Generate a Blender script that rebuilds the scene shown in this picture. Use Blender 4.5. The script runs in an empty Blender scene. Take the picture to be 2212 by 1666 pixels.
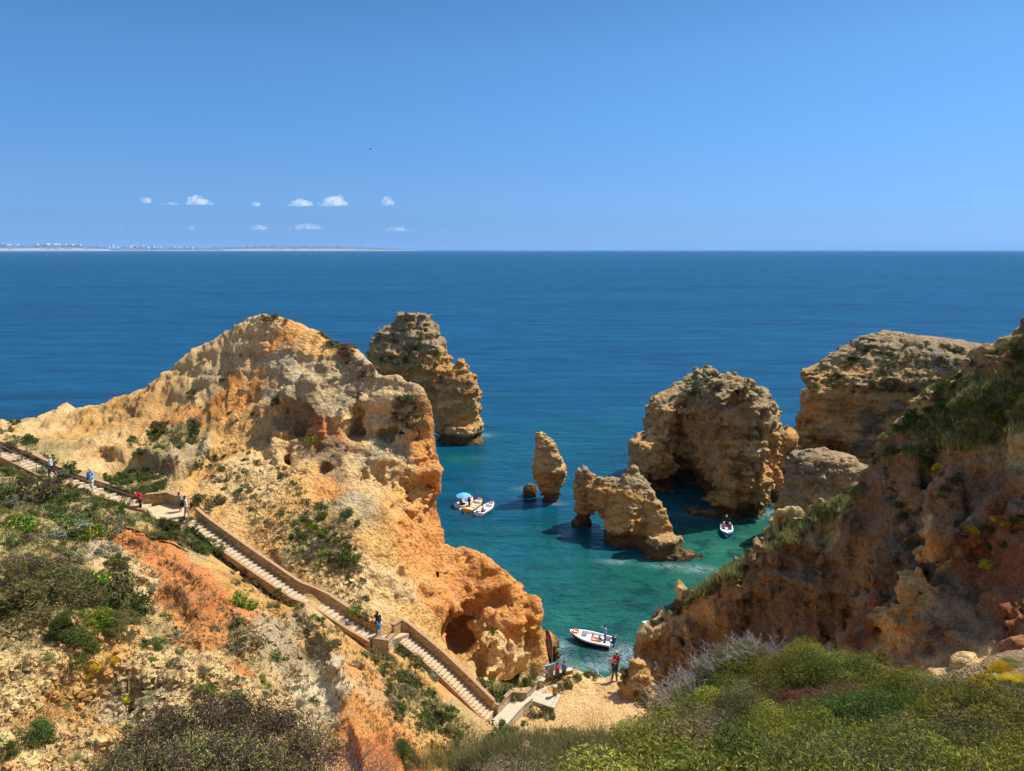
import bpy, bmesh, math, random
import numpy as np
from mathutils import Vector, Matrix, Euler

random.seed(7)
RNG = np.random.default_rng(7)
scene = bpy.context.scene
COL = scene.collection

# ------------------------------------------------------------------ camera
CAM_H = 36.0
PITCH = math.radians(10.8)
FPX = 1536.0          # focal length in pixels of a 2212 px wide picture
CX, CY = 1106.0, 833.0
cam_d = bpy.data.cameras.new("camera")
cam = bpy.data.objects.new("camera", cam_d)
COL.objects.link(cam)
cam.location = (0, 0, CAM_H)
cam.rotation_euler = (math.pi / 2 - PITCH, 0, 0)
cam_d.sensor_width = 36.0
cam_d.lens = 36.0 * FPX / 2212.0
cam_d.clip_start = 0.1
cam_d.clip_end = 200000
scene.camera = cam

# ------------------------------------------------------------------ light
SUN_EL, SUN_AZ = math.radians(56), math.radians(26)     # az measured from +X towards +Y
sun_dir = Vector((math.cos(SUN_EL) * math.cos(SUN_AZ), math.cos(SUN_EL) * math.sin(SUN_AZ), math.sin(SUN_EL)))
world = bpy.data.worlds.new("World")
scene.world = world
world.use_nodes = True
wn = world.node_tree
wn.nodes.clear()
sky = wn.nodes.new("ShaderNodeTexSky")
sky.sky_type = 'NISHITA'
sky.sun_disc = False
sky.sun_elevation = SUN_EL
sky.sun_rotation = math.pi / 2 - SUN_AZ
sky.altitude = 0
sky.air_density = 1.0
sky.dust_density = 0.6
sky.ozone_density = 2.0
bg = wn.nodes.new("ShaderNodeBackground")
bg.inputs[1].default_value = 0.0914
wo = wn.nodes.new("ShaderNodeOutputWorld")
sky_tc = wn.nodes.new("ShaderNodeTexCoord")
sky_sep = wn.nodes.new("ShaderNodeSeparateXYZ")
sky_ramp = wn.nodes.new("ShaderNodeValToRGB")
for sp, sc_ in ((0.0, (.33, .70, 1.72)), (.036, (.30, .58, 1.23)), (.093, (.353, .606, 1.057)), (.164, (.364, .689, 1.063)), (.239, (.4, .73, 1.047)), (.3, (.37, .69, .965)), (1.0, (.55, .8, 1.0))):
    se = sky_ramp.color_ramp.elements.new(sp)
    se.color = tuple(k / 2 for k in sc_) + (1,)
sky_ramp.color_ramp.elements.remove(sky_ramp.color_ramp.elements[0])
sky_ramp.color_ramp.elements.remove(sky_ramp.color_ramp.elements[-1])
sky_mul = wn.nodes.new("ShaderNodeVectorMath")
sky_mul.operation = 'MULTIPLY'
sky_x2 = wn.nodes.new("ShaderNodeVectorMath")
sky_x2.operation = 'SCALE'
sky_x2.inputs["Scale"].default_value = 2.0
wn.links.new(sky_tc.outputs["Generated"], sky_sep.inputs[0])
wn.links.new(sky_sep.outputs[2], sky_ramp.inputs[0])
wn.links.new(sky.outputs[0], sky_mul.inputs[0])
wn.links.new(sky_ramp.outputs[0], sky_mul.inputs[1])
wn.links.new(sky_mul.outputs[0], sky_x2.inputs[0])
wn.links.new(sky_x2.outputs[0], bg.inputs[0])
wn.links.new(bg.outputs[0], wo.inputs[0])
sun_l = bpy.data.lights.new("sun", 'SUN')
sun_l.energy = 4.7
sun_l.angle = math.radians(0.53)
sun_l.color = (1.0, 0.955, 0.88)
sun_o = bpy.data.objects.new("sun", sun_l)
COL.objects.link(sun_o)
sun_o.rotation_euler = sun_dir.to_track_quat('Z', 'Y').to_euler()
sun_o.location = (40, 10, 80)

scene.render.engine = 'CYCLES'
scene.view_settings.view_transform = 'Standard'
scene.view_settings.look = 'None'
scene.view_settings.exposure = 0.45
scene.view_settings.gamma = 1.0
cy = scene.cycles
cy.max_bounces = 8
cy.diffuse_bounces = 3
cy.glossy_bounces = 2
cy.transmission_bounces = 3
cy.transparent_max_bounces = 8
cy.volume_bounces = 4
cy.use_denoising = True
cy.caustics_reflective = False
cy.caustics_refractive = False
cy.use_adaptive_sampling = True
cy.adaptive_threshold = 0.015

# ------------------------------------------------------------------ helpers
SP, CP = math.sin(PITCH), math.cos(PITCH)


def ray(U, V):
    a, b = (U - CX) / FPX, (CY - V) / FPX
    return np.array((a, CP + b * SP, -SP + b * CP))


def pt(U, V, y=None, z=None):
    """world point seen at picture position U,V (2212 px wide) at distance y or height z"""
    d = ray(U, V)
    t = y / d[1] if y is not None else (z - CAM_H) / d[2]
    return np.array((0, 0, CAM_H)) + d * t


def tag(o, label=None, cat=None, group=None, kind=None):
    if label:
        o["label"] = label
    if cat:
        o["category"] = cat
    if group:
        o["group"] = group
    if kind:
        o["kind"] = kind
    return o


def mesh_np(name, v, f, mats=(), smooth=True, attrs=None, mat_idx=None):
    """mesh from numpy arrays; f is (n,3) or (n,4)"""
    me = bpy.data.meshes.new(name)
    n, k = f.shape
    me.vertices.add(len(v))
    me.vertices.foreach_set("co", np.ascontiguousarray(v, dtype=np.float32).ravel())
    me.loops.add(n * k)
    me.loops.foreach_set("vertex_index", np.ascontiguousarray(f, dtype=np.int32).ravel())
    me.polygons.add(n)
    me.polygons.foreach_set("loop_start", np.arange(0, n * k, k, dtype=np.int32))
    me.polygons.foreach_set("use_smooth", np.full(n, smooth, dtype=bool))
    if mat_idx is not None:
        me.polygons.foreach_set("material_index", mat_idx.astype(np.int32))
    for m in mats:
        me.materials.append(m)
    me.update(calc_edges=True)
    for an, arr in (attrs or {}).items():
        if arr.ndim == 1:
            at = me.attributes.new(an, 'FLOAT', 'POINT')
            at.data.foreach_set("value", arr.astype(np.float32))
        else:
            at = me.attributes.new(an, 'FLOAT_COLOR', 'POINT')
            c = np.ones((len(arr), 4), np.float32)
            c[:, :3] = arr
            at.data.foreach_set("color", c.ravel())
    return me


def obj(name, me, parent=None, loc=None):
    o = bpy.data.objects.new(name, me)
    COL.objects.link(o)
    if parent is not None:
        o.parent = parent
    if loc is not None:
        o.location = loc
    return o


# value noise -------------------------------------------------------
_T = np.random.default_rng(11).random((32, 32, 32)).astype(np.float32)
_N2 = np.concatenate([_T.ravel(), _T.ravel()[:4]])


def vnoise(x, y, z):
    """smooth value noise 0..1"""
    xi, yi, zi = np.floor(x), np.floor(y), np.floor(z)
    fx, fy, fz = x - xi, y - yi, z - zi
    xi, yi, zi = xi.astype(np.int64) & 31, yi.astype(np.int64) & 31, zi.astype(np.int64) & 31
    fx, fy, fz = fx * fx * (3 - 2 * fx), fy * fy * (3 - 2 * fy), fz * fz * (3 - 2 * fz)
    x1, y1, z1 = (xi + 1) & 31, (yi + 1) & 31, (zi + 1) & 31
    a = _T[xi, yi, zi] * (1 - fx) + _T[x1, yi, zi] * fx
    b = _T[xi, y1, zi] * (1 - fx) + _T[x1, y1, zi] * fx
    c = _T[xi, yi, z1] * (1 - fx) + _T[x1, yi, z1] * fx
    d = _T[xi, y1, z1] * (1 - fx) + _T[x1, y1, z1] * fx
    a = a * (1 - fy) + b * fy
    c = c * (1 - fy) + d * fy
    return a * (1 - fz) + c * fz


def fbm(x, y, z, octs=4, gain=0.5, lac=2.03, ridged=False):
    s, a, t = 0, 1.0, 0.0
    for i in range(octs):
        n = vnoise(x + 17.3 * i, y + 5.7 * i, z + 9.1 * i)
        if ridged:
            n = 1 - np.abs(2 * n - 1)
        s = s + a * n
        t += a
        a *= gain
        x, y, z = x * lac, y * lac, z * lac
    return s / t


def worley(x, y, z):
    """distance to the nearest of jittered cell points, 0..~1 (blocky fracture pattern)"""
    xi, yi, zi = np.floor(x - .5).astype(np.int64), np.floor(y - .5).astype(np.int64), np.floor(z - .5).astype(np.int64)
    best = np.full(np.shape(x), 9.0)
    for a in (0, 1):
        for b in (0, 1):
            for c in (0, 1):
                i, j, k = (xi + a) & 31, (yi + b) & 31, (zi + c) & 31
                dx = xi + a + .5 + .75 * (_T[i, j, k] - .5) - x
                dy = yi + b + .5 + .75 * (_T[j, k, i] - .5) - y
                dz = zi + c + .5 + .75 * (_T[k, i, j] - .5) - z
                best = np.minimum(best, dx * dx + dy * dy + dz * dz)
    return np.sqrt(best)

# ------------------------------------------------------------------ terrain height field
CTL = []      # control points x,y,z


def C(*pts):
    for U, V, y in pts:
        CTL.append(pt(U, V, y=y))


def G(*pts):
    for p in pts:
        CTL.append(np.array(p, float))


def Z(*pts):
    for U, V, z in pts:
        CTL.append(pt(U, V, z=z))


# the stair line (height given)
STAIR = [(-60, 948, 21.3), (0, 975, 20.3), (111, 1028, 18.9), (197, 1058, 17.8), (300, 1090, 16.7), (345, 1100, 16.4), (392, 1112, 16.3),
         (440, 1150, 15.5), (500, 1195, 14.3), (560, 1235, 13.1), (640, 1290, 11.6), (700, 1315, 11.0), (760, 1355, 9.9),
         (820, 1388, 9.0), (865, 1386, 8.8), (905, 1425, 7.9), (960, 1470, 6.6), (1010, 1510, 5.5), (1062, 1552, 4.25)]
Z(*[(u, v, z - 0.1) for u, v, z in STAIR])
# headland sky line
C((-250, 935, 74), (-120, 915, 73), (0, 895, 72), (100, 880, 72), (140, 872, 72), (190, 882, 71), (215, 880, 71), (250, 862, 72), (290, 855, 72), (330, 835, 72), (365, 800, 72), (400, 770, 72),
  (450, 735, 72), (500, 702, 71), (540, 690, 70.5), (556, 682, 70), (585, 690, 70), (615, 694, 70), (650, 705, 70), (700, 728, 70), (740, 764, 70),
  (775, 802, 69), (805, 835, 69), (830, 878, 67), (880, 908, 65.5), (925, 936, 64), (942, 968, 62.5), (952, 1015, 61.3),
  (930, 1050, 61), (932, 1100, 60.5), (945, 1155, 60), (1005, 1216, 59.5), (1060, 1232, 58.5), (1110, 1252, 57), (1150, 1285, 56.2), (1168, 1315, 56))
# headland face
C((0, 940, 66), (100, 930, 67), (170, 1000, 58), (170, 950, 63), (250, 900, 68), (300, 960, 62), (250, 1030, 56), (400, 1030, 57), (330, 1020, 57),
  (400, 900, 66), (450, 850, 67), (550, 850, 66), (550, 780, 68), (500, 1000, 58), (600, 1020, 57.5), (550, 1100, 53), (650, 1150, 51),
  (550, 1190, 49.6), (700, 1250, 48.7), (750, 1200, 50), (780, 1320, 47.2), (850, 1330, 47.6), (830, 1100, 54), (850, 1200, 51.5), (900, 1300, 49.5),
  (655, 800, 64.5), (620, 900, 62), (600, 960, 60.3), (700, 900, 62), (750, 830, 65), (720, 1000, 59), (800, 920, 62), (850, 950, 61),
  (880, 1040, 59.6), (905, 1150, 57), (930, 1230, 54.5), (1000, 1270, 55), (1080, 1300, 54.5), (1120, 1340, 54.5), (1000, 1320, 52.5), (940, 1390, 48.4),
  (1130, 1380, 54.8), (1010, 1440, 49.0), (60, 985, 60), (480, 930, 63), (560, 930, 62.5),
  (0, 1000, 53.5), (100, 990, 57))
Z((1040, 1470, 3.9), (1060, 1490, 4.0), (1100, 1490, 3.5))
# behind the sky line: down to the sea
for U, V, y in ((-250, 935, 74), (0, 895, 72), (250, 865, 72), (400, 772, 72), (500, 705, 71), (600, 692, 70), (700, 730, 70), (800, 820, 69)):
    p = pt(U, V, y=y)
    G((p[0] + 0.5, p[1] + 5, p[2] - 3.5), (p[0] + 1, p[1] + 11, max(p[2] * 0.45, 4)), (p[0] + 2, p[1] + 15, -4), (p[0] + 2, p[1] + 24, -5))
for U, V, y in ((805, 835, 69), (830, 878, 67), (880, 908, 65.5), (925, 936, 64), (942, 968, 62.5), (952, 1010, 61.3), (930, 1050, 61), (932, 1100, 60.5), (945, 1155, 60),
                (975, 1186, 59.7), (1005, 1216, 59.5), (1060, 1232, 58.5), (1110, 1252, 57), (1150, 1285, 56.2), (1168, 1315, 56), (1165, 1380, 55.5)):
    p = pt(U, V, y=y)
    G((p[0] + 1.0, p[1] + 1.0, min(-2.5, p[2])), (p[0] + 2.2, p[1] + 3.2, -5))
# sea bed in the bay
Z((870, 840, -6), (985, 960, -5), (975, 1010, -5), (970, 1060, -5), (985, 1120, -5), (1010, 1165, -5), (1060, 1185, -5), (1120, 1205, -5), (1180, 1240, -5), (1200, 1270, -4.5),
  (1215, 1320, -4), (1210, 1370, -3), (1170, 1412, -2.5), (1130, 1440, -2.2), (1200, 1425, -2.5), (1250, 1430, -2.5), (1330, 1420, -3), (1100, 1100, -7), (1200, 1150, -6), (1300, 1250, -5),
  (1300, 1350, -4), (1350, 1380, -4), (1200, 950, -8), (1500, 1000, -8), (1400, 1290, -5), (1500, 1230, -5), (1600, 1170, -5), (1650, 1120, -5), (1750, 1060, -5), (1000, 860, -9), (1350, 1330, -4.5),
  (1450, 1262, -5), (1560, 1205, -5), (1620, 1150, -5), (1900, 950, -8))
G((0, 130, -10), (40, 130, -10), (-60, 130, -10), (60, 100, -8), (25, 70, -6))
# terrace with its steps to the water
Z((1090, 1575, 3.9), (1130, 1520, 3.9), (1200, 1500, 3.95), (1270, 1500, 4.0), (1330, 1480, 4.0), (1270, 1470, 4.0), (1200, 1466, 3.95), (1340, 1520, 4.0), (1300, 1540, 3.9),
  (1200, 1560, 3.6), (1120, 1610, 3.6), (1150, 1485, 3.8), (1120, 1500, 3.8), (1390, 1500, 4.0), (1240, 1450, 3.9), (1330, 1453, 3.9), (1180, 1590, 3.9), (1390, 1455, 3.8))
for x in (1.5, 4, 6.5, 8.7):
    G((x, 51.8, -0.8), (x, 53.5, -2.2))
G((-0.8, 51.3, 1.6), (-1.0, 52.6, -1.2))
# slope between the stairs and the viewer, left
C((-250, 1000, 50), (-250, 1200, 40), (-250, 1450, 30), (-250, 1666, 25),
  (0, 1050, 47.5), (0, 1150, 41.5), (0, 1250, 36.2), (0, 1350, 32), (0, 1440, 29.6), (0, 1500, 28.8), (0, 1580, 26), (0, 1666, 24),
  (150, 1100, 46.5), (150, 1250, 37.5), (150, 1350, 33.2), (150, 1440, 31.2), (150, 1500, 30.3), (150, 1666, 25),
  (300, 1150, 47), (300, 1250, 41.5), (300, 1350, 37), (300, 1440, 33.4), (300, 1500, 32.3), (300, 1600, 28.5), (300, 1666, 26),
  (430, 1240, 44), (430, 1350, 38.4), (450, 1450, 34), (450, 1530, 31.8), (450, 1666, 27),
  (600, 1300, 44), (600, 1350, 41.5), (600, 1450, 37.5), (600, 1550, 33), (600, 1666, 29.5),
  (720, 1400, 41.5), (740, 1500, 37), (750, 1570, 34.4), (760, 1666, 31.5),
  (880, 1470, 42.8), (900, 1540, 39.3), (900, 1600, 37), (900, 1666, 34.5), (1000, 1560, 40.3), (1040, 1600, 39.5), (1020, 1666, 37.5))
# below the view: near cliff foot
G((-45, 12, 24), (-30, 12, 19), (-16, 15, 15), (-8, 18, 11), (-3, 24, 8), (3, 28, 7), (-60, 0, 28))
# near ground: where the viewer stands
G((0, 0, 34.4), (2, 0, 34.5), (-2.5, 0, 34.3), (5, -1, 34.8), (-1.8, 3.2, 32.8), (-1.0, 4.4, 32.0), (-3.4, 4.4, 31.9), (-4.5, 3, 32.1), (0.6, 3.6, 32.6), (-2.2, 5.6, 30.6), (-5, 6, 28.6), (-9, 2, 31),
  (-8, 6, 26), (-2, 9, 24.5), (-5, 10, 22))
# bushy slope bottom right
C((2212, 1666, 5.2), (1950, 1666, 5.8), (1700, 1666, 6.4), (1400, 1666, 7.6), (1100, 1666, 9.0), (980, 1666, 9.8),
  (2212, 1560, 6.8), (1950, 1560, 7.8), (1700, 1560, 8.2), (1400, 1600, 9.6), (1200, 1610, 10.6),
  (1050, 1655, 10.6), (1250, 1600, 11.8), (1380, 1566, 11.8), (1480, 1500, 11.6), (1570, 1450, 11.2), (1660, 1416, 10.9), (1760, 1412, 10.6), (1860, 1434, 10.2), (1990, 1478, 10.0), (2100, 1515, 9.4), (2250, 1530, 9.0),
  (2030, 1468, 12.3), (2120, 1440, 12.6), (2212, 1415, 13.2), (2300, 1390, 14), (2500, 1500, 9))
for U, V, y in ((1050, 1660, 10.8), (1250, 1610, 12), (1380, 1570, 12), (1480, 1515, 11.8), (1570, 1465, 11.4), (1660, 1430, 11.1), (1760, 1426, 10.8), (1860, 1446, 10.4)):
    p = pt(U, V, y=y)
    G((p[0], p[1] + 2.0, p[2] - 3.2), (p[0] * 1.1, p[1] + 6, p[2] - 9))
for U, V, y in ((2030, 1450, 13.2), (2120, 1424, 13.6), (2212, 1400, 14.4)):
    p = pt(U, V, y=y)
    G((p[0] * 1.1, p[1] + 2.2, p[2] - 4.2), (p[0] * 1.2, p[1] + 6, p[2] - 8))
G((6, 26, 9), (9, 33, 5.5), (14, 30, 9))
# right cliff: crest, face, foot
CREST = [(1392, 1348, 51.5), (1440, 1308, 51.5), (1500, 1285, 51), (1560, 1248, 50.5), (1612, 1218, 50), (1630, 1190, 49.5), (1700, 1145, 48.5), (1780, 1110, 47.5),
         (1850, 1055, 46), (1862, 1010, 45.5), (1900, 950, 44.5), (1950, 895, 43.5), (2000, 855, 42.5), (2080, 805, 41), (2150, 728, 40), (2212, 680, 39), (2300, 615, 38), (2450, 530, 36)]
C(*CREST)
for U, V, y in CREST:
    p = pt(U, V, y=y)
    k = 1.0 if U > 1500 else 0.35
    zz = min(p[2], 33)
    G((p[0] + 2.5 * k + 0.6, p[1] + 3.5 * k + 1.0, p[2] - 1.2 * k - 1.2), (p[0] + 5 * k + 2, p[1] + 8 * k + 2.5, -4 if U < 1870 else zz * 0.5), (p[0] + 7 * k + 3, p[1] + 13 * k + 5, -5))
C((1392, 1420, 50.5), (1400, 1490, 49.5), (1500, 1330, 50.3), (1500, 1400, 49.4), (1500, 1470, 48.6), (1600, 1290, 49), (1600, 1380, 48), (1700, 1220, 47.4), (1700, 1300, 46.6), (1700, 1385, 45.6),
  (1780, 1200, 45.8), (1850, 1120, 44.6), (1850, 1200, 44), (1840, 1300, 43.2), (1830, 1400, 42),
  (1930, 1000, 42.6), (1930, 1100, 41.8), (1980, 960, 41), (2000, 1050, 40.5), (2000, 1400, 36.6),
  (2080, 900, 38.5), (2100, 1000, 37.6), (2100, 1150, 36.6), (2212, 800, 36.5), (2212, 940, 34), (2212, 1000, 33.6), (2212, 1150, 32.2), (2212, 1300, 30), (2212, 1375, 25), (2120, 1300, 33), (2120, 1400, 29),
  (2300, 900, 34), (2400, 1200, 28))
# the sunlit rib on the right cliff
C((2040, 1160, 35.2), (1985, 1230, 34.6), (1945, 1300, 34.0), (1915, 1380, 33.4), (1885, 1420, 33.0), (1900, 1290, 38.0), (1900, 1200, 40.0), (2030, 1270, 36.5), (2010, 1350, 35.0))
G((70, 20, 36), (70, 45, 33), (45, 10, 33), (25, 3, 34), (90, 90, -6), (40, 20, 25), (-90, 30, 30), (-90, 60, 26), (-95, 95, -3), (0, -15, 36), (-60, -15, 36), (60, -15, 36))

CTL = np.array(CTL)
keep = []
for i, p in enumerate(CTL):
    if all(np.hypot(*(p[:2] - CTL[j][:2])) > 0.3 for j in keep):
        keep.append(i)
CTL = CTL[keep]


def rbf_fit(P):
    n = len(P)
    r = np.sqrt(((P[:, None, :2] - P[None, :, :2]) ** 2).sum(-1) + 0.04)
    A = np.zeros((n + 3, n + 3))
    A[:n, :n] = r
    A[:n, n] = A[n, :n] = 1
    A[:n, n + 1:] = P[:, :2] / 50
    A[n + 1:, :n] = P[:, :2].T / 50
    return np.linalg.solve(A, np.concatenate([P[:, 2], np.zeros(3)]))


W = rbf_fit(CTL)
GX0, GY0, GH = -80.0, -6.0, 0.2
NX, NY = 800, 560
gx = GX0 + GH * np.arange(NX)
gy = GY0 + GH * np.arange(NY)
HG = np.zeros((NX, NY))
XX, YY = np.meshgrid(gx, gy, indexing='ij')
for i in range(len(CTL)):
    HG += W[i] * np.sqrt((XX - CTL[i, 0]) ** 2 + (YY - CTL[i, 1]) ** 2 + 0.04)
HG += W[-3] + W[-2] * XX / 50 + W[-1] * YY / 50
HG = np.minimum(HG, 60)


# little scarps and ledges of the near slope: picture polyline (higher side on the left of travel), drop in metres, steepness
SCARPS = [([(0, 1478), (56, 1496), (116, 1446), (143, 1421), (187, 1412), (237, 1406)], 1.5, .22), ([(232, 1440), (269, 1474), (300, 1505), (330, 1530)], 1.6, .22),
          ([(330, 1265), (385, 1290), (420, 1330), (425, 1365)], .8, .2), ([(625, 1290), (650, 1324), (686, 1385), (705, 1457), (735, 1530), (750, 1573)], 1.5, .35),
          ([(560, 1390), (600, 1450), (610, 1520)], -.7, .3), ([(170, 1100), (240, 1140), (330, 1190), (400, 1250), (460, 1290)], .6, .3),
          ([(870, 1440), (905, 1480), (930, 1520)], .9, .3), ([(390, 1470), (450, 1480), (510, 1500), (560, 1540)], 1.0, .25), ([(30, 1600), (110, 1590), (170, 1610)], .8, .2),
          ([(270, 985), (330, 1000), (380, 1005), (428, 985)], 1.7, .2), ([(1000, 1600), (1100, 1590), (1180, 1600)], .4, .3)]


def add_scarps():
    for poly, drop, st in SCARPS:
        P = np.array([h_hit(u, v)[:2] for u, v in poly])
        best = np.full(XX.shape, 99.0)
        sgn = np.ones(XX.shape)
        wob = .5 * (fbm(XX * .9, YY * .9, XX * 0 + 3, 3) - .5)
        for a, b in zip(P[:-1], P[1:]):
            ab = b - a
            L2 = (ab ** 2).sum()
            t = np.clip(((XX - a[0]) * ab[0] + (YY - a[1]) * ab[1]) / L2, 0, 1)
            dx, dy = XX - a[0] - t * ab[0], YY - a[1] - t * ab[1]
            d = np.hypot(dx, dy)
            s_ = np.sign(ab[0] * dy - ab[1] * dx)
            m = d < best
            best = np.where(m, d, best)
            sgn = np.where(m, s_, sgn)
        s_ = best * sgn + wob
        e0 = np.minimum(np.hypot(XX - P[0, 0], YY - P[0, 1]), np.hypot(XX - P[-1, 0], YY - P[-1, 1]))
        HG[:] += drop * .5 * np.tanh(s_ / st) * np.exp(-(best / 2.6) ** 2) * np.clip(e0 / 1.5, 0, 1)


def h0(x, y):
    """base height, bilinear"""
    a = np.clip((x - GX0) / GH, 0, NX - 1.001)
    b = np.clip((y - GY0) / GH, 0, NY - 1.001)
    i, j = a.astype(int), b.astype(int)
    fa, fb = a - i, b - j
    return (HG[i, j] * (1 - fa) + HG[i + 1, j] * fa) * (1 - fb) + (HG[i, j + 1] * (1 - fa) + HG[i + 1, j + 1] * fa) * fb


def h_hit(U, V, ymin=2.0, ymax=110.0):
    """first hit of the view ray with the base height field"""
    d = ray(U, V)
    ys = np.arange(ymin, ymax, 0.1)
    P = np.array((0, 0, CAM_H))[None] + d[None] * (ys / d[1])[:, None]
    below = P[:, 2] < np.maximum(h0(P[:, 0], P[:, 1]), 0)
    k = np.argmax(below) if below.any() else len(ys) - 1
    return P[k]


add_scarps()

# ------------------------------------------------------------------ colour zones on the land
OCH = (0.58, 0.335, 0.11)     # yellow ochre
PALE = (0.63, 0.43, 0.19)      # cream limestone
ORG = (0.60, 0.27, 0.075)     # orange
RED = (0.56, 0.215, 0.065)      # red-orange scree
GRY = (0.44, 0.34, 0.19)       # lichen grey
SAND = (0.68, 0.44, 0.19)
BRN = (0.26, 0.17, 0.09)
DRY = (0.42, 0.31, 0.13)       # soil under dry plants
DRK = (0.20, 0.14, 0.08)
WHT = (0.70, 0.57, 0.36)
CLF = (0.31, 0.18, 0.07)  # right cliff rock, its shade darkened into the colour
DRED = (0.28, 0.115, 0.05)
# U, V, radius px, colour
ZONES = [
    (30, 920, 60, SAND), (100, 905, 60, SAND), (170, 930, 60, OCH), (250, 900, 60, OCH), (200, 1000, 50, SAND), (330, 880, 60, OCH), (420, 820, 50, PALE), (350, 930, 50, ORG),
    (480, 760, 50, PALE), (540, 720, 40, PALE), (600, 740, 40, ORG), (600, 780, 50, GRY), (680, 740, 40, OCH), (520, 860, 50, ORG), (470, 800, 35, GRY), (560, 920, 60, OCH),
    (655, 820, 60, GRY), (640, 900, 50, BRN), (680, 960, 40, RED), (740, 860, 50, GRY), (760, 930, 50, PALE), (700, 1000, 50, BRN), (800, 900, 40, PALE), (840, 960, 50, GRY), (800, 1020, 50, PALE),
    (860, 1080, 50, OCH), (900, 1010, 40, ORG), (930, 960, 40, ORG), (760, 1090, 50, GRY), (900, 1150, 60, ORG), (820, 1180, 50, OCH), (760, 1260, 60, PALE), (860, 1260, 60, PALE),
    (960, 1240, 60, ORG), (1050, 1260, 60, ORG), (1130, 1300, 60, ORG), (900, 1330, 50, OCH), (1000, 1290, 50, ORG), (1080, 1400, 50, PALE), (1060, 1440, 40, OCH), (1140, 1370, 40, OCH),
    (400, 970, 40, GRY), (350, 960, 40, DRY), (480, 980, 60, OCH), (560, 1050, 70, PALE), (480, 1080, 60, OCH), (640, 1080, 60, OCH), (600, 1150, 60, OCH), (680, 1180, 50, DRY), (740, 1130, 50, DRY), (700, 1080, 40, ORG),
    (250, 1040, 60, DRY), (100, 980, 60, DRY), (330, 1050, 40, DRY), (430, 1080, 30, OCH),
    (60, 1060, 80, DRY), (200, 1100, 60, DRY), (60, 1160, 80, DRY), (330, 1130, 60, DRY), (430, 1170, 50, DRY), (250, 1200, 40, PALE), (200, 1180, 40, GRY),
    (230, 1130, 30, RED), (300, 1170, 35, RED), (360, 1220, 45, RED), (420, 1270, 55, RED), (470, 1310, 60, RED), (400, 1310, 35, ORG), (520, 1230, 60, OCH), (560, 1290, 60, OCH), (300, 1270, 40, PALE), (330, 1310, 30, PALE),
    (160, 1290, 90, DRY), (260, 1330, 60, DRY), (60, 1330, 60, DRY), (60, 1440, 80, PALE), (200, 1420, 60, OCH), (330, 1430, 60, PALE), (300, 1500, 60, GRY), (420, 1480, 60, PALE), (120, 1530, 60, OCH), (60, 1600, 80, SAND),
    (200, 1570, 60, OCH), (470, 1360, 40, ORG), (520, 1400, 40, DRY), (540, 1450, 30, RED), (500, 1560, 60, PALE), (600, 1360, 50, GRY), (640, 1400, 60, GRY), (680, 1470, 50, WHT), (650, 1520, 50, GRY), (710, 1540, 45, WHT), (600, 1480, 50, PALE),
    (760, 1520, 30, ORG), (790, 1570, 40, ORG), (850, 1630, 50, RED), (750, 1440, 40, ORG), (700, 1380, 40, OCH), (800, 1430, 60, OCH), (860, 1480, 60, OCH), (930, 1480, 40, OCH), (900, 1540, 50, DRY), (940, 1600, 60, OCH), (1010, 1620, 50, SAND),
    (1000, 1550, 40, DRY), (1130, 1550, 50, SAND), (1270, 1500, 90, SAND), (1180, 1600, 60, SAND), (1330, 1470, 50, SAND), (1120, 1480, 40, DRY), (1230, 1460, 40, OCH),
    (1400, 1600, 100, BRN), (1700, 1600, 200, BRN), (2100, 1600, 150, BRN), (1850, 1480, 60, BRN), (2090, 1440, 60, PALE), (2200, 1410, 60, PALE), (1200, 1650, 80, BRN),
    (1420, 1340, 40, GRY), (1470, 1320, 40, PALE), (1440, 1400, 60, CLF), (1530, 1400, 60, CLF), (1500, 1460, 60, BRN), (1600, 1280, 50, CLF), (1650, 1330, 60, BRN), (1730, 1250, 60, BRN), (1760, 1330, 50, CLF), (1700, 1200, 50, BRN),  # right cliff: shade painted in as darker tones, sunlit rib paler
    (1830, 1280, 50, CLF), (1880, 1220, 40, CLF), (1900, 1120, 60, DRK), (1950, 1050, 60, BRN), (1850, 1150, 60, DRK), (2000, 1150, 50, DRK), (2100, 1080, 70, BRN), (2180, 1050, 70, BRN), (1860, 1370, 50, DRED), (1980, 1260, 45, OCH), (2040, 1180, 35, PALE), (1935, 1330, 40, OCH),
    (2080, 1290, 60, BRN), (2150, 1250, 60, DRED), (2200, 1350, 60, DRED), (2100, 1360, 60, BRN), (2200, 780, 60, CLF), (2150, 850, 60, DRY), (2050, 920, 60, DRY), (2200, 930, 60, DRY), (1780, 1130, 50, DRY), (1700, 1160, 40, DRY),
]
ZP = []
for U, V, r, c in ZONES:
    p = h_hit(U, V)
    dep = p[1] * CP + (CAM_H - p[2]) * SP
    ZP.append((*p, max(r * dep / FPX, 0.3) ** 2, *c))
ZP = np.array(ZP)


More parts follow.
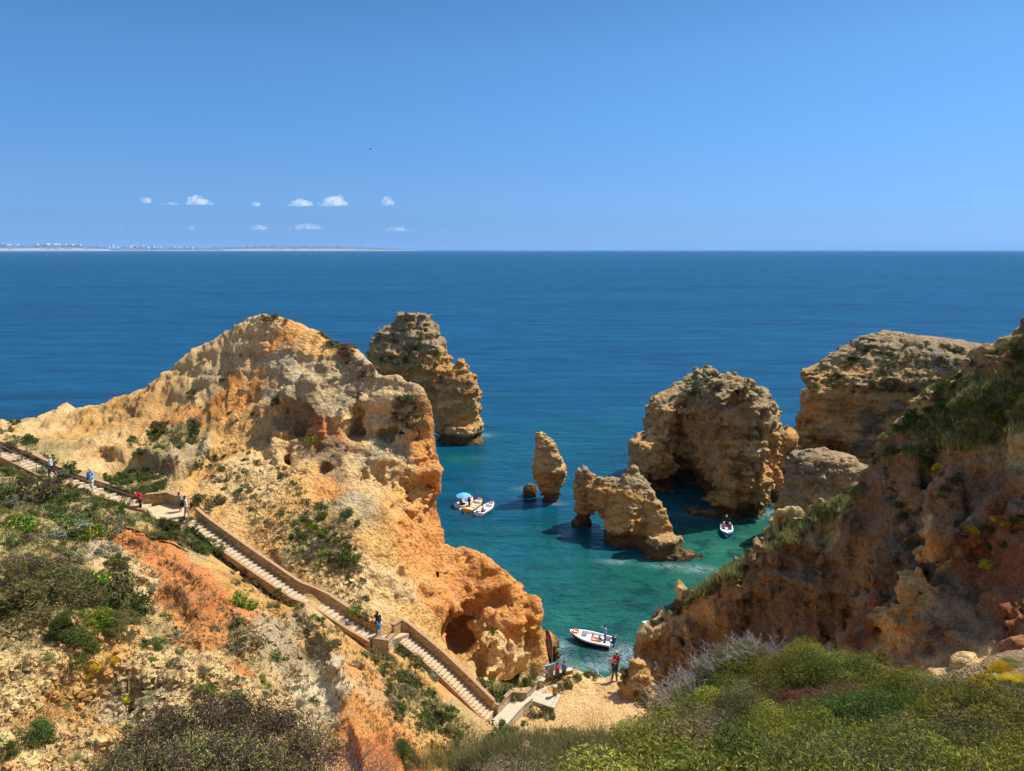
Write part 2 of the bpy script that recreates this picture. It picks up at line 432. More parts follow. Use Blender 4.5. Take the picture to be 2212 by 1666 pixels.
def zone_color(v):
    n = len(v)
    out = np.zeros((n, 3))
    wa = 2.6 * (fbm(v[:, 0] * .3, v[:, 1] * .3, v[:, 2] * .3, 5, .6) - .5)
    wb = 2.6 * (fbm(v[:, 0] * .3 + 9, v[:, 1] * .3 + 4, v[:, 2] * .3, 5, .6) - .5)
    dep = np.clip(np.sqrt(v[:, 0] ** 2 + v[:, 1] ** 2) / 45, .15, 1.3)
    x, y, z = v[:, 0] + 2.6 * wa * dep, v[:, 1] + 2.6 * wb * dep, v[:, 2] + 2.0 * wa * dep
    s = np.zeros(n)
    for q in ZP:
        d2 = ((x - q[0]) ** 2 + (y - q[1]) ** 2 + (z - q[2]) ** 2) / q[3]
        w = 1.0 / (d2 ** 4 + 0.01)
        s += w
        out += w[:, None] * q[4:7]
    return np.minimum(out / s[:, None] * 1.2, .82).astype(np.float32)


# ------------------------------------------------------------------ surface nets
def surface_nets(f, org, h, drop=True):
    s = f < 0
    c = np.zeros(tuple(k - 1 for k in f.shape), np.uint8)
    for a in (0, 1):
        for b in (0, 1):
            for d in (0, 1):
                c += s[a:s.shape[0] - 1 + a, b:s.shape[1] - 1 + b, d:s.shape[2] - 1 + d]
    act = (c > 0) & (c < 8)
    ci = np.argwhere(act)
    idx = np.full(c.shape, -1, np.int32)
    idx[act] = np.arange(len(ci), dtype=np.int32)
    acc = np.zeros((len(ci), 3), np.float32)
    cnt = np.zeros(len(ci), np.float32)
    cs = [(a, b, d) for a in (0, 1) for b in (0, 1) for d in (0, 1)]
    val = {q: f[ci[:, 0] + q[0], ci[:, 1] + q[1], ci[:, 2] + q[2]] for q in cs}
    for p in cs:
        for ax in range(3):
            if p[ax] == 0:
                q = list(p); q[ax] = 1; q = tuple(q)
                fa, fb = val[p], val[q]
                cr = (fa < 0) != (fb < 0)
                t = np.where(cr, fa / np.where(cr, fa - fb, 1), 0)
                pos = np.array(p, np.float32)[None] + t[:, None] * (np.array(q) - np.array(p)).astype(np.float32)[None]
                acc += pos * cr[:, None]
                cnt += cr
    v = (ci + acc / cnt[:, None]) * h + np.array(org)
    quads = []
    sx = s[:-1, 1:-1, 1:-1] != s[1:, 1:-1, 1:-1]
    e = np.argwhere(sx); i, j, k = e[:, 0], e[:, 1] + 1, e[:, 2] + 1
    q = np.stack([idx[i, j - 1, k - 1], idx[i, j, k - 1], idx[i, j, k], idx[i, j - 1, k]], 1)
    fl = s[i, j, k]; q[~fl] = q[~fl][:, ::-1]; quads.append(q)
    sx = s[1:-1, :-1, 1:-1] != s[1:-1, 1:, 1:-1]
    e = np.argwhere(sx); i, j, k = e[:, 0] + 1, e[:, 1], e[:, 2] + 1
    q = np.stack([idx[i - 1, j, k - 1], idx[i - 1, j, k], idx[i, j, k], idx[i, j, k - 1]], 1)
    fl = s[i, j, k]; q[~fl] = q[~fl][:, ::-1]; quads.append(q)
    sx = s[1:-1, 1:-1, :-1] != s[1:-1, 1:-1, 1:]
    e = np.argwhere(sx); i, j, k = e[:, 0] + 1, e[:, 1] + 1, e[:, 2]
    q = np.stack([idx[i - 1, j - 1, k], idx[i, j - 1, k], idx[i, j, k], idx[i - 1, j, k]], 1)
    fl = s[i, j, k]; q[~fl] = q[~fl][:, ::-1]; quads.append(q)
    q = np.concatenate(quads)
    # drop crumbs that float free of the main body
    lab = np.arange(len(v))
    a = np.concatenate([q[:, 0], q[:, 1], q[:, 2]])
    b = np.concatenate([q[:, 1], q[:, 2], q[:, 3]])
    for _ in range(200):
        m = np.minimum(lab[a], lab[b])
        old = lab.copy()
        np.minimum.at(lab, a, m)
        np.minimum.at(lab, b, m)
        for _k in range(6):
            lab = lab[lab]
        if (lab == old).all():
            break
    cnt_ = np.bincount(lab, minlength=len(v))
    keep_ = cnt_[lab] > .04 * len(v) if drop else np.ones(len(v), bool)
    q = q[keep_[q[:, 0]]]
    mp = np.cumsum(keep_) - 1
    return v[keep_], mp[q]


def rock_noise(x, y, z, amp=1.0, strata=0.5, flute=0.0, seed=0.0, sc=1.0):
    """metres added to the distance field: knobs, pits, beds and runnels of the limestone"""
    o = seed * 3.7
    x, y, z = x / sc, y / sc, z / sc
    n = 1.5 * (fbm(x * .16 + o, y * .16, z * .2, 2) - .5)
    n = n + .9 * (fbm(x * .5, y * .5 + o, z * .6, 2, ridged=True) - .5)
    wx = .9 * (fbm(x * .6 + 5, y * .6, z * .6, 2) - .5)
    n = n + 1.15 * (worley(x * .42 + wx + o, y * .42 + wx, z * .62 + wx) - .5)
    n = n + .55 * (worley(x * 1.15 + wx, y * 1.15 + o, z * 1.7 - wx) - .5)
    n = n + .30 * (worley(x * 2.9, y * 2.9 + o, z * 3.6) - .5)
    n = n + .22 * (fbm(x * 2.6, y * 2.6, z * 2.6 + o, 3, ridged=True) - .5)
    p = vnoise(x * .55 + 3, y * .55 + o, z * .8)
    n = n + 1.8 * np.maximum(p - .66, 0)
    if strata:
        zz = z + .9 * fbm(x * .13, y * .13, z * .05 + o, 3) + .06 * x
        br = .35 + 1.3 * fbm(x * .2 + 7, y * .2, z * .2, 2)
        n = n + strata * br * (.6 * (vnoise(x * .08, y * .08, zz * .9 + o) - .5) + .7 * (vnoise(x * .25, y * .25, zz * 2.4) - .5) + .35 * (vnoise(x * .5, y * .5, zz * 6) - .5))
    if flute:
        n = n + flute * (fbm(x * .9 + o, y * .9, z * .18, 2, ridged=True) - .5)
    return (n - .18) * amp * sc

# ------------------------------------------------------------------ materials: rock, soil
def nt_new(name):
    m = bpy.data.materials.new(name)
    m.use_nodes = True
    nt = m.node_tree
    nt.nodes.clear()
    out = nt.nodes.new("ShaderNodeOutputMaterial")
    return m, nt, out


def N(nt, typ, **kw):
    n = nt.nodes.new(typ)
    for k, v in kw.items():
        if k.startswith("i_"):
            key = k[2:]
            key = int(key) if key.isdigit() else key.replace("_", " ")
            n.inputs[key].default_value = v
        else:
            setattr(n, k, v)
    return n


def ramp(nt, fac, stops):
    r = N(nt, "ShaderNodeValToRGB")
    el = r.color_ramp.elements
    while len(el) < len(stops):
        el.new(0.5)
    for e, (p, c) in zip(el, stops):
        e.position = p
        e.color = (*c, 1) if len(c) == 3 else c
    nt.links.new(fac, r.inputs[0])
    return r.outputs[0]


def mix(nt, fac, a, b, mode='MIX'):
    n = N(nt, "ShaderNodeMix", data_type='RGBA', blend_type=mode)
    for s, v in ((0, fac), (6, a), (7, b)):
        if isinstance(v, (int, float)):
            n.inputs[s].default_value = v
        elif isinstance(v, tuple):
            n.inputs[s].default_value = (*v, 1) if len(v) == 3 else v
        else:
            nt.links.new(v, n.inputs[s])
    return n.outputs[2]


def mth(nt, op, a, b=0.0, clamp=False):
    n = N(nt, "ShaderNodeMath", operation=op, use_clamp=clamp)
    for i, v in enumerate((a, b)):
        if isinstance(v, (int, float)):
            n.inputs[i].default_value = v
        else:
            nt.links.new(v, n.inputs[i])
    return n.outputs[0]


def rock_material(name, bump=1.0, fine=1.0, pebbles=0.0):
    m, nt, out = nt_new(name)
    L = nt.links.new
    geo = N(nt, "ShaderNodeNewGeometry")
    pos = geo.outputs["Position"]
    at = N(nt, "ShaderNodeAttribute", attribute_name="zone")
    col = at.outputs["Color"]
    n1 = N(nt, "ShaderNodeTexNoise", i_Scale=0.45, i_Detail=6, i_Roughness=0.6)
    n2 = N(nt, "ShaderNodeTexNoise", i_Scale=2.6 * fine, i_Detail=6, i_Roughness=0.7)
    n3 = N(nt, "ShaderNodeTexNoise", i_Scale=9.0 * fine, i_Detail=4, i_Roughness=0.7)
    vo = N(nt, "ShaderNodeTexVoronoi", i_Scale=3.6 * fine, i_Randomness=1.0)
    vo2 = N(nt, "ShaderNodeTexVoronoi", i_Scale=9.0 * fine, i_Randomness=1.0)
    for n in (n1, n2, n3, vo, vo2):
        L(pos, n.inputs["Vector"])
    c = mix(nt, 1.0, col, ramp(nt, n1.outputs[0], [(0.32, (0.70, 0.62, 0.55)), (0.5, (1, 1, 1)), (0.68, (1.2, 1.2, 1.2))]), 'MULTIPLY')
    c = mix(nt, 1.0, c, ramp(nt, n2.outputs[0], [(0.3, (0.55, 0.48, 0.42)), (0.46, (1, 0.99, 0.98)), (0.7, (1.28, 1.28, 1.28))]), 'MULTIPLY')
    c = mix(nt, 1.0, c, ramp(nt, n3.outputs[0], [(0.33, (0.72, 0.68, 0.62)), (0.5, (1, 1, 1)), (0.7, (1.2, 1.2, 1.2))]), 'MULTIPLY')
    # stone fragments of differing tone
    sep = N(nt, "ShaderNodeSeparateColor")
    L(vo2.outputs["Color"], sep.inputs[0])
    c = mix(nt, 0.55, c, mix(nt, 1.0, c, ramp(nt, sep.outputs[0], [(0.0, (0.7, 0.66, 0.6)), (0.5, (1, 1, 1)), (1.0, (1.35, 1.32, 1.28))]), 'MULTIPLY'))
    # grey weathering patches
    n4 = N(nt, "ShaderNodeTexNoise", i_Scale=0.9, i_Detail=8, i_Roughness=0.72)
    L(pos, n4.inputs["Vector"])
    g = ramp(nt, n4.outputs[0], [(0.53, (0, 0, 0)), (0.66, (0.55, 0.55, 0.55))])
    c = mix(nt, g, c, (0.34, 0.27, 0.17))
    bs = N(nt, "ShaderNodeBsdfPrincipled", i_Roughness=0.92)
    bs.inputs["Specular IOR Level"].default_value = 0.15
    L(c, bs.inputs["Base Color"])
    # bump
    h = mth(nt, 'MULTIPLY', n2.outputs[0], 0.55)
    h = mth(nt, 'ADD', h, mth(nt, 'MULTIPLY', n3.outputs[0], 0.22))
    h = mth(nt, 'ADD', h, mth(nt, 'MULTIPLY', vo.outputs["Distance"], -0.28))
    h = mth(nt, 'ADD', h, mth(nt, 'MULTIPLY', vo2.outputs["Distance"], -0.12 - 0.1 * pebbles))
    b = N(nt, "ShaderNodeBump", i_Strength=1.0, i_Distance=0.62 * bump)
    L(h, b.inputs["Height"])
    L(b.outputs[0], bs.inputs["Normal"])
    L(bs.outputs[0], out.inputs[0])
    return m


M_ROCK = rock_material("limestone", 1.0, 1.0)
M_SOIL = rock_material("stony_soil", 0.55, 2.0, 1.0)
M_STACK = rock_material("sea_limestone", 1.5, 0.7)

# ------------------------------------------------------------------ how craggy the land is
ROCKY = [(700, 860, 150, 1.0), (820, 960, 150, 1.0), (900, 1120, 140, 1.0), (960, 1240, 120, .8), (1080, 1320, 130, .9), (860, 1270, 100, .45), (640, 960, 90, 1.0), (560, 720, 70, .5), (480, 780, 60, .55),
         (640, 760, 90, .5), (380, 965, 55, .7), (420, 960, 40, .8), (440, 800, 60, .45), (250, 900, 100, .3), (900, 1340, 60, .5),
         (310, 1480, 90, .55), (180, 1470, 90, .5), (60, 1450, 90, .6), (420, 1500, 80, .5), (330, 1300, 50, .6), (650, 1420, 80, .5), (700, 1520, 60, .25), (560, 1580, 70, .4), (60, 1580, 60, .4),
         (820, 1440, 50, .5), (900, 1500, 50, .3)]
RP = []
for U, V, r, a in ROCKY:
    p = h_hit(U, V)
    dep = p[1] * CP + (CAM_H - p[2]) * SP
    RP.append((*p, r * dep / FPX, a))


def rocky(x, y, z):
    r = np.full(np.shape(x), 0.2)
    for q in RP:
        d = ((x - q[0]) ** 2 + (y - q[1]) ** 2 + (z - q[2]) ** 2) / (q[3] ** 2)
        r = np.maximum(r, q[4] * np.exp(-np.maximum(d - .3, 0) * 1.2))
    # right cliff is craggy all over
    k = np.clip((x - 9.2) / 1.2, 0, 1) * np.clip((y - 20) / 5, 0, 1)
    return np.maximum(r, .75 * k)


def smin(a, b, k):
    h = np.clip(.5 + .5 * (b - a) / k, 0, 1)
    return b * (1 - h) + a * h - k * h * (1 - h)


def land_noise2(x, y):
    """gentle relief shared by every piece of land"""
    near = np.clip((np.hypot(x, y) - 3) / 25, 0.12, 1)
    flat = np.exp(-(((x - 4) / 5.5) ** 2 + ((y - 46) / 4.5) ** 2) ** 2)
    st = (1 - .85 * flat) * (1 - .6 * np.clip((x + 27) / 4, 0, 1) * np.clip((y - 50) / 3, 0, 1) * (x < 8.5))
    # keep the stair line and terrace even
    d = np.full(np.shape(x), 99.0)
    for a, b in zip(STP[:-1], STP[1:]):
        ab = b - a
        t = np.clip(((x - a[0]) * ab[0] + (y - a[1]) * ab[1]) / (ab[0] ** 2 + ab[1] ** 2), 0, 1)
        d = np.minimum(d, np.hypot(x - a[0] - t * ab[0], y - a[1] - t * ab[1]))
    st = st * np.clip((d - 1.0) / 2.5, 0.02, 1)
    bench = -.55 * np.exp(-(d / 1.05) ** 4)
    gul = np.exp(-((x + 31) / 22.0) ** 4 - ((y - 64) / 9.0) ** 4)
    ero = gul * 1.5 * (fbm(x * .42, y * .12 + 4, 0 * x, 4, ridged=True) - .55)
    return bench + ero + st * near * (2.4 * (fbm(x * .13, y * .13, 0 * x + 2, 3) - .5) + .9 * (fbm(x * .5, y * .5, 0 * x + 7, 3) - .5)), st


STP = np.array([pt(u, v, z=z)[:2] for u, v, z in STAIR])

HEAD_DOM = (-27.0, 7.0, 46.8, 76.0)
CLIFF_DOM = (8.9, 38.0, 21.0, 58.0)


def dom_inside(x, y, d, m):
    return np.clip(np.minimum(np.minimum(x - d[0], d[1] - x), np.minimum(y - d[2], d[3] - y)) / m, 0, 1)


def build_polar():
    az = np.radians(np.concatenate([np.linspace(-88, -46.3, 130), np.linspace(-46, 46, 1250), np.linspace(46.3, 88, 130)]))
    rr = np.exp(np.linspace(math.log(.5), math.log(102), 1450))
    A, R = np.meshgrid(az, rr, indexing='ij')
    x, y = R * np.sin(A), R * np.cos(A)
    n2, st = land_noise2(x, y)
    z = h0(x, y) + n2
    e = 0.3
    hx = (h0(x + e, y) - h0(x - e, y)) / (2 * e)
    hy = (h0(x, y + e) - h0(x, y - e)) / (2 * e)
    g = np.sqrt(1 + hx ** 2 + hy ** 2)
    ro = rocky(x, y, z) * np.clip(st + .1, 0, 1)
    near = np.clip(R / 30, .08, 1)
    # overhanging ledges and stones
    dn = rock_noise(x, y, z, 1.0, 1.0) * ro
    dn += .14 * (fbm(x * 2.6, y * 2.6, z * 2.6, 3, ridged=True) - .5) * np.clip(st + .05, 0, 1)
    dn += .5 * np.clip(st, 0, 1) * (fbm(x * .8 + 3, y * .8, z * .8, 4, ridged=True) - .5)
    dn *= near
    dn = -dn
    x2, y2, z2 = x - hx / g * dn, y - hy / g * dn, z + dn / g
    low = 2.0 * np.maximum(dom_inside(x, y, (-25.5, 5.5, 48.3, 74.5), .5), dom_inside(x, y, (10.2, 36.5, 23, 56.5), .5))
    z2 = z2 - low
    v = np.stack([x2, y2, z2], -1).reshape(-1, 3)
    na, nr = x.shape
    ii = np.arange(na * nr).reshape(na, nr)
    q = np.stack([ii[:-1, :-1], ii[:-1, 1:], ii[1:, 1:], ii[1:, :-1]], -1).reshape(-1, 4)
    zz = v[:, 2][q].max(1)
    inner = (np.maximum(dom_inside(x, y, (-25.5, 5.5, 48.3, 74.5), .5), dom_inside(x, y, (10.2, 36.5, 23, 56.5), .5)) >= .999).ravel()[q].all(1)
    q = q[(zz > -1.5) & ~inner]
    used = np.zeros(len(v), bool); used[q.ravel()] = True
    mp = np.cumsum(used) - 1
    v = v[used]; q = mp[q]
    ro = ro.ravel()[used]
    q = q[:, ::-1]
    # two pieces: near slope and far slope
    me = mesh_np("hillside", v, q, [M_SOIL], attrs={"zone": zone_color(v)})
    o = obj("hillside", me)
    tag(o, kind="structure")
    return o


BL_HEAD = [  # U, V, y, rx, ry, rz  : knobs added to the headland
    (655, 850, 63.2, 2.2, 2.0, 2.2), (640, 815, 64.2, 1.4, 1.4, .8), (700, 885, 62.8, 1.1, 1.3, 2.0), (618, 965, 60.6, 1.3, 1.3, 2.0), (600, 1000, 59.8, 1.0, 1.1, 1.4), (755, 870, 64.6, 1.4, 1.4, 1.6), (800, 895, 64.0, 1.3, 1.5, 1.6),
    (850, 950, 62.6, 1.4, 1.4, 1.4), (735, 920, 62.0, .8, 1.0, 1.8), (790, 985, 60.6, 1.1, 1.1, 1.8), (725, 1000, 59.2, .8, .9, 1.6), (865, 1020, 60.6, 1.8, 1.4, 1.3), (905, 1000, 61.6, 1.3, 1.3, 1.3),
    (915, 1075, 60.6, 1.2, 1.3, 2.0), (880, 1125, 58.7, 1.3, 1.2, 1.4), (915, 1155, 58.9, 1.2, 1.3, 1.2), (700, 975, 60.4, .8, 1.0, 2.2), (930, 1020, 61.2, 1.2, 1.4, 1.6),
    (1000, 1250, 58.0, 1.3, 1.4, .8), (1060, 1262, 57.6, 1.5, 1.3, .8), (1105, 1285, 56.6, 1.4, 1.4, .9), (1148, 1325, 56.0, 1.2, 1.5, 1.4), (1150, 1372, 56.0, .9, 1.4, 1.2), (1092, 1345, 54.8, 2.2, 1.8, 2.0), (1040, 1290, 55.4, 1.6, 1.2, 1.0),
    (1062, 1412, 51.8, 1.75, 1.5, 2.1), (1050, 1445, 51.2, 1.3, 1.2, 1.2), (1090, 1424, 52.6, 1.3, 1.2, 1.6), (1120, 1412, 53.6, 1.1, 1.2, 1.5),
]
CV_HEAD = [  # U, V, y, rx, ry, rz : hollows cut out of it
    (985, 1372, 51.6, 1.5, 2.2, 1.5), (1000, 1392, 52.6, 1.25, 2.2, 1.15), (965, 1350, 52.6, 1.1, 1.8, .9), (1012, 1350, 53.0, 1.05, 2.2, 1.2), (990, 1366, 55.2, 1.6, 2.6, 1.6), (1039, 1438, 50.4, .28, 1.2, 1.6),
    (771, 875, 62.6, .33, 1.1, 2.4), (616, 955, 59.4, .3, .9, 1.6), (690, 850, 61.3, .35, .8, 1.2), (722, 860, 61.2, .3, .7, 1.3), (745, 905, 60.9, .35, .7, 1.2), (640, 900, 60.6, .35, .7, 1.4),
    (880, 1070, 58.4, .3, .8, 1.6), (1078, 1300, 54.4, 1.3, .8, .45), (1141, 1396, 54.0, .75, 1.4, .75), (1070, 1440, 50.2, .55, .6, .4), (1058, 1470, 50.0, .7, .8, .5),
    (958, 1105, 61.5, 1.6, 2.5, 1.4), (962, 925, 64.5, 1.2, 2.0, 1.0), (842, 940, 61.4, .8, .9, .5), (880, 935, 61.6, .7, .8, .4), (850, 1065, 57.8, .9, .9, .5), (930, 1240, 55.0, .5, .7, .35), (700, 1010, 58.2, .45, .6, .6), (815, 1015, 58.9, .5, .6, .9), (780, 1030, 58.2, .35, .6, .8),
    (840, 1140, 55.6, .9, .7, .35), (900, 1200, 55.8, .7, .6, .3), (790, 905, 61.6, .5, .7, .8),
]


def ell(X, Y, Z_, p, r):
    q = np.sqrt(((X - p[0]) / r[0]) ** 2 + ((Y - p[1]) / r[1]) ** 2 + ((Z_ - p[2]) / r[2]) ** 2)
    return (q - 1) * min(r)


def apply_local(f, axs, h, p, r, fun, pad=1.2):
    sl = []
    for k in range(3):
        a = int(max(0, (p[k] - r[k] * (1 + .0) - pad - axs[k][0]) / h))
        b = int(min(f.shape[k], (p[k] + r[k] + pad - axs[k][0]) / h + 1))
        if b <= a:
            return
        sl.append(slice(a, b))
    sl = tuple(sl)
    X, Y, Z_ = np.meshgrid(axs[0][sl[0]], axs[1][sl[1]], axs[2][sl[2]], indexing='ij', sparse=True)
    f[sl] = fun(f[sl], ell(X, Y, Z_, p, r)).astype(np.float32)


def sdf_land(name, dom, z0, z1, h, blobs, carves, amp, strata, flute):
    ax = np.arange(dom[0], dom[1], h)
    ay = np.arange(dom[2], dom[3], h)
    az = np.arange(z0, z1, h)
    X, Y = np.meshgrid(ax, ay, indexing='ij')
    H = h0(X, Y) + land_noise2(X, Y)[0]
    g = np.sqrt(1 + np.minimum(np.gradient(H, h, axis=0) ** 2 + np.gradient(H, h, axis=1) ** 2, 14))
    f = ((az[None, None, :] - H[:, :, None]) / g[:, :, None]).astype(np.float32)
    for U, V, y, rx, ry, rz in blobs:
        p = pt(U, V, y=y)
        apply_local(f, (ax, ay, az), h, p, (rx, ry, rz), lambda a, b: smin(a, b, .5))
    for U, V, y, rx, ry, rz in carves:
        p = pt(U, V, y=y)
        apply_local(f, (ax, ay, az), h, p, (rx, ry, rz), lambda a, b: -smin(-a, b, .25), pad=.6)
    band = np.argwhere(np.abs(f) < 2.4)
    i, j, k = band.T
    x, y, z = ax[i], ay[j], az[k]
    ro = rocky(x, y, z) * np.clip(land_noise2(x, y)[1] * 1.3, .12, 1)
    f[i, j, k] += (ro * rock_noise(x, y, z, amp, strata, flute)).astype(np.float32)
    v, q = surface_nets(f, (dom[0], dom[2], z0), h)
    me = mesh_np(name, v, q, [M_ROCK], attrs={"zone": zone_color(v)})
    o = obj(name, me)
    tag(o, kind="structure")
    return o


build_polar()
sdf_land("headland", HEAD_DOM, -1.6, 31.5, 0.125, BL_HEAD, CV_HEAD, 1.05, .5, 1.1)
BL_CLIFF = [(1410, 1375, 51.0, 1.2, 1.2, 1.6), (1480, 1350, 50.6, 1.3, 1.0, .8), (1660, 1250, 47.8, 1.5, 1.0, 3.2), (1580, 1330, 48.6, 1.2, .9, 2.8), (1930, 1345, 33.4, .55, .6, 1.0), (1965, 1270, 34.0, .55, .7, 1.2), (2015, 1200, 34.8, .5, .6, .9), (1790, 1300, 44.8, 1.2, .9, 3.0)]
CV_CLIFF = [(1720, 1265, 46.2, .5, .5, .4), (1800, 1330, 43.8, .9, .9, 1.8), (1850, 1330, 42.6, 1.0, .9, 1.6)]
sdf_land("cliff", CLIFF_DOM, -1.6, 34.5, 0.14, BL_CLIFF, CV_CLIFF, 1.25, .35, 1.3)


# ------------------------------------------------------------------ sea stacks
def sea_rock(name, label, cat, lobes, h, carves=(), amp=1.0, sc=1.0, strata=.8, seed=1.0, col=(OCH, PALE, BRN), base=True, zmin=-1.2, mat=None, k=.7, topgrey=True, flute=0.0):
    """lobes: (D, depth_ratio, [(V, Uleft, Uright), ...], yshift per metre of height)"""
    prof = []
    for lb in lobes:
        D, dr, rows, lean = lb[:4]
        pw = lb[4] if len(lb) > 4 else 2.4
        P = []
        plane = D if dr > 0 else D + dr      # a negative ratio is a constant half depth; the outline is then that of its front
        for V, a, b in rows:
            pa, pb = pt(a, V, y=plane), pt(b, V, y=plane)
            P.append((pt(a, V, y=D - .3 * (D - plane))[2], (pa[0] + pb[0]) / 2, max((pb[0] - pa[0]) / 2, .15)))
        P.sort()
        P = np.array(P)
        prof.append((D, dr, P, lean, pw))
    x0 = min((P[:, 1] - P[:, 2]).min() for _, _, P, _, _ in prof) - 2
    x1 = max((P[:, 1] + P[:, 2]).max() for _, _, P, _, _ in prof) + 2
    y0 = min(D - ((P[:, 2] * dr).max() if dr > 0 else -dr) - abs(ln) * 10 for D, dr, P, ln, _ in prof) - 2
    y1 = max(D + ((P[:, 2] * dr).max() if dr > 0 else -dr) + abs(ln) * 10 for D, dr, P, ln, _ in prof) + 2
    z1 = max(P[-1, 0] for _, _, P, _, _ in prof) + 1.5
    ax, ay, az = np.arange(x0, x1, h), np.arange(y0, y1, h), np.arange(zmin, z1, h)
    X, Y, Z_ = np.meshgrid(ax, ay, az, indexing='ij', sparse=True)
    f = np.full((len(ax), len(ay), len(az)), 9.0, np.float32)
    for D, dr, P, ln, pw in prof:
        xc = np.interp(az, P[:, 0], P[:, 1])[None, None, :]
        hw = np.interp(az, P[:, 0], P[:, 2])[None, None, :]
        hd = np.clip(hw * dr, .5, None) if dr > 0 else np.full(hw.shape, -dr)
        yc = D + ln * (az - P[0, 0])[None, None, :]
        q = (np.abs((X - xc) / hw) ** pw + np.abs((Y - yc) / hd) ** pw) ** (1 / pw)
        d = (q - 1) * np.minimum(hw, hd)
        d = np.maximum(d, (Z_ - P[-1, 0]) * .8)
        f = smin(f, d, k).astype(np.float32)
    for U, V, y, rx, ry, rz in carves:
        p = pt(U, V, y=y)
        apply_local(f, (ax, ay, az), h, p, (rx, ry, rz), lambda a, b: -smin(-a, b, .4))
    i, j, kk = np.argwhere(np.abs(f) < 2.6).T
    x, y, z = ax[i], ay[j], az[kk]
    size = np.clip(h / .22, .35, 1.3)
    f[i, j, kk] += (rock_noise(x, y, z, amp, strata, flute, seed, sc)).astype(np.float32)
    if base:   # the sea has undercut it and left a dark ledge
        f[i, j, kk] += (sc if sc >= .6 else .25 * sc) * (.4 * np.exp(-((z - 1.1) / .6) ** 2) - .35 * np.exp(-((z + .1) / .35) ** 2)).astype(np.float32)
    v, q = surface_nets(f, (x0, y0, zmin), h)
    # small loose crumbs are dropped by keeping faces above the bed only
    xx, yy, zz = v.T
    t = fbm(xx * .25 + seed, yy * .25, zz * .5, 3)
    s = vnoise(xx * .1, yy * .1, (zz + .5 * t) * 1.1 + seed)
    c = np.array(col[0])[None] * np.ones((len(v), 1)) * 1.08
    w = np.clip((t - .45) * 6, 0, 1)[:, None]
    c = c * (1 - w) + np.array(col[1])[None] * w
    w = np.clip((s - .6) * 5, 0, .75)[:, None]
    c = c * (1 - w) + np.array(ORG)[None] * w
    if topgrey:
        zt = z1 - 1.5
        w = np.clip((zz / zt - .62 + .5 * (t - .5)) * 4, 0, .7)[:, None]
        c = c * (1 - w) + np.array((.31, .26, .16))[None] * w
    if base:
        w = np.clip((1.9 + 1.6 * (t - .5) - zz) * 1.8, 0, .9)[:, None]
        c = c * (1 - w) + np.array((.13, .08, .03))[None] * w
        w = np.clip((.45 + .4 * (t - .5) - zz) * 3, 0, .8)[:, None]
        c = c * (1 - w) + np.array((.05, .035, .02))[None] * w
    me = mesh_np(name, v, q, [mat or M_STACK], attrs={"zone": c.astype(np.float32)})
    o = obj(name, me)
    tag(o, label, cat)
    return o


STACKS = {}
STACKS['far_left'] = sea_rock("sea_stack", "tall twin peaked ochre sea stack with green top just behind the left headland", "sea stack", [
    (139, .8, [(684, 862, 928), (694, 850, 940), (714, 826, 952), (740, 806, 962), (775, 800, 976), (812, 804, 980), (850, 812, 968), (880, 820, 948), (920, 824, 932), (960, 826, 926)], -.02, 3.2),
    (134, .75, [(772, 982, 1008), (788, 974, 1014), (818, 952, 1026), (848, 934, 1032), (880, 930, 1034), (910, 940, 1034), (930, 946, 1036), (948, 948, 1034)], -.02, 3.0),
    (132, .7, [(918, 944, 1042), (944, 950, 1040)], 0)],
    .24, carves=[(937, 895, 128.5, .8, 2.5, 2.8), (928, 868, 130, 1.4, 2.5, .9)], amp=.9, strata=.4, seed=2.0, col=(OCH, PALE, BRN))
STACKS['needle'] = sea_rock("sea_stack", "slender orange rock needle standing alone in the open bay", "sea stack", [
    (99, .8, [(930, 1159, 1170), (940, 1156, 1180), (960, 1156, 1200), (985, 1155, 1212), (1010, 1153, 1222), (1035, 1155, 1219), (1055, 1163, 1210), (1076, 1176, 1200), (1084, 1172, 1206)], -.03)],
    .13, amp=.8, sc=.5, strata=.4, seed=3.0, col=(ORG, PALE, BRN), topgrey=False, k=.3)
sea_rock("wave_washed_rock", "low black rock awash beside the foot of the slender needle", "rock", [
    (101, .8, [(1045, 1140, 1152), (1049, 1134, 1156), (1056, 1130, 1160)], 0)], .1, amp=.5, sc=.25, strata=.1, seed=4.0, col=(DRK, DRK, DRK), topgrey=False, k=.3)
STACKS['arch'] = sea_rock("sea_arch", "jagged natural rock arch with a low tail running out to the right", "sea arch", [
    (90, .7, [(1010, 1248, 1264), (1024, 1240, 1290), (1050, 1236, 1312), (1085, 1236, 1322), (1100, 1238, 1300), (1112, 1238, 1284), (1128, 1236, 1280), (1140, 1234, 1280)], -.1),
    (87, .6, [(1034, 1290, 1340), (1050, 1270, 1370), (1080, 1270, 1380), (1112, 1296, 1370)], 0),
    (84.5, .75, [(1012, 1366, 1384), (1034, 1350, 1398), (1060, 1330, 1410), (1090, 1316, 1420), (1130, 1304, 1432), (1160, 1306, 1442), (1185, 1310, 1442), (1200, 1312, 1442)], .1),
    (81.5, .85, [(1058, 1394, 1412), (1085, 1392, 1428), (1120, 1390, 1444), (1150, 1392, 1452), (1180, 1388, 1462), (1212, 1386, 1468)], 0),
    (79.5, .45, [(1160, 1400, 1466), (1180, 1400, 1488), (1196, 1400, 1504), (1218, 1402, 1520)], 0)],
    .15, carves=[(1296, 1148, 87, .62, 7, 2.0)], amp=.75, sc=.6, strata=.3, seed=5.0, col=(OCH, PALE, BRN), k=.4)
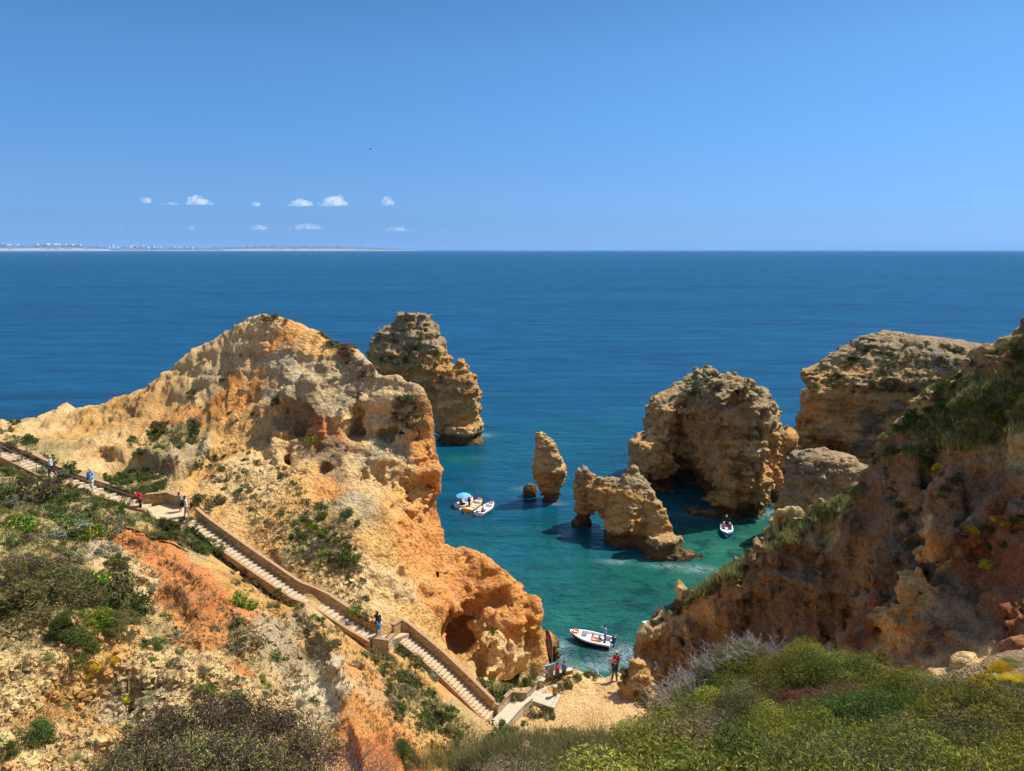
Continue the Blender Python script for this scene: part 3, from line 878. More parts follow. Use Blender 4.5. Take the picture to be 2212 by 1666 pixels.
STACKS['big'] = sea_rock("sea_stack", "massive rounded sea stack with a deep shaded hollow facing the boats", "sea stack", [
    (107, .9, [(878, 1424, 1500), (905, 1418, 1500), (925, 1405, 1500), (950, 1366, 1500), (975, 1357, 1500), (1010, 1358, 1500), (1040, 1368, 1492), (1058, 1372, 1480)], 0),
    (111, -6, [(812, 1556, 1582), (820, 1535, 1600), (834, 1508, 1622), (850, 1475, 1640), (868, 1440, 1650), (890, 1422, 1660), (930, 1410, 1650), (1000, 1430, 1640), (1050, 1440, 1620)], 0, 3.0),
    (104, .8, [(812, 1560, 1596), (824, 1530, 1622), (842, 1505, 1650), (862, 1500, 1668), (885, 1530, 1680)], 0),
    (100, -8, [(826, 1566, 1606), (840, 1552, 1640), (858, 1548, 1664), (885, 1547, 1686), (910, 1547, 1696), (940, 1547, 1698), (960, 1548, 1684), (985, 1548, 1670), (1020, 1549, 1668), (1060, 1552, 1668)], 0, 5.0),
    (98, .9, [(1010, 1558, 1668), (1040, 1560, 1668), (1070, 1570, 1664), (1090, 1576, 1656), (1112, 1586, 1654), (1122, 1586, 1650)], 0),
    (94.5, .7, [(1008, 1503, 1520), (1022, 1492, 1530), (1045, 1488, 1538), (1070, 1488, 1540), (1092, 1490, 1545), (1108, 1494, 1545)], 0),
    (94, .5, [(1066, 1530, 1600), (1078, 1520, 1600), (1095, 1498, 1600), (1112, 1500, 1605)], 0)],
    .19, carves=[(1500, 975, 98, 2.6, 8.5, 7.5), (1495, 1050, 101, 3.0, 8, 2.8), (1440, 1052, 101, 3.0, 3.5, 1.6)], amp=.95, strata=.45, seed=6.0, col=(OCH, PALE, BRN))
STACKS['far_right'] = sea_rock("sea_stack", "broad layered stack with bushy top and a bridge of rock on its left side", "sea stack", [
    (120, .55, [(722, 1884, 1954), (730, 1868, 2044), (742, 1848, 2114), (762, 1818, 2190), (788, 1783, 2214), (810, 1753, 2224), (830, 1745, 2230), (880, 1745, 2240), (1000, 1760, 2240)], 0),
    (114, -5.5, [(812, 1842, 2200), (826, 1806, 2230), (846, 1786, 2250), (880, 1780, 2260), (915, 1778, 2270), (945, 1772, 2270), (975, 1770, 2270), (1015, 1770, 2270)], 0, 5.0),
    (112, .8, [(822, 1752, 1800), (845, 1732, 1806), (880, 1726, 1806), (915, 1722, 1800), (945, 1716, 1796), (975, 1712, 1790), (1010, 1716, 1790)], 0),
    (108, .9, [(928, 1672, 1716), (938, 1660, 1724), (962, 1664, 1722)], 0),
    (112, 1.0, [(930, 1694, 1745), (955, 1686, 1760), (985, 1690, 1760), (1012, 1692, 1750)], 0)],
    .24, carves=[(1790, 990, 109, 4.0, 4, 2.6), (1692, 990, 110, .7, 4, 2.0)], amp=.8, strata=.8, seed=7.0, col=(OCH, BRN, BRN))
sea_rock("low_rock", "knobbly grey ochre rock in front of the broad layered stack", "rock", [
    (85, .7, [(975, 1735, 1790), (985, 1712, 1840), (1005, 1702, 1862), (1040, 1696, 1880), (1080, 1690, 1900), (1120, 1682, 1920), (1152, 1680, 1930)], 0)],
    .16, amp=.9, sc=.75, strata=.3, seed=8.0, col=(OCH, GRY, BRN), k=.4)
sea_rock("wave_washed_rock", "small dark rock in the channel right of the massive stack", "rock", [
    (99, .8, [(1008, 1672, 1684), (1020, 1668, 1690), (1042, 1666, 1692)], 0)], .13, amp=.6, sc=.35, strata=.1, seed=9.0, col=(ORG, BRN, BRN), topgrey=False, k=.3)
sea_rock("low_rock", "low brown rock reaching into the water behind the feather flag", "rock", [
    (58.5, .7, [(1366, 1150, 1185), (1374, 1138, 1200), (1386, 1132, 1207), (1400, 1132, 1207)], 0)], .1, amp=.8, sc=.4, strata=.1, seed=10.0, col=(ORG, BRN, BRN), topgrey=False, k=.3)
sea_rock("boulder", "tall upright boulder at the edge of the sandy terrace", "boulder", [
    (46.6, .75, [(1430, 1372, 1386), (1440, 1362, 1398), (1460, 1352, 1408), (1485, 1346, 1414), (1510, 1342, 1416), (1535, 1344, 1414), (1560, 1346, 1410)], .1)],
    .08, amp=.9, sc=.35, strata=.1, seed=11.0, col=(PALE, OCH, BRN), base=False, zmin=2.5, topgrey=False, k=.3, mat=M_ROCK)

# ------------------------------------------------------------------ water
def build_water():
    bands = [(-4, 0), ]
    az = np.radians(np.concatenate([np.linspace(-179.9, -62, 25), np.linspace(-60, 60, 241), np.linspace(62, 179.9, 25)]))
    rr = np.concatenate([[0.5], np.exp(np.linspace(math.log(35), math.log(160), 260)), np.exp(np.linspace(math.log(165), math.log(45000), 60))])
    A, R = np.meshgrid(az, rr, indexing='ij')
    x, y = R * np.sin(A), R * np.cos(A)
    z = np.zeros_like(x)
    v = np.stack([x, y, z], -1).reshape(-1, 3)
    na, nr = x.shape
    ii = np.arange(na * nr).reshape(na, nr)
    q = np.stack([ii[:-1, :-1], ii[1:, :-1], ii[1:, 1:], ii[:-1, 1:]], -1).reshape(-1, 4)[:, ::-1]
    # depth tone: 0 deep blue .. 1 shallow; from the sea bed shape, plus one painted reflection
    xx, yy = v[:, 0], v[:, 1]
    # depth zones, and a painted green reflection below the twin stack: position, radius, tone
    Zs = [(1620, 1150, 5, .8), (1550, 1180, 6, .75), (1450, 1260, 8, .7), (1300, 1290, 8, .62), (1500, 1240, 6, .7), (1180, 1260, 6, .5), (1350, 1350, 7, .62), (1250, 1330, 8, .6), (1060, 1170, 6, .42), (1200, 1180, 8, .42), (1320, 1230, 6, .5),
          (1180, 1440, 2.6, 1.05), (1140, 1430, 2.2, 1.1), (1240, 1440, 2.0, .85), (1100, 1110, 8, .28), (1440, 1080, 7, .5), (990, 990, 3.5, .5), (1690, 1080, 3, .9), (1680, 1110, 2.5, .85), (1300, 950, 14, .22), (1100, 980, 14, .25), (1250, 1060, 9, .22)]
    wob = 1 + 1.1 * (fbm(xx * .16, yy * .16, xx * 0, 4) - .5)
    t = .44 * np.exp(-(((xx - 12) / 26) ** 2 + ((yy - 74) / 24) ** 2) ** 1.5)
    for U, V, r, a in Zs:
        p = pt(U, V, z=0)
        t = np.maximum(t, a * np.exp(-((xx - p[0]) ** 2 + (yy - p[1]) ** 2) / (2 * r * wob) ** 2 * 1.0))
    far = np.clip(1 - (np.hypot(xx, yy) - 60) / 160, 0, 1)
    t = np.maximum(t, .26 * far)
    fo = np.zeros(len(v))
    for U, V, rx, ry in ((1330, 1214, 1.6, .6), (1440, 1222, 2.4, .6), (1505, 1230, 2.2, 1.0), (1520, 1112, 3.5, .8), (1600, 1118, 4, .9), (1670, 1108, 3, 1.2), (1690, 1070, 2.5, 3), (990, 950, 3.5, 1.2), (1040, 940, 2, 1.5), (1145, 1056, 2, .8), (1190, 1088, 2, .6),
                         (1350, 1412, 2.2, 1.8), (1340, 1432, 2.5, 1.2), (1300, 1440, 3, .8), (1200, 1395, 1.6, 1.0), (1180, 1420, 2, 1.0), (1100, 1462, 2, .6)):
        p = pt(U, V, z=0)
        fo = np.maximum(fo, np.exp(-(((xx - p[0]) / rx) ** 2 + ((yy - p[1]) / ry) ** 2)))
    me = mesh_np("sea", v, q, [water_material()], smooth=True, attrs={"shallow": t, "foam": fo})
    o = obj("sea", me)
    tag(o, kind="structure")


def water_material():
    m, nt, out = nt_new("sea_water")
    L = nt.links.new
    geo = N(nt, "ShaderNodeNewGeometry")
    pos = geo.outputs["Position"]
    at = N(nt, "ShaderNodeAttribute", attribute_name="shallow")
    sh = at.outputs["Fac"]
    # broad tone patches
    n1 = N(nt, "ShaderNodeTexNoise", i_Scale=0.09, i_Detail=5, i_Roughness=0.6)
    L(pos, n1.inputs["Vector"])
    s = mth(nt, 'ADD', sh, mth(nt, 'MULTIPLY', mth(nt, 'SUBTRACT', n1.outputs[0], .5), .42))
    c = ramp(nt, s, [(0.0, (0.0045, 0.069, 0.145)), (0.2, (0.0030, 0.069, 0.116)), (0.42, (0.0045, 0.086, 0.098)), (0.65, (0.013, 0.122, 0.086)), (0.88, (0.038, 0.138, 0.086)), (1.0, (0.085, 0.130, 0.072))])
    # weed and stones on the bed
    n2 = N(nt, "ShaderNodeTexNoise", i_Scale=0.33, i_Detail=7, i_Roughness=0.62)
    L(pos, n2.inputs["Vector"])
    dk = ramp(nt, n2.outputs[0], [(0.5, (0, 0, 0)), (0.62, (1, 1, 1))])
    dkm = mth(nt, 'MULTIPLY', dk, ramp(nt, sh, [(0.3, (0, 0, 0)), (0.6, (.75, .75, .75))]))
    c = mix(nt, dkm, c, (0.006, 0.045, 0.05))
    # wind streaks offshore
    mp = N(nt, "ShaderNodeMapping")
    mp.inputs["Scale"].default_value = (0.0035, 0.012, 1)
    mp.inputs["Rotation"].default_value = (0, 0, .12)
    L(pos, mp.inputs[0])
    n3 = N(nt, "ShaderNodeTexNoise", i_Scale=1.0, i_Detail=6, i_Roughness=0.6)
    L(mp.outputs[0], n3.inputs["Vector"])
    c = mix(nt, 1.0, c, ramp(nt, n3.outputs[0], [(0.3, (0.72, 0.77, 0.80)), (0.7, (1.1, 1.1, 1.1))]), 'MULTIPLY')
    bs = N(nt, "ShaderNodeBsdfDiffuse")
    gl = N(nt, "ShaderNodeBsdfGlossy", i_Roughness=0.06)
    L(c, bs.inputs["Color"])
    # a choppy sea mirrors only part of the sky, and mostly its upper, darker part
    fr = N(nt, "ShaderNodeFresnel", i_IOR=1.333)
    fac = mth(nt, 'MINIMUM', mth(nt, 'MULTIPLY', mth(nt, 'SUBTRACT', fr.outputs[0], .02, True), .42), .17)
    # ripples: lit and shaded wave facets painted into the water colour
    mpr = N(nt, "ShaderNodeMapping")
    mpr.inputs["Scale"].default_value = (0.030, 0.11, 1)
    mpr.inputs["Rotation"].default_value = (0, 0, -.15)
    L(pos, mpr.inputs[0])
    nr = N(nt, "ShaderNodeTexNoise", i_Scale=1.0, i_Detail=11, i_Roughness=0.74)
    L(mpr.outputs[0], nr.inputs["Vector"])
    c = mix(nt, 1.0, c, ramp(nt, nr.outputs[0], [(0.36, (0.66, 0.72, 0.76)), (0.5, (1.0, 1.0, 1.0)), (0.64, (1.5, 1.34, 1.28))]), 'MULTIPLY')
    # foam streaks
    fa = N(nt, "ShaderNodeAttribute", attribute_name="foam")
    mpf = N(nt, "ShaderNodeMapping")
    mpf.inputs["Scale"].default_value = (1.1, 2.0, 1)
    L(pos, mpf.inputs[0])
    nf = N(nt, "ShaderNodeTexNoise", i_Scale=1.3, i_Detail=6, i_Roughness=0.7, i_Distortion=1.2)
    L(mpf.outputs[0], nf.inputs["Vector"])
    rid = mth(nt, 'SUBTRACT', 1.0, mth(nt, 'MULTIPLY', mth(nt, 'ABSOLUTE', mth(nt, 'SUBTRACT', nf.outputs[0], .5)), 14.0), clamp=True)
    fm = mth(nt, 'MULTIPLY', mth(nt, 'MULTIPLY', rid, fa.outputs["Fac"]), .5, clamp=True)
    L(mix(nt, fm, c, (.62, .70, .70)), bs.inputs["Color"])
    # waves: swell crests run roughly left-right, wind ripples over them
    cd = N(nt, "ShaderNodeVectorMath", operation='LENGTH')
    L(pos, cd.inputs[0])
    dist = cd.outputs["Value"]
    h = None
    for sc, amp, st in (((0.08, 0.26, .2), .9, 3), ((0.36, 1.0, .5), .5, 4), ((1.2, 2.8, 1), .2, 4), ((.02, .06, 1), 2.5, 2)):
        mp = N(nt, "ShaderNodeMapping")
        mp.inputs["Scale"].default_value = sc
        mp.inputs["Rotation"].default_value = (0, 0, -.2)
        L(pos, mp.inputs[0])
        n = N(nt, "ShaderNodeTexNoise", i_Scale=1.0, i_Detail=st, i_Roughness=0.55)
        L(mp.outputs[0], n.inputs["Vector"])
        a = mth(nt, 'MULTIPLY', n.outputs[0], amp)
        h = a if h is None else mth(nt, 'ADD', h, a)
    for q, dst in ((bs, 1.7), (gl, .5), (fr, 2.2)):
        b = N(nt, "ShaderNodeBump", i_Strength=1.0, i_Distance=dst)
        L(h, b.inputs["Height"])
        L(b.outputs[0], q.inputs["Normal"])
    ms = N(nt, "ShaderNodeMixShader")
    L(fac, ms.inputs[0])
    L(bs.outputs[0], ms.inputs[1])
    L(gl.outputs[0], ms.inputs[2])
    L(ms.outputs[0], out.inputs[0])
    return m


build_water()

# ------------------------------------------------------------------ simple materials
def flat_mat(name, col, rough=.7, noise=.12, scale=6.0, metal=0.0, bump=0.0, spec=.3):
    m, nt, out = nt_new(name)
    bs = N(nt, "ShaderNodeBsdfPrincipled", i_Roughness=rough, i_Metallic=metal)
    bs.inputs["Specular IOR Level"].default_value = spec
    tc = N(nt, "ShaderNodeTexCoord")
    n = N(nt, "ShaderNodeTexNoise", i_Scale=scale, i_Detail=5, i_Roughness=.65)
    nt.links.new(tc.outputs["Object"], n.inputs["Vector"])
    lo, hi = 1 - noise * 1.6, 1 + noise * 1.6
    c = mix(nt, 1.0, (*col, 1), ramp(nt, n.outputs[0], [(.3, (lo, lo, lo)), (.7, (hi, hi, hi))]), 'MULTIPLY')
    nt.links.new(c, bs.inputs["Base Color"])
    if bump:
        b = N(nt, "ShaderNodeBump", i_Strength=1.0, i_Distance=bump)
        nt.links.new(n.outputs[0], b.inputs["Height"])
        nt.links.new(b.outputs[0], bs.inputs["Normal"])
    nt.links.new(bs.outputs[0], out.inputs[0])
    return m


def masonry_mat(name, c1, c2, mortar):
    m, nt, out = nt_new(name)
    L = nt.links.new
    geo = N(nt, "ShaderNodeNewGeometry")
    mp = N(nt, "ShaderNodeMapping")
    mp.inputs["Scale"].default_value = (3.6, 3.6, 6.5)
    L(geo.outputs["Position"], mp.inputs[0])
    vo = N(nt, "ShaderNodeTexVoronoi", i_Scale=1.0, i_Randomness=.9)
    ve = N(nt, "ShaderNodeTexVoronoi", feature='DISTANCE_TO_EDGE', i_Scale=1.0, i_Randomness=.9)
    L(mp.outputs[0], vo.inputs["Vector"])
    L(mp.outputs[0], ve.inputs["Vector"])
    sep = N(nt, "ShaderNodeSeparateColor")
    L(vo.outputs["Color"], sep.inputs[0])
    c = ramp(nt, sep.outputs[0], [(0, c1), (.5, c2), (1, tuple(k * .62 for k in c1))])
    c = mix(nt, ramp(nt, ve.outputs["Distance"], [(.02, (1, 1, 1)), (.08, (0, 0, 0))]), c, mortar)
    n = N(nt, "ShaderNodeTexNoise", i_Scale=14, i_Detail=4)
    L(geo.outputs["Position"], n.inputs["Vector"])
    c = mix(nt, 1.0, c, ramp(nt, n.outputs[0], [(.3, (.75, .75, .75)), (.7, (1.2, 1.2, 1.2))]), 'MULTIPLY')
    bs = N(nt, "ShaderNodeBsdfPrincipled", i_Roughness=.9)
    bs.inputs["Specular IOR Level"].default_value = .15
    L(c, bs.inputs["Base Color"])
    b = N(nt, "ShaderNodeBump", i_Strength=1.0, i_Distance=.05)
    L(ramp(nt, ve.outputs["Distance"], [(0, (0, 0, 0)), (.16, (1, 1, 1))]), b.inputs["Height"])
    L(b.outputs[0], bs.inputs["Normal"])
    L(bs.outputs[0], out.inputs[0])
    return m


M_MASON = masonry_mat("stone_masonry", (.50, .31, .12), (.60, .42, .20), (.42, .27, .12))
M_PMASON = masonry_mat("pale_masonry", (.55, .42, .25), (.66, .55, .38), (.50, .38, .22))
M_COPE = flat_mat("coping_stone", (.35, .21, .115), .85, .15, 5, bump=.01)
M_TREAD = flat_mat("step_stone", (.50, .38, .235), .85, .15, 6, bump=.01)
M_CONC = flat_mat("pale_concrete", (.50, .41, .27), .85, .14, 4, bump=.01)
M_KERB = flat_mat("kerb_stone", (.36, .21, .10), .85, .15, 5, bump=.01)
M_RAIL = flat_mat("rail_metal", (.22, .17, .13), .5, .1, 8, metal=.5)
M_PAVE = flat_mat("paving", (.54, .40, .22), .88, .16, 3, bump=.01)


class MB:
    """collects shapes into one mesh"""

    def __init__(self):
        self.v, self.f = [], []

    def add(self, v, f):
        n = len(self.v)
        self.v += [tuple(p) for p in v]
        self.f += [tuple(i + n for i in q) for q in f]

    def prism(self, poly, z0s, z1s):
        """poly: list of (x,y); z0s,z1s: bottom and top heights per corner"""
        n = len(poly)
        v = [(p[0], p[1], z) for p, z in zip(poly, z0s)] + [(p[0], p[1], z) for p, z in zip(poly, z1s)]
        f = [tuple(range(n))[::-1], tuple(range(n, 2 * n))] + [(i, (i + 1) % n, n + (i + 1) % n, n + i) for i in range(n)]
        self.add(v, f)

    def box(self, c, s, rz=0.0):
        x, y = s[0] / 2, s[1] / 2
        cs, sn = math.cos(rz), math.sin(rz)
        poly = [(c[0] + a * cs - b * sn, c[1] + a * sn + b * cs) for a, b in ((-x, -y), (x, -y), (x, y), (-x, y))]
        self.prism(poly, [c[2] - s[2] / 2] * 4, [c[2] + s[2] / 2] * 4)

    def tube(self, pts, r, seg=6, cap=True):
        pts = [Vector(p) for p in pts]
        rs = r if isinstance(r, (list, tuple)) else [r] * len(pts)
        v = []
        for i, p in enumerate(pts):
            d = (pts[min(i + 1, len(pts) - 1)] - pts[max(i - 1, 0)]).normalized()
            a = d.orthogonal().normalized() if abs(d.z) < .95 else Vector((1, 0, 0))
            a = (a - d * a.dot(d)).normalized()
            b = d.cross(a)
            v += [tuple(p + rs[i] * (a * math.cos(t) + b * math.sin(t))) for t in [2 * math.pi * k / seg for k in range(seg)]]
        f = []
        for i in range(len(pts) - 1):
            for k in range(seg):
                a0, b0 = i * seg + k, i * seg + (k + 1) % seg
                f.append((a0, b0, b0 + seg, a0 + seg))
        if cap:
            f.append(tuple(range(seg))[::-1])
            f.append(tuple((len(pts) - 1) * seg + k for k in range(seg)))
        self.add(v, f)

    def lathe(self, prof, c=(0, 0, 0), seg=16, sx=1.0, sy=1.0):
        v = []
        for r, z in prof:
            v += [(c[0] + sx * r * math.cos(2 * math.pi * k / seg), c[1] + sy * r * math.sin(2 * math.pi * k / seg), c[2] + z) for k in range(seg)]
        f = []
        for i in range(len(prof) - 1):
            for k in range(seg):
                a0, b0 = i * seg + k, i * seg + (k + 1) % seg
                f.append((a0, b0, b0 + seg, a0 + seg))
        f.append(tuple(range(seg))[::-1])
        f.append(tuple((len(prof) - 1) * seg + k for k in range(seg)))
        self.add(v, f)

    def torus(self, c, R, r, seg=20, s2=8, rot=None):
        v, f = [], []
        for i in range(seg):
            a = 2 * math.pi * i / seg
            for k in range(s2):
                b = 2 * math.pi * k / s2
                p = Vector(((R + r * math.cos(b)) * math.cos(a), (R + r * math.cos(b)) * math.sin(a), r * math.sin(b)))
                if rot:
                    p = rot @ p
                v.append(tuple(p + Vector(c)))
                f.append((i * s2 + k, ((i + 1) % seg) * s2 + k, ((i + 1) % seg) * s2 + (k + 1) % s2, i * s2 + (k + 1) % s2))
        self.add(v, f)

    def build(self, name, mat, parent=None, smooth=False, loc=None):
        me = bpy.data.meshes.new(name)
        v = self.v
        if loc is not None:
            v = [(a - loc[0], b - loc[1], c - loc[2]) for a, b, c in v]
        me.from_pydata(v, [], self.f)
        me.materials.append(mat)
        if smooth:
            me.polygons.foreach_set("use_smooth", [True] * len(me.polygons))
        me.update()
        return obj(name, me, parent, loc)


def empty(name, loc=(0, 0, 0), rz=0.0):
    o = bpy.data.objects.new(name, None)
    COL.objects.link(o)
    o.location = loc
    o.rotation_euler = (0, 0, rz)
    return o


def offset_line(P, d):
    """offset a 3-D polyline sideways by d (positive: to the left of travel)"""
    out = []
    for i, p in enumerate(P):
        a, b = P[max(i - 1, 0)], P[min(i + 1, len(P) - 1)]
        t = np.array((b[0] - a[0], b[1] - a[1]))
        t = t / (np.linalg.norm(t) + 1e-9)
        out.append((p[0] - t[1] * d, p[1] + t[0] * d, p[2]))
    return out


def wall_line(mb, P, th, h0_, h1_):
    """a wall along P; from h0_ below the line to h1_ above it"""
    L, R = offset_line(P, th / 2), offset_line(P, -th / 2)
    n = len(P)
    v = []
    for i in range(n):
        v += [(L[i][0], L[i][1], P[i][2] + h0_), (R[i][0], R[i][1], P[i][2] + h0_), (R[i][0], R[i][1], P[i][2] + h1_), (L[i][0], L[i][1], P[i][2] + h1_)]
    f = [(0, 1, 2, 3), tuple((n - 1) * 4 + k for k in (3, 2, 1, 0))]
    for i in range(n - 1):
        for k in range(4):
            a, b = i * 4 + k, i * 4 + (k + 1) % 4
            f.append((a, a + 4, b + 4, b))
    mb.add(v, f)


def stone_wall(label, P, h, th=.28, deep=1.6, mat=None, cope=None, name="stone_wall", group=None):
    r = empty(name, P[0])
    tag(r, label, "wall", group)
    m = MB()
    wall_line(m, P, th, -deep, h)
    o = m.build("masonry", mat or M_MASON, r)
    m2 = MB()
    wall_line(m2, P, th + .08, h + .003, h + .09)
    o2 = m2.build("coping", cope or M_COPE, r)
    for q in (o, o2):
        q.matrix_parent_inverse = Matrix.Translation(-Vector(P[0]))
    return r


def flight(label, P, width, riser, kerb=True, tread_mat=None):
    """steps following the centre line P (list of 3-D points going down)"""
    r = empty("staircase", P[0])
    tag(r, label, "staircase")
    P = [np.array(p) for p in P]
    seg = [np.linalg.norm((b - a)[:2]) for a, b in zip(P[:-1], P[1:])]
    cum = np.concatenate([[0], np.cumsum(seg)])
    total = cum[-1]
    n = max(2, int(round((P[0][2] - P[-1][2]) / riser)))
    inv = Matrix.Translation(-Vector(P[0]))

    def at(s):
        i = min(int(np.searchsorted(cum, s, 'right') - 1), len(seg) - 1)
        t = (s - cum[i]) / seg[i]
        return P[i] * (1 - t) + P[i + 1] * t, (P[i + 1] - P[i])[:2] / seg[i]
    for k in range(n):
        a, ta = at(total * k / n)
        b, tb = at(min(total * (k + 1) / n, total))
        z = P[0][2] + (P[-1][2] - P[0][2]) * k / n
        # height follows the line
        z = a[2] - .02
        w = width / 2
        poly = [(a[0] - ta[1] * w, a[1] + ta[0] * w), (a[0] + ta[1] * w, a[1] - ta[0] * w), (b[0] + tb[1] * w, b[1] - tb[0] * w), (b[0] - tb[1] * w, b[1] + tb[0] * w)]
        m = MB()
        m.prism(poly, [z - .9] * 4, [z - .045] * 4)
        over = [(p[0] + ta[0] * .0, p[1]) for p in poly]
        m.prism(over, [z - .042] * 4, [z] * 4)
        o = m.build("step", tread_mat or M_TREAD, r)
        o.matrix_parent_inverse = inv
    if kerb:
        m = MB()
        wall_line(m, [tuple(p) for p in offset_line([tuple(p) for p in P], -(width / 2 + .09))], .14, -.45, .05)
        o = m.build("kerb", M_KERB, r)
        o.matrix_parent_inverse = inv
    return r


def handrail(label, P, h=.92, every=1.9):
    r = empty("handrail", P[0])
    tag(r, label, "handrail")
    inv = Matrix.Translation(-Vector(P[0]))
    m = MB()
    m.tube([(p[0], p[1], p[2] + h) for p in P], .032, 6)
    m.build("rail", M_RAIL, r).matrix_parent_inverse = inv
    m = MB()
    m.tube([(p[0], p[1], p[2] + h * .55) for p in P], .016, 5)
    m.build("rail", M_RAIL, r).matrix_parent_inverse = inv
    P = [np.array(p) for p in P]
    seg = [np.linalg.norm((b - a)[:2]) for a, b in zip(P[:-1], P[1:])]
    cum = np.concatenate([[0], np.cumsum(seg)])
    s = .2
    while s < cum[-1]:
        i = min(int(np.searchsorted(cum, s, 'right') - 1), len(seg) - 1)
        t = (s - cum[i]) / seg[i]
        p = P[i] * (1 - t) + P[i + 1] * t
        m = MB()
        m.tube([(p[0], p[1], p[2] - .3), (p[0], p[1], p[2] + h)], .024, 6)
        m.build("post", M_RAIL, r).matrix_parent_inverse = inv
        s += every
    return r


def L3(*pts):
    return [tuple(pt(U, V, z=z)) for U, V, z in pts]


STAIR_W = 1.25
LA = L3((-60, 951, 21.45), (0, 975, 20.35), (60, 1002, 19.6), (111, 1027, 18.95), (160, 1045, 18.3), (200, 1058, 17.85))
flight("upper flight of pale stone steps at the left edge of the photo", LA, 1.15, .165)
LA2 = L3((200, 1058, 17.84), (250, 1074, 17.3), (300, 1091, 16.75), (322, 1096, 16.55))
flight("short flight of stone steps below the light blue shirt, half hidden by bushes", LA2, 1.1, .16)
stone_wall("low rough stone wall along the far side of the upper flight of steps", offset_line(LA + LA2[1:], .78), .42, .22, 1.0)
handrail("dark metal handrail on posts along the near side of the upper stairs", offset_line(LA + LA2[1:], -.62), .95)
# first landing with its stone parapet
land1 = L3((318, 1098, 16.5), (366, 1088, 16.45), (398, 1100, 16.4), (412, 1126, 16.3), (372, 1140, 16.35), (330, 1122, 16.45))
m = MB()
m.prism([p[:2] for p in land1], [14.6] * 6, [16.52] * 6)
o = m.build("landing", M_PAVE)
tag(o, "sandy paved landing inside the angled parapet halfway down the stairs", "landing")
stone_wall("angled honey stone parapet round the first landing, behind the person in red", L3((308, 1093, 16.5), (364, 1087, 16.5), (397, 1099, 16.45)), .85, .28)
# second flight
LB = L3((412, 1124, 16.25), (440, 1147, 15.6), (500, 1190, 14.35), (560, 1232, 13.15), (640, 1286, 11.6), (668, 1297, 11.25))
LB2 = L3((668, 1297, 11.24), (700, 1312, 10.9), (760, 1352, 9.85), (806, 1379, 9.1))
flight("long middle flight of stone steps below the person with the black backpack", LB, .95, .165)
flight("short middle flight of steps just above the second landing", LB2, .95, .165)
stone_wall("long tan stone wall with coping running down the far side of the middle stairs", offset_line(LB + LB2[1:], .60), .72, .2)
stone_wall("low coped kerb wall on the near side of the middle stairs", offset_line([tuple(p) for p in (LB + LB2[1:])[2:]], -.62), .06, .12, .35)
# second landing
land2 = L3((800, 1384, 9.0), (812, 1364, 9.05), (868, 1356, 8.95), (884, 1374, 8.85), (842, 1388, 8.9))
m = MB()
m.prism([p[:2] for p in land2][::-1], [7.6] * 5, [9.02] * 5)
o = m.build("landing", M_PAVE)
tag(o, "small landing where the visitors with the blue backpack stand", "landing")
stone_wall("low coped wall on the near side of the second landing, in front of the blue backpack", L3((806, 1386, 9.0), (838, 1392, 9.0), (850, 1376, 9.0)), .28, .3, 1.3, M_PMASON)
# third flight
LC = L3((872, 1378, 8.8), (905, 1404, 8.1), (948, 1440, 7.1), (1000, 1490, 5.7), (1040, 1530, 4.7), (1060, 1549, 4.2))
flight("lowest flight of worn stone steps ending at the concrete path", LC, 1.05, .17)
stone_wall("tall tan stone wall beside the lowest flight of steps, below the cave", [L3((849, 1374, 9.1))[0], L3((866, 1362, 9.1))[0]] + offset_line(LC, .66), .8, .22)
# path at the foot of the stairs and its walls
path = L3((1062, 1556, 4.15), (1076, 1542, 4.15), (1108, 1512, 4.1), (1140, 1508, 4.1), (1168, 1478, 4.1), (1184, 1486, 4.08), (1150, 1516, 4.08), (1128, 1532, 4.1), (1092, 1570, 4.15), (1074, 1574, 4.15))
m = MB()
m.prism([p[:2] for p in path], [3.0] * 10, [4.13] * 10)
tag(m.build("path", M_CONC), kind="structure")
stone_wall("zigzag low wall with brown coping on the far side of the path below the stairs", L3((1073, 1540, 4.1), (1104, 1510, 4.1), (1135, 1512, 4.1), (1160, 1486, 4.1)), .55, .24, 1.2, M_PMASON)
stone_wall("smooth pale concrete parapet on the near side of the path at the foot of the stairs", L3((1087, 1584, 4.1), (1108, 1560, 4.1), (1129, 1537, 4.1), (1148, 1522, 4.1)), .5, .22, 1.5, M_CONC, M_CONC)
# paved threshold and kerb steps of the terrace
m = MB()
m.prism([p[:2] for p in L3((1146, 1500, 4.15), (1190, 1498, 4.15), (1204, 1508, 4.15), (1190, 1528, 4.15), (1150, 1514, 4.15))][::-1], [3.4] * 5, [4.16] * 5)
tag(m.build("paved_threshold", M_CONC), "square of pale paving between the path and the sandy terrace", "paving")
for lab, a, b, z in (("inner of the two long kerb steps at the edge of the terrace", (1199, 1502), (1186, 1527), 4.2), ("outer and wider kerb step bordering the sand of the terrace", (1208, 1501), (1194, 1529), 4.26)):
    m = MB()
    wall_line(m, L3((*a, z), (*b, z)), .22, -.5, .03)
    tag(m.build("kerb_step", M_CONC), lab, "kerb")
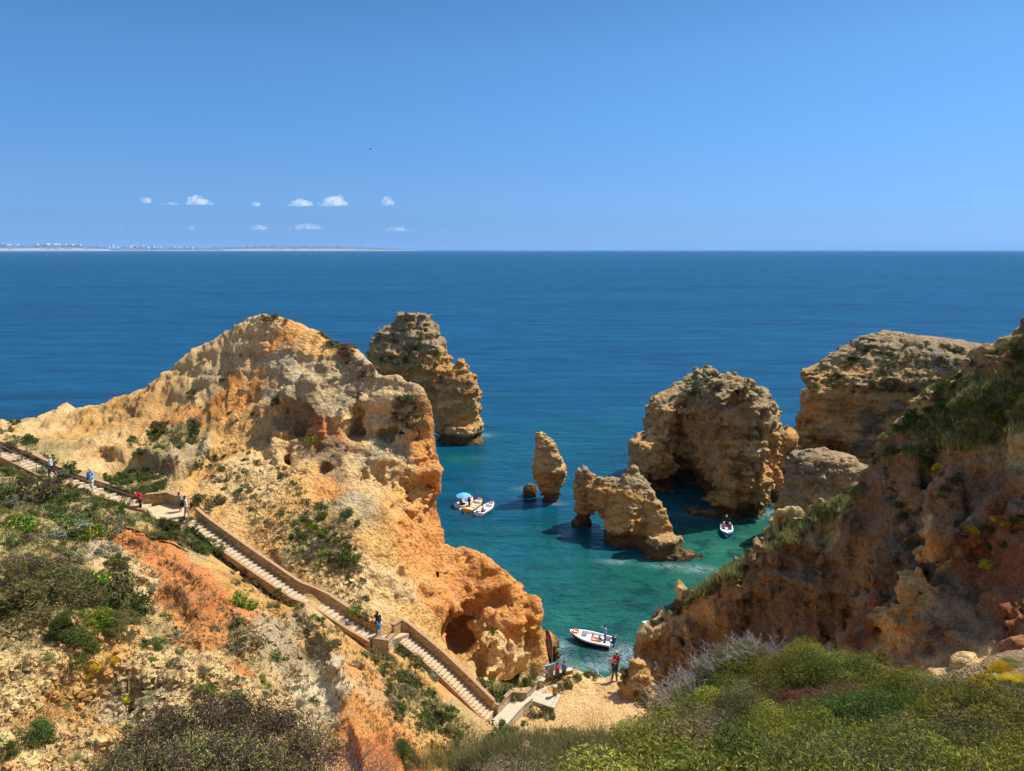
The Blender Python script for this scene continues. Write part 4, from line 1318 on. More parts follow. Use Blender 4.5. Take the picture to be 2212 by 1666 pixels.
# pillars
for lab, U, V, w, h, mat in (("stubby stone pillar with a broad pointed cap left of the poster board", 1168, 1484, .42, .62, M_PMASON), ("narrow rough stone post standing on the paved threshold", 1198, 1506, .24, .85, M_MASON)):
    p = pt(U, V, z=4.1)
    r = empty("stone_pillar", p)
    tag(r, lab, "pillar")
    m = MB(); m.box((0, 0, h / 2 - .3), (w, w, h + .6), .3); m.build("shaft", mat, r)
    m = MB(); m.lathe([(w * .85, h + .002), (w * .85, h + .07), (w * .1, h + .17)], seg=6); m.build("cap", M_CONC, r)
stone_wall("low masonry wall behind the poster board at the water's edge", L3((1176, 1474, 4.0), (1215, 1462, 4.0), (1236, 1458, 4.0)), .45, .35, 1.2, M_MASON, M_CONC)

# ------------------------------------------------------------------ vegetation
bpy.context.view_layer.update()
DG = bpy.context.evaluated_depsgraph_get()


def cast(U, V):
    d = Vector(ray(U, V)).normalized()
    ok, loc, nor, _, ob, _ = scene.ray_cast(DG, Vector((0, 0, CAM_H)), d)
    return (loc, nor, ob) if ok else (None, None, None)


def leaf_mat(name, stops, trans=.25):
    m, nt, out = nt_new(name)
    at = N(nt, "ShaderNodeAttribute", attribute_name="tone")
    oi = N(nt, "ShaderNodeObjectInfo")
    c = ramp(nt, at.outputs["Fac"], stops)
    v = mth(nt, 'ADD', mth(nt, 'MULTIPLY', oi.outputs["Random"], .36), .82)
    hs = N(nt, "ShaderNodeHueSaturation")
    nt.links.new(c, hs.inputs["Color"])
    nt.links.new(v, hs.inputs["Value"])
    nt.links.new(mth(nt, 'ADD', mth(nt, 'MULTIPLY', oi.outputs["Random"], .03), .485), hs.inputs["Hue"])
    d = N(nt, "ShaderNodeBsdfDiffuse")
    t = N(nt, "ShaderNodeBsdfTranslucent")
    nt.links.new(hs.outputs[0], d.inputs[0])
    nt.links.new(hs.outputs[0], t.inputs[0])
    ms = N(nt, "ShaderNodeMixShader", i_0=trans)
    nt.links.new(d.outputs[0], ms.inputs[1])
    nt.links.new(t.outputs[0], ms.inputs[2])
    nt.links.new(ms.outputs[0], out.inputs[0])
    return m


YEL = (.80, .56, .02)
LM = {
    'green': leaf_mat("leaf_green", [(0, (.040, .065, .018)), (.6, (.095, .135, .032)), (1, (.19, .22, .06))]),
    'olive': leaf_mat("leaf_olive", [(0, (.075, .07, .028)), (.6, (.165, .15, .055)), (1, (.30, .26, .12))]),
    'grey': leaf_mat("leaf_grey", [(0, (.11, .12, .07)), (.6, (.22, .235, .14)), (1, (.36, .36, .24))]),
    'dry': leaf_mat("leaf_dry", [(0, (.12, .085, .05)), (.6, (.24, .18, .10)), (1, (.40, .32, .19))]),
    'fennel': leaf_mat("leaf_fennel", [(0, (.04, .10, .015)), (.7, (.10, .20, .03)), (.9, (.18, .27, .04)), (.94, YEL), (1, YEL)]),
    'purple': leaf_mat("leaf_purple", [(0, (.04, .026, .025)), (.55, (.14, .085, .075)), (.62, (.16, .17, .04)), (1, (.42, .42, .11))]),
    'red': leaf_mat("leaf_red", [(0, (.13, .055, .035)), (.6, (.27, .125, .08)), (1, (.42, .25, .16))]),
    'hedge': leaf_mat("leaf_hedge", [(0, (.065, .066, .016)), (.4, (.175, .17, .030)), (.75, (.31, .29, .05)), (1, (.42, .35, .11))]),
    'grass': leaf_mat("leaf_grass", [(0, (.11, .12, .035)), (.5, (.26, .26, .085)), (1, (.52, .46, .24))]),
    'straw': leaf_mat("leaf_straw", [(0, (.20, .17, .07)), (.5, (.34, .28, .13)), (1, (.52, .44, .25))]),
    'yellow': leaf_mat("leaf_yellow", [(0, (.10, .12, .03)), (.4, (.24, .22, .05)), (.6, YEL), (1, YEL)]),
}
M_TWIG = flat_mat("twig_bark", (.31, .26, .21), .9, .2, 8)
M_BARK = flat_mat("shrub_bark", (.16, .11, .075), .9, .2, 8)


def leaves_np(P, Nn, size, asp, rng, tone):
    """quads at P facing roughly Nn; returns v,f,tone"""
    n = len(P)
    r = rng.normal(size=(n, 3))
    nn = Nn + .8 * r
    nn /= np.linalg.norm(nn, axis=1)[:, None] + 1e-9
    t = rng.normal(size=(n, 3))
    t -= (t * nn).sum(1)[:, None] * nn
    t /= np.linalg.norm(t, axis=1)[:, None] + 1e-9
    b = np.cross(nn, t)
    s = size * (.6 + .8 * rng.random(n))[:, None]
    a = s * asp
    v = np.stack([P - t * s, P - b * a * .5 + nn * s * .12, P + t * s, P + b * a * .5 + nn * s * .12], 1).reshape(-1, 3)
    f = np.arange(4 * n).reshape(n, 4)
    return v, f, np.repeat(tone, 4)


def bush_np(seed, n, leaf, clumps=26, asp=.5, h=.75, spread=1.0, fill=.35, tall=0.0):
    rng = np.random.default_rng(seed)
    # clump centres over a dome, uneven
    u = rng.random(clumps) * 2 * math.pi
    e = np.arcsin(rng.random(clumps) ** .8)
    rad = .55 + .4 * rng.random(clumps)
    cc = np.stack([np.cos(u) * np.cos(e) * rad, np.sin(u) * np.cos(e) * rad, np.sin(e) * rad * h + .05], 1)
    cr = .20 + .22 * rng.random(clumps)
    k = rng.integers(0, clumps, n)
    d = rng.normal(size=(n, 3))
    d /= np.linalg.norm(d, axis=1)[:, None]
    rr = (fill + (1 - fill) * rng.random(n) ** .5)
    P = cc[k] + d * (cr[k] * rr)[:, None] * np.array((1, 1, .85 + tall))
    P[:, 2] = np.abs(P[:, 2])
    P[:, :2] *= spread
    nn = d + P * .6 + np.array((0, 0, .5))
    nn /= np.linalg.norm(nn, axis=1)[:, None]
    ct = rng.random(clumps)
    tone = np.clip(.5 * ct[k] + .5 * rng.random(n) + .1 * (rng.random(n) - .5), 0, .92)
    return P, nn, tone, rng, cc


def bush_mesh(name, kind, seed, n, leaf, flowers=0.0, **kw):
    P, nn, tone, rng, cc = bush_np(seed, n, leaf, **kw)
    if flowers:
        top = (P[:, 2] > np.quantile(P[:, 2], .35)) & (rng.random(n) < flowers)
        tone[top] = 1.0
    v, f, t = leaves_np(P, nn, leaf, kw.get('asp', .5), rng, tone)
    me = mesh_np(name, v, f, [LM[kind]], smooth=False, attrs={"tone": t})
    return me


def stems_mesh(name, seed, n=9, r=.02, mat=None, h=.6, seg=4):
    rng = random.Random(seed)
    m = MB()
    for i in range(n):
        a = rng.random() * 6.28
        q = .25 + .5 * rng.random()
        p0 = Vector((0.06 * math.cos(a), .06 * math.sin(a), -.1))
        p1 = Vector((q * .4 * math.cos(a), q * .4 * math.sin(a), h * .5))
        p2 = Vector((q * math.cos(a + .3), q * math.sin(a + .3), h * (.7 + .4 * rng.random())))
        m.tube([p0, p1, p2], [r, r * .7, r * .25], seg, cap=False)
    me = bpy.data.meshes.new(name)
    me.from_pydata(m.v, [], m.f)
    me.materials.append(mat or M_BARK)
    return me


def dead_bush_mesh(name, seed, n=46, mat=None, r=.006, lv=3):
    """bare grey branching twigs"""
    rng = random.Random(seed)
    m = MB()

    def grow(p, d, l, rad, k):
        mid = p + d * l * .5 + Vector((rng.gauss(0, 1), rng.gauss(0, 1), rng.gauss(0, 1))) * l * .06
        e = p + d * l
        m.tube([p, mid, e], [rad, rad * .8, rad * .5], 3, cap=False)
        if k:
            for _ in range(3):
                dd = (d + Vector((rng.gauss(0, .5), rng.gauss(0, .5), rng.gauss(0, .35)))).normalized()
                grow(e if rng.random() < .6 else mid, dd, l * (.5 + .25 * rng.random()), rad * .55, k - 1)
    for i in range(n):
        a = rng.random() * 6.28
        s = .35 + .75 * rng.random()
        d = Vector((math.cos(a) * s, math.sin(a) * s, .55 + .5 * rng.random())).normalized()
        grow(Vector((0, 0, 0)), d, .36 + .14 * rng.random(), r, lv)
    me = bpy.data.meshes.new(name)
    me.from_pydata(m.v, [], m.f)
    me.materials.append(mat or M_TWIG)
    return me


PROTO = {}


def proto(kind, lod):
    """lod: 'far' (45 m and more), 'mid' (18-45 m), 'near'"""
    key = (kind, lod)
    if key in PROTO:
        return PROTO[key]
    n, leaf = {'far': (650, .125), 'mid': (4200, .055), 'near': (26000, .025)}[lod]
    L = []
    for s in range(3 if lod != 'far' else 4):
        seed = hash_(kind) + s * 7 + {'far': 0, 'mid': 100, 'near': 200}[lod]
        kw = dict(clumps={'far': 12, 'mid': 24, 'near': 40}[lod])
        fl = 0
        if kind in ('fennel', 'yellow'):
            fl = .12 if kind == 'fennel' else .45
        if kind == 'hedge':
            kw.update(asp=.55, h=.7)
        if kind == 'purple':
            n, leaf = (4200, .056)
            kw.update(asp=.42, h=.9, clumps=46, tall=.5)
            if lod == 'far':
                n, leaf = 650, .125
        if kind == 'red':
            kw.update(h=.7)
        L.append(bush_mesh("foliage_" + kind, kind, seed, n, leaf, fl, **kw))
    PROTO[key] = L
    return L


def hash_(s):
    return sum(ord(c) * (i + 1) for i, c in enumerate(s))


STEMS = [stems_mesh("shrub_stems", s) for s in range(3)]
STEMS_N = [stems_mesh("shrub_stems_near", s, 16, .011, h=.75) for s in range(2)]
CATN = {'fennel': 'flowering_bush', 'yellow': 'flowering_bush', 'grass': 'grass_clump', 'dry': 'dry_shrub', 'straw': 'dry_shrub', 'olive': 'olive_shrub', 'green': 'green_bush', 'grey': 'silvery_shrub', 'hedge': 'mastic_bush', 'red': 'withered_bush', 'purple': 'purple_leafed_bush'}


def plant(kind, loc, nor, r, lod, label, group, rng, squash=1.0, stems=True, name=None):
    me = rng.choice(proto(kind, lod))
    o = obj(name or CATN.get(kind, 'shrub'), me, None, loc)
    up = (Vector((0, 0, 1)) * .75 + Vector(nor) * .5).normalized()
    q = up.to_track_quat('Z', 'Y')
    o.rotation_mode = 'QUATERNION'
    o.rotation_quaternion = q @ Euler((0, 0, rng.random() * 6.28)).to_quaternion()
    o.scale = (r * (.85 + .35 * rng.random()), r * (.85 + .35 * rng.random()), r * squash * (.75 + .4 * rng.random()))
    tag(o, label, 'flower bush' if kind in ('fennel', 'yellow') else 'shrub', group)
    if stems and lod != 'far':
        s = obj("stem", rng.choice(STEMS if lod == 'mid' else STEMS_N), o)
    return o


def lod_for(dist):
    return 'far' if dist > 40 else ('mid' if dist > 16 else 'near')


def depth_of(p):
    return p[1] * CP + (CAM_H - p[2]) * SP


VR = random.Random(5)
NPL = 0


def put(U, V, rpx, kind, label, group, squash=1.0, lod=None, sink=.12, need=None, name=None):
    """plant one shrub whose foot is where the photo shows it; rpx is its half width there in pixels"""
    global NPL
    loc, nor, ob = cast(U, V)
    if loc is None or ob.name.startswith("sea"):
        if ob is None or not ob.name.startswith("sea_"):
            return None
    if need and not ob.name.startswith(need):
        return None
    r = rpx * depth_of(loc) / FPX
    loc = loc - Vector((0, 0, r * sink))
    NPL += 1
    return plant(kind, loc, nor, r, lod or lod_for(depth_of(loc)), label, group, VR, squash, name=name)


def in_poly(x, y, poly):
    c = False
    j = len(poly) - 1
    for i in range(len(poly)):
        if (poly[i][1] > y) != (poly[j][1] > y) and x < (poly[j][0] - poly[i][0]) * (y - poly[i][1]) / (poly[j][1] - poly[i][1]) + poly[i][0]:
            c = not c
        j = i
    return c


def scatter(poly, n, kinds, rpx, label, group, squash=.9, lod=None, need=None, mind=.0, name=None):
    xs, ys = [p[0] for p in poly], [p[1] for p in poly]
    done, tries, pts = 0, 0, []
    while done < n and tries < n * 40:
        tries += 1
        U, V = VR.uniform(min(xs), max(xs)), VR.uniform(min(ys), max(ys))
        if not in_poly(U, V, poly):
            continue
        if mind and any((U - a) ** 2 + ((V - b) * 1.4) ** 2 < mind ** 2 for a, b in pts):
            continue
        k = VR.choice(kinds)
        lb, gr = label, group
        if len(set(kinds)) > 1:
            adj = {'green': 'fresh green', 'olive': 'dull olive', 'grey': 'silvery', 'dry': 'dry brown', 'fennel': 'yellow flowering', 'yellow': 'yellow flowered', 'grass': 'grassy', 'red': 'reddish'}[k]
            w = [q for q in lb.split() if q not in ('green', 'grassy', 'brown', 'leafy')]
            lb = adj + ' ' + ' '.join(w)
            gr = gr + ', ' + adj
        if put(U, V, VR.uniform(*rpx), k, lb, gr, squash, lod, need=need, name=name):
            done += 1
            pts.append((U, V))


# --- single shrubs one can point at: U,V,half width px, kind, label
ONE = [
    (582, 688, 18, 'olive', "bushy olive shrub on the very top of the headland beside its pale peak"),
    (612, 694, 13, 'olive', "small round olive shrub right of the bushy one on the headland top"),
    (276, 852, 14, 'grey', "lone grey green shrub breaking the skyline of the orange slope"),
    (165, 876, 26, 'olive', "flat brown shrub on the skyline above the orange hollow"),
    (35, 915, 16, 'green', "dark green shrub beside the sandy path at the left edge"),
    (600, 868, 16, 'green', "dark green shrub in the cleft left of the grey crag"),
    (500, 912, 13, 'grey', "round grey shrub alone on the bare slope left of the crag"),
    (612, 1032, 14, 'olive', "round shrub below the left foot of the grey crag"),
    (415, 848, 12, 'green', "small deep green shrub high on the yellow slope"),
    (430, 1005, 12, 'green', "green shrub right of the pale ledge"),
    (672, 950, 20, 'fennel', "yellow flowering bush in the hollow at the heart of the crag"),
    (765, 1320, 18, 'fennel', "yellow flowering bush behind the wall just above the second landing"),
    (785, 1335, 15, 'olive', "olive shrub against the wall behind the blue backpack"),
    (1068, 1364, 12, 'green', "small green shrub on top of the round boulder beside the cave"),
    (1103, 1310, 10, 'olive', "grey green tuft on the orange rock above the boulder"),
    (990, 860, 1, 'green', ""),
    (445, 1090, 42, 'olive', "large olive shrub right of the person with the black backpack"),
    (470, 1085, 24, 'olive', "rounded end of the large shrub beyond the backpack wearer"),
    (305, 1028, 14, 'olive', "small brown green shrub below the pale ledge"),
    (370, 1000, 20, 'dry', "tawny shrub growing right under the pale ledge"),
    (150, 1020, 26, 'green', "shrub between the sun hat and the sandy gully"),
    (355, 1040, 10, 'green', "little round green bush above the parapet"),
    (520, 1060, 9, 'green', "tiny round bush on the path bend above the middle flight"),
    (60, 955, 22, 'green', "dark green shrub above the top of the stair rail"),
    (165, 1395, 62, 'green', "round dense bush hanging over the rocky ledge at lower left"),
    (120, 1290, 95, 'olive', "very large olive bush on the slope at the left"),
    (230, 1290, 70, 'olive', "broad olive bush joined to the right of the very large one"),
    (60, 1250, 60, 'purple', "dark leafed bush above the very large olive bush"),
    (300, 1320, 45, 'green', "bright green bush at the right end of the bush thicket"),
    (30, 1310, 55, 'green', "bright green bush touching the left edge of the photo"),
    (75, 1080, 60, 'purple', "dark purple brown bush near the left edge under the stairs"),
    (150, 1150, 50, 'grey', "silvery bush below the dark purple brown one"),
    (215, 1195, 42, 'grey', "silvery bush above the pale rocks, right of its twin"),
    (260, 1215, 26, 'green', "deep green bush at the foot of the slim dead stalk"),
    (75, 1590, 42, 'green', "bright green fennel like bush at lower left of the photo"),
    (15, 1625, 30, 'green', "green bush cut off by the bottom left corner"),
    (505, 1560, 30, 'green', "fresh green bush above the purple bush"),
    (440, 1490, 30, 'fennel', "bush with a yellow side on the ledge at bottom centre left"),
    (515, 1300, 30, 'fennel', "yellow flowering cushion right of the red scree"),
    (545, 1310, 22, 'fennel', "second yellow flowering cushion beside the red scree"),
    (520, 1390, 42, 'dry', "big brown grey bush below the yellow flowering cushions"),
    (520, 1360, 30, 'olive', "olive top growing behind the big brown grey bush"),
    (335, 1395, 28, 'green', "low green bush on the pale rubble, left of the red scree foot"),
    (590, 1425, 28, 'green', "low green bush in the white rock spur"),
    (658, 1370, 16, 'olive', "small dark bush on the crest of the white rock spur"),
    (715, 1395, 22, 'olive', "rounded bush to the right of the white rock spur"),
    (800, 1415, 30, 'olive', "spreading bush below the second landing"),
    (770, 1440, 18, 'dry', "brown bush lower down, below the spreading one"),
    (885, 1432, 26, 'olive', "large shrub beside the top of the lowest flight"),
    (925, 1462, 24, 'grey', "grey end of the large shrub beside the lowest flight"),
    (862, 1410, 18, 'green', "dark green shrub against the masonry under the second landing"),
    (1075, 1490, 34, 'olive', "dark shrub at the foot of the boulder beside the path wall"),
    (1110, 1478, 28, 'green', "shrub between the boulder and the path wall"),
    (1140, 1474, 22, 'fennel', "yellowish shrub at the water's edge left of the pillar"),
    (1160, 1538, 26, 'olive', "round shrub below the paved threshold"),
    (1186, 1548, 18, 'olive', "smaller shrub right of the round one below the threshold"),
    (1218, 1480, 24, 'olive', "round shrub in front of the woman in the red top"),
    (1240, 1468, 16, 'olive', "shrub on the terrace edge right of the young person in blue"),
    (1275, 1462, 20, 'olive', "shrub in the middle of the terrace edge"),
    (1345, 1456, 18, 'olive', "shrub on the terrace edge left of the tall boulder"),
    (1300, 1458, 12, 'olive', "small shrub behind the sign post"),
    (1232, 1590, 26, 'olive', "dark shrub at the near corner of the sandy terrace"),
    (1390, 1512, 24, 'olive', "shrub tucked behind the tall boulder"),
    (1075, 1590, 40, 'green', "deep green bush at the near end of the concrete parapet"),
    (1060, 1610, 40, 'green', "leafy bush below the near end of the concrete parapet"),
    (1545, 1056, 9, 'green', "bright green tuft on the little rock before the massive stack"),
]
for i, (U, V, r, k, lab) in enumerate(ONE):
    if lab:
        put(U, V, r, k, lab, None, .95)

S = scatter
S([(0, 985), (90, 1015), (200, 1070), (320, 1110), (400, 1130), (470, 1190), (460, 1200), (380, 1170), (300, 1140), (180, 1110), (60, 1050), (0, 1040)], 70, ['green', 'olive', 'green', 'olive', 'grass'], (9, 24),
  "leafy shrub in the green band just below the upper stairs", "shrubs in the green band below the upper stairs")
S([(0, 1040), (120, 1080), (260, 1130), (160, 1180), (60, 1160), (0, 1150)], 30, ['olive', 'grey', 'green', 'fennel'], (16, 34), "shrub on the left slope between the stairs and the silvery bushes", "shrubs on the left slope")
S([(380, 1130), (480, 1190), (475, 1210), (330, 1160)], 24, ['green', 'olive', 'green'], (10, 22), "green shrub hugging the near side of the middle flight's top", "shrubs at the top of the middle flight")
S([(215, 1035), (300, 1010), (380, 1040), (300, 1075), (220, 1065)], 34, ['green', 'olive', 'green'], (9, 20), "green shrub in the thicket right of the woman in light blue", "shrubs in the thicket above the first landing")
S([(270, 960), (350, 910), (425, 905), (430, 950), (300, 985)], 26, ['green', 'olive', 'dry'], (8, 18), "shrub on the bank above the pale ledge", "shrubs above the pale ledge")
S([(0, 925), (60, 945), (170, 1010), (160, 1035), (60, 990), (0, 960)], 24, ['green', 'olive', 'dry', 'grey'], (8, 18), "shrub on the bank above the upper stairs", "shrubs above the upper stairs")
S([(0, 1150), (150, 1180), (330, 1260), (340, 1330), (240, 1390), (100, 1360), (0, 1380)], 34, ['olive', 'green', 'olive', 'dry', 'fennel'], (20, 42), "shrub filling the big thicket at the lower left", "shrubs of the big thicket at lower left")
S([(480, 950), (600, 1000), (760, 1150), (800, 1300), (700, 1240), (560, 1130), (440, 1030)], 70, ['dry', 'olive', 'green', 'dry', 'grey'], (4, 11), "small shrub dotting the stony slope behind the stairs", "small shrubs on the stony slope behind the stairs")
S([(690, 1090), (790, 1110), (770, 1230), (720, 1240), (630, 1180), (640, 1120)], 44, ['olive', 'dry', 'grey', 'green', 'fennel'], (9, 20), "shrub in the scrub patch below the crag", "shrubs in the scrub patch below the crag")
S([(430, 980), (560, 1000), (560, 1120), (460, 1060)], 14, ['dry', 'olive', 'green'], (5, 11), "small shrub on the pale slope left of the crag", "small shrubs left of the crag")
S([(670, 706), (720, 716), (780, 770), (812, 812), (790, 812), (740, 770)], 30, ['dry', 'dry', 'red'], (9, 16), "brown scrub on the seaward shoulder of the headland", "brown scrub on the headland's shoulder", .7)
S([(690, 710), (740, 740), (730, 750), (690, 722)], 10, ['green', 'grey'], (8, 13), "green scrub at the top of the headland's shoulder", "green scrub on the headland's shoulder", .7)
S([(830, 850), (900, 860), (930, 920), (900, 930), (850, 900)], 30, ['olive', 'green', 'dry'], (7, 13), "shrub on the lip of the headland facing the tall twin stack", "shrubs on the headland's seaward lip", .7)
S([(380, 820), (470, 760), (560, 760), (560, 900), (420, 900)], 16, ['green', 'dry', 'grey'], (4, 9), "tiny shrub on the upper yellow slope", "tiny shrubs on the upper yellow slope")
S([(330, 1260), (520, 1380), (760, 1560), (700, 1640), (500, 1560), (360, 1440), (250, 1400)], 46, ['olive', 'dry', 'green', 'grey', 'dry', 'fennel'], (7, 20), "small shrub among the pale rubble of the near slope", "small shrubs among the pale rubble")
S([(480, 1200), (640, 1300), (800, 1400), (780, 1430), (640, 1350), (500, 1270)], 34, ['olive', 'green', 'dry', 'grass'], (6, 15), "small shrub along the near edge of the middle stairs", "small shrubs along the middle stairs")
S([(780, 1410), (870, 1436), (1020, 1585), (1000, 1610), (860, 1560), (820, 1470)], 60, ['olive', 'green', 'green', 'dry', 'olive'], (8, 22), "shrub on the slope left of the lowest flight", "shrubs left of the lowest flight")
S([(1030, 1465), (1060, 1480), (1150, 1472), (1160, 1478), (1080, 1520), (1060, 1500)], 16, ['olive', 'green', 'fennel'], (8, 16), "low shrub behind the path wall at the foot of the headland", "low shrubs behind the path wall")
S([(1100, 1560), (1240, 1570), (1200, 1620), (1100, 1640)], 12, ['olive', 'dry', 'green'], (6, 13), "small shrub on the sand in front of the terrace", "small shrubs on the sand")
S([(0, 1400), (300, 1430), (420, 1500), (300, 1640), (100, 1660), (0, 1600)], 22, ['dry', 'olive', 'yellow', 'green', 'grass'], (8, 20), "small plant among the rocks at the bottom left", "small plants among the bottom left rocks")
S([(850, 1600), (1000, 1640), (980, 1666), (850, 1666)], 8, ['olive', 'green'], (14, 26), "shrub above the grass at the bottom centre", "shrubs at the bottom centre")
# right cliff
S([(1700, 1130), (1860, 1040), (1850, 1075), (1700, 1165), (1620, 1205)], 40, ['grass', 'grass', 'olive'], (9, 18), "fresh green tuft on the middle crest of the shaded right cliff", "green tufts on the right cliff's middle crest", name='cliff_shrub')
S([(1400, 1330), (1500, 1275), (1620, 1190), (1610, 1230), (1500, 1300), (1400, 1360)], 44, ['olive', 'dry', 'olive', 'green'], (7, 14), "shrub on the lower crest of the shaded right cliff", "shrubs on the right cliff's lower crest", .8, name='cliff_shrub')
S([(1880, 970), (2000, 850), (2100, 800), (2212, 690), (2212, 760), (2100, 900), (2000, 960), (1900, 1010)], 60, ['green', 'olive', 'grass', 'green'], (12, 26), "shrub on the upper crest of the right cliff", "shrubs on the right cliff's upper crest", name='cliff_shrub')
S([(1950, 960), (2060, 860), (2212, 800), (2212, 900), (2080, 960), (1990, 1010)], 50, ['grass', 'green', 'grass', 'olive', 'fennel'], (14, 30), "grassy shrub on the shelf below the right cliff's crest", "grassy shrubs on the right cliff's shelf", name='cliff_shrub')
S([(1880, 1050), (2050, 1000), (2080, 1060), (1960, 1130)], 14, ['green', 'olive', 'yellow'], (8, 18), "plant clinging to the shaded face of the right cliff", "plants clinging to the right cliff face")
S([(2090, 1150), (2200, 1080), (2200, 1200), (2100, 1230)], 10, ['yellow', 'green'], (9, 16), "yellow flowered plant on the dark face at the right edge", "yellow flowered plants on the dark face")
# on the stacks
for key, poly, n, kk, rr, lab, gr in (
    ('far_left', [(860, 690), (925, 690), (960, 780), (965, 800), (930, 800), (820, 790), (812, 750)], 56, ['green', 'green', 'olive'], (5, 10), "green scrub on the tall twin peaked stack", "scrub on the twin peaked stack"),
    ('far_left', [(975, 800), (1010, 790), (1022, 840), (960, 850)], 8, ['olive', 'green'], (3, 6), "green scrub on the tall twin peaked stack", "scrub on the twin peaked stack"),
    ('big', [(1500, 815), (1560, 797), (1600, 805), (1660, 850), (1600, 850), (1540, 840), (1440, 870), (1420, 890)], 80, ['olive', 'green', 'dry', 'olive'], (6, 13), "scrub on the crown of the massive stack", "scrub on the massive stack"),
    ('big', [(1370, 955), (1420, 900), (1440, 900), (1400, 970)], 8, ['olive'], (4, 8), "scrub on the crown of the massive stack", "scrub on the massive stack"),
    ('far_right', [(1740, 840), (1800, 775), (1880, 730), (2050, 740), (2100, 760), (2060, 830), (1900, 860), (1800, 840)], 150, ['olive', 'dry', 'green', 'olive'], (6, 15), "scrub on top of the broad layered stack", "scrub on the broad layered stack"),
    ('low', [(1720, 978), (1850, 990), (1850, 1010), (1720, 1000)], 14, ['dry', 'olive'], (5, 9), "scrub on top of the knobbly low rock", "scrub on the knobbly low rock"),
):
    S(poly, n, kk, rr, lab, gr, .55, 'far', need=('sea_stack' if key != 'low' else 'low_rock'), name='rock_scrub_' + {'far_left': 'tuft', 'big': 'clump', 'far_right': 'cushion', 'low': 'tuft'}[key])


# --- the thick hedge on the near slope, bottom right
HR = random.Random(21)
rows = []
V = 1440
hedge_top = [(1000, 1690), (1100, 1664), (1250, 1630), (1380, 1585), (1480, 1512), (1570, 1460), (1660, 1424), (1760, 1420), (1860, 1440), (1990, 1488), (2100, 1530), (2300, 1560)]
nh = 0
for V in (1430, 1458, 1490, 1530, 1570, 1612, 1660, 1715, 1780, 1870, 1990, 2150):
    U = 960 + HR.random() * 60
    while U < (2420 if V < 1700 else 2700):
        top = np.interp(U, [p[0] for p in hedge_top], [p[1] for p in hedge_top])
        if V > top + 8:
            vv = min(V, 1664)
            loc, nor, ob = cast(U, V)
            if loc is not None and depth_of(loc) < 22:
                dep = depth_of(loc)
                tall = U < 1330
                kind = 'grass' if (tall and HR.random() < .35) or (V > 1640 and HR.random() < .2) else HR.choice(['hedge', 'hedge', 'hedge', 'hedge', 'olive', 'green', 'grey' if U < 1330 else 'hedge', 'dry' if HR.random() < .3 else 'hedge'])
                if 1700 < U < 1850 and 1510 < V < 1560:
                    kind = 'red'
                elif 1790 < U < 1960 and 1560 < V < 1640:
                    kind = 'green'
                lab = {'olive': "dull olive bush among the thicket at the lower right", 'grey': "silvery grey bush at the left end of the lower right thicket", 'dry': "dry brown bush among the thicket at the lower right", 'hedge': "olive green mastic bush in the dense thicket at the lower right", 'green': "darker green bush among the thicket at the lower right",
                       'grass': "leafy grass clump in the foreground at the bottom", 'red': "reddish brown withered bush in the lower right thicket"}[kind]
                gr = {'olive': "olive bushes of the lower right thicket", 'grey': "silvery bushes of the lower right thicket", 'dry': "dry bushes of the lower right thicket", 'hedge': "mastic bushes of the lower right thicket", 'green': "darker bushes of the lower right thicket", 'grass': "grass clumps at the bottom", 'red': "withered reddish bushes"}[kind]
                plant(kind, loc - Vector((0, 0, .12)), nor, (.42 + .34 * HR.random()) * (1 if kind != 'grass' else .7) * (.72 if U < 1340 else 1), 'near', lab, gr, HR, .95)
                nh += 1
        U += 62 + 30 * HR.random()
# dead twiggy bushes on the crest
DEAD = [dead_bush_mesh("dead_twigs", s, 20, r=.013) for s in range(3)]
nd = 0
for U, V in ((1485, 1520), (1510, 1500), (1535, 1482), (1560, 1468), (1590, 1452), (1620, 1440), (1650, 1430), (1470, 1540), (1500, 1530), (1545, 1495), (1600, 1460), (1575, 1482), (1690, 1424), (1810, 1430), (1720, 1424)):
    loc, nor, ob = cast(U, V)
    if loc is None:
        continue
    o = obj("dead_bush", HR.choice(DEAD), None, loc - Vector((0, 0, .08)))
    s = .62 + .25 * HR.random() if U < 1660 else .35
    o.scale = (s, s, s)
    o.rotation_euler = (-.2, 0, HR.random() * 6.28)
    tag(o, "bare grey thorny bush on the crest of the lower right thicket", "dead bush", "bare grey bushes on the thicket crest")
# flowers and gravel edge at right
for U, V, k in ((2130, 1478, 'yellow'), (2170, 1452, 'yellow'), (2200, 1480, 'yellow'), (2205, 1500, 'green'), (2190, 1440, 'grass')):
    loc, nor, ob = cast(U, V)
    if loc is not None:
        plant(k, loc, nor, .26, 'near', "daisy clump with yellow flowers beside the gravel at the right edge" if k == 'yellow' else "leafy clump among the daisies at the right edge", "yellow daisy clumps at the right edge" if k == 'yellow' else "leafy clumps at the right edge", HR, .7)
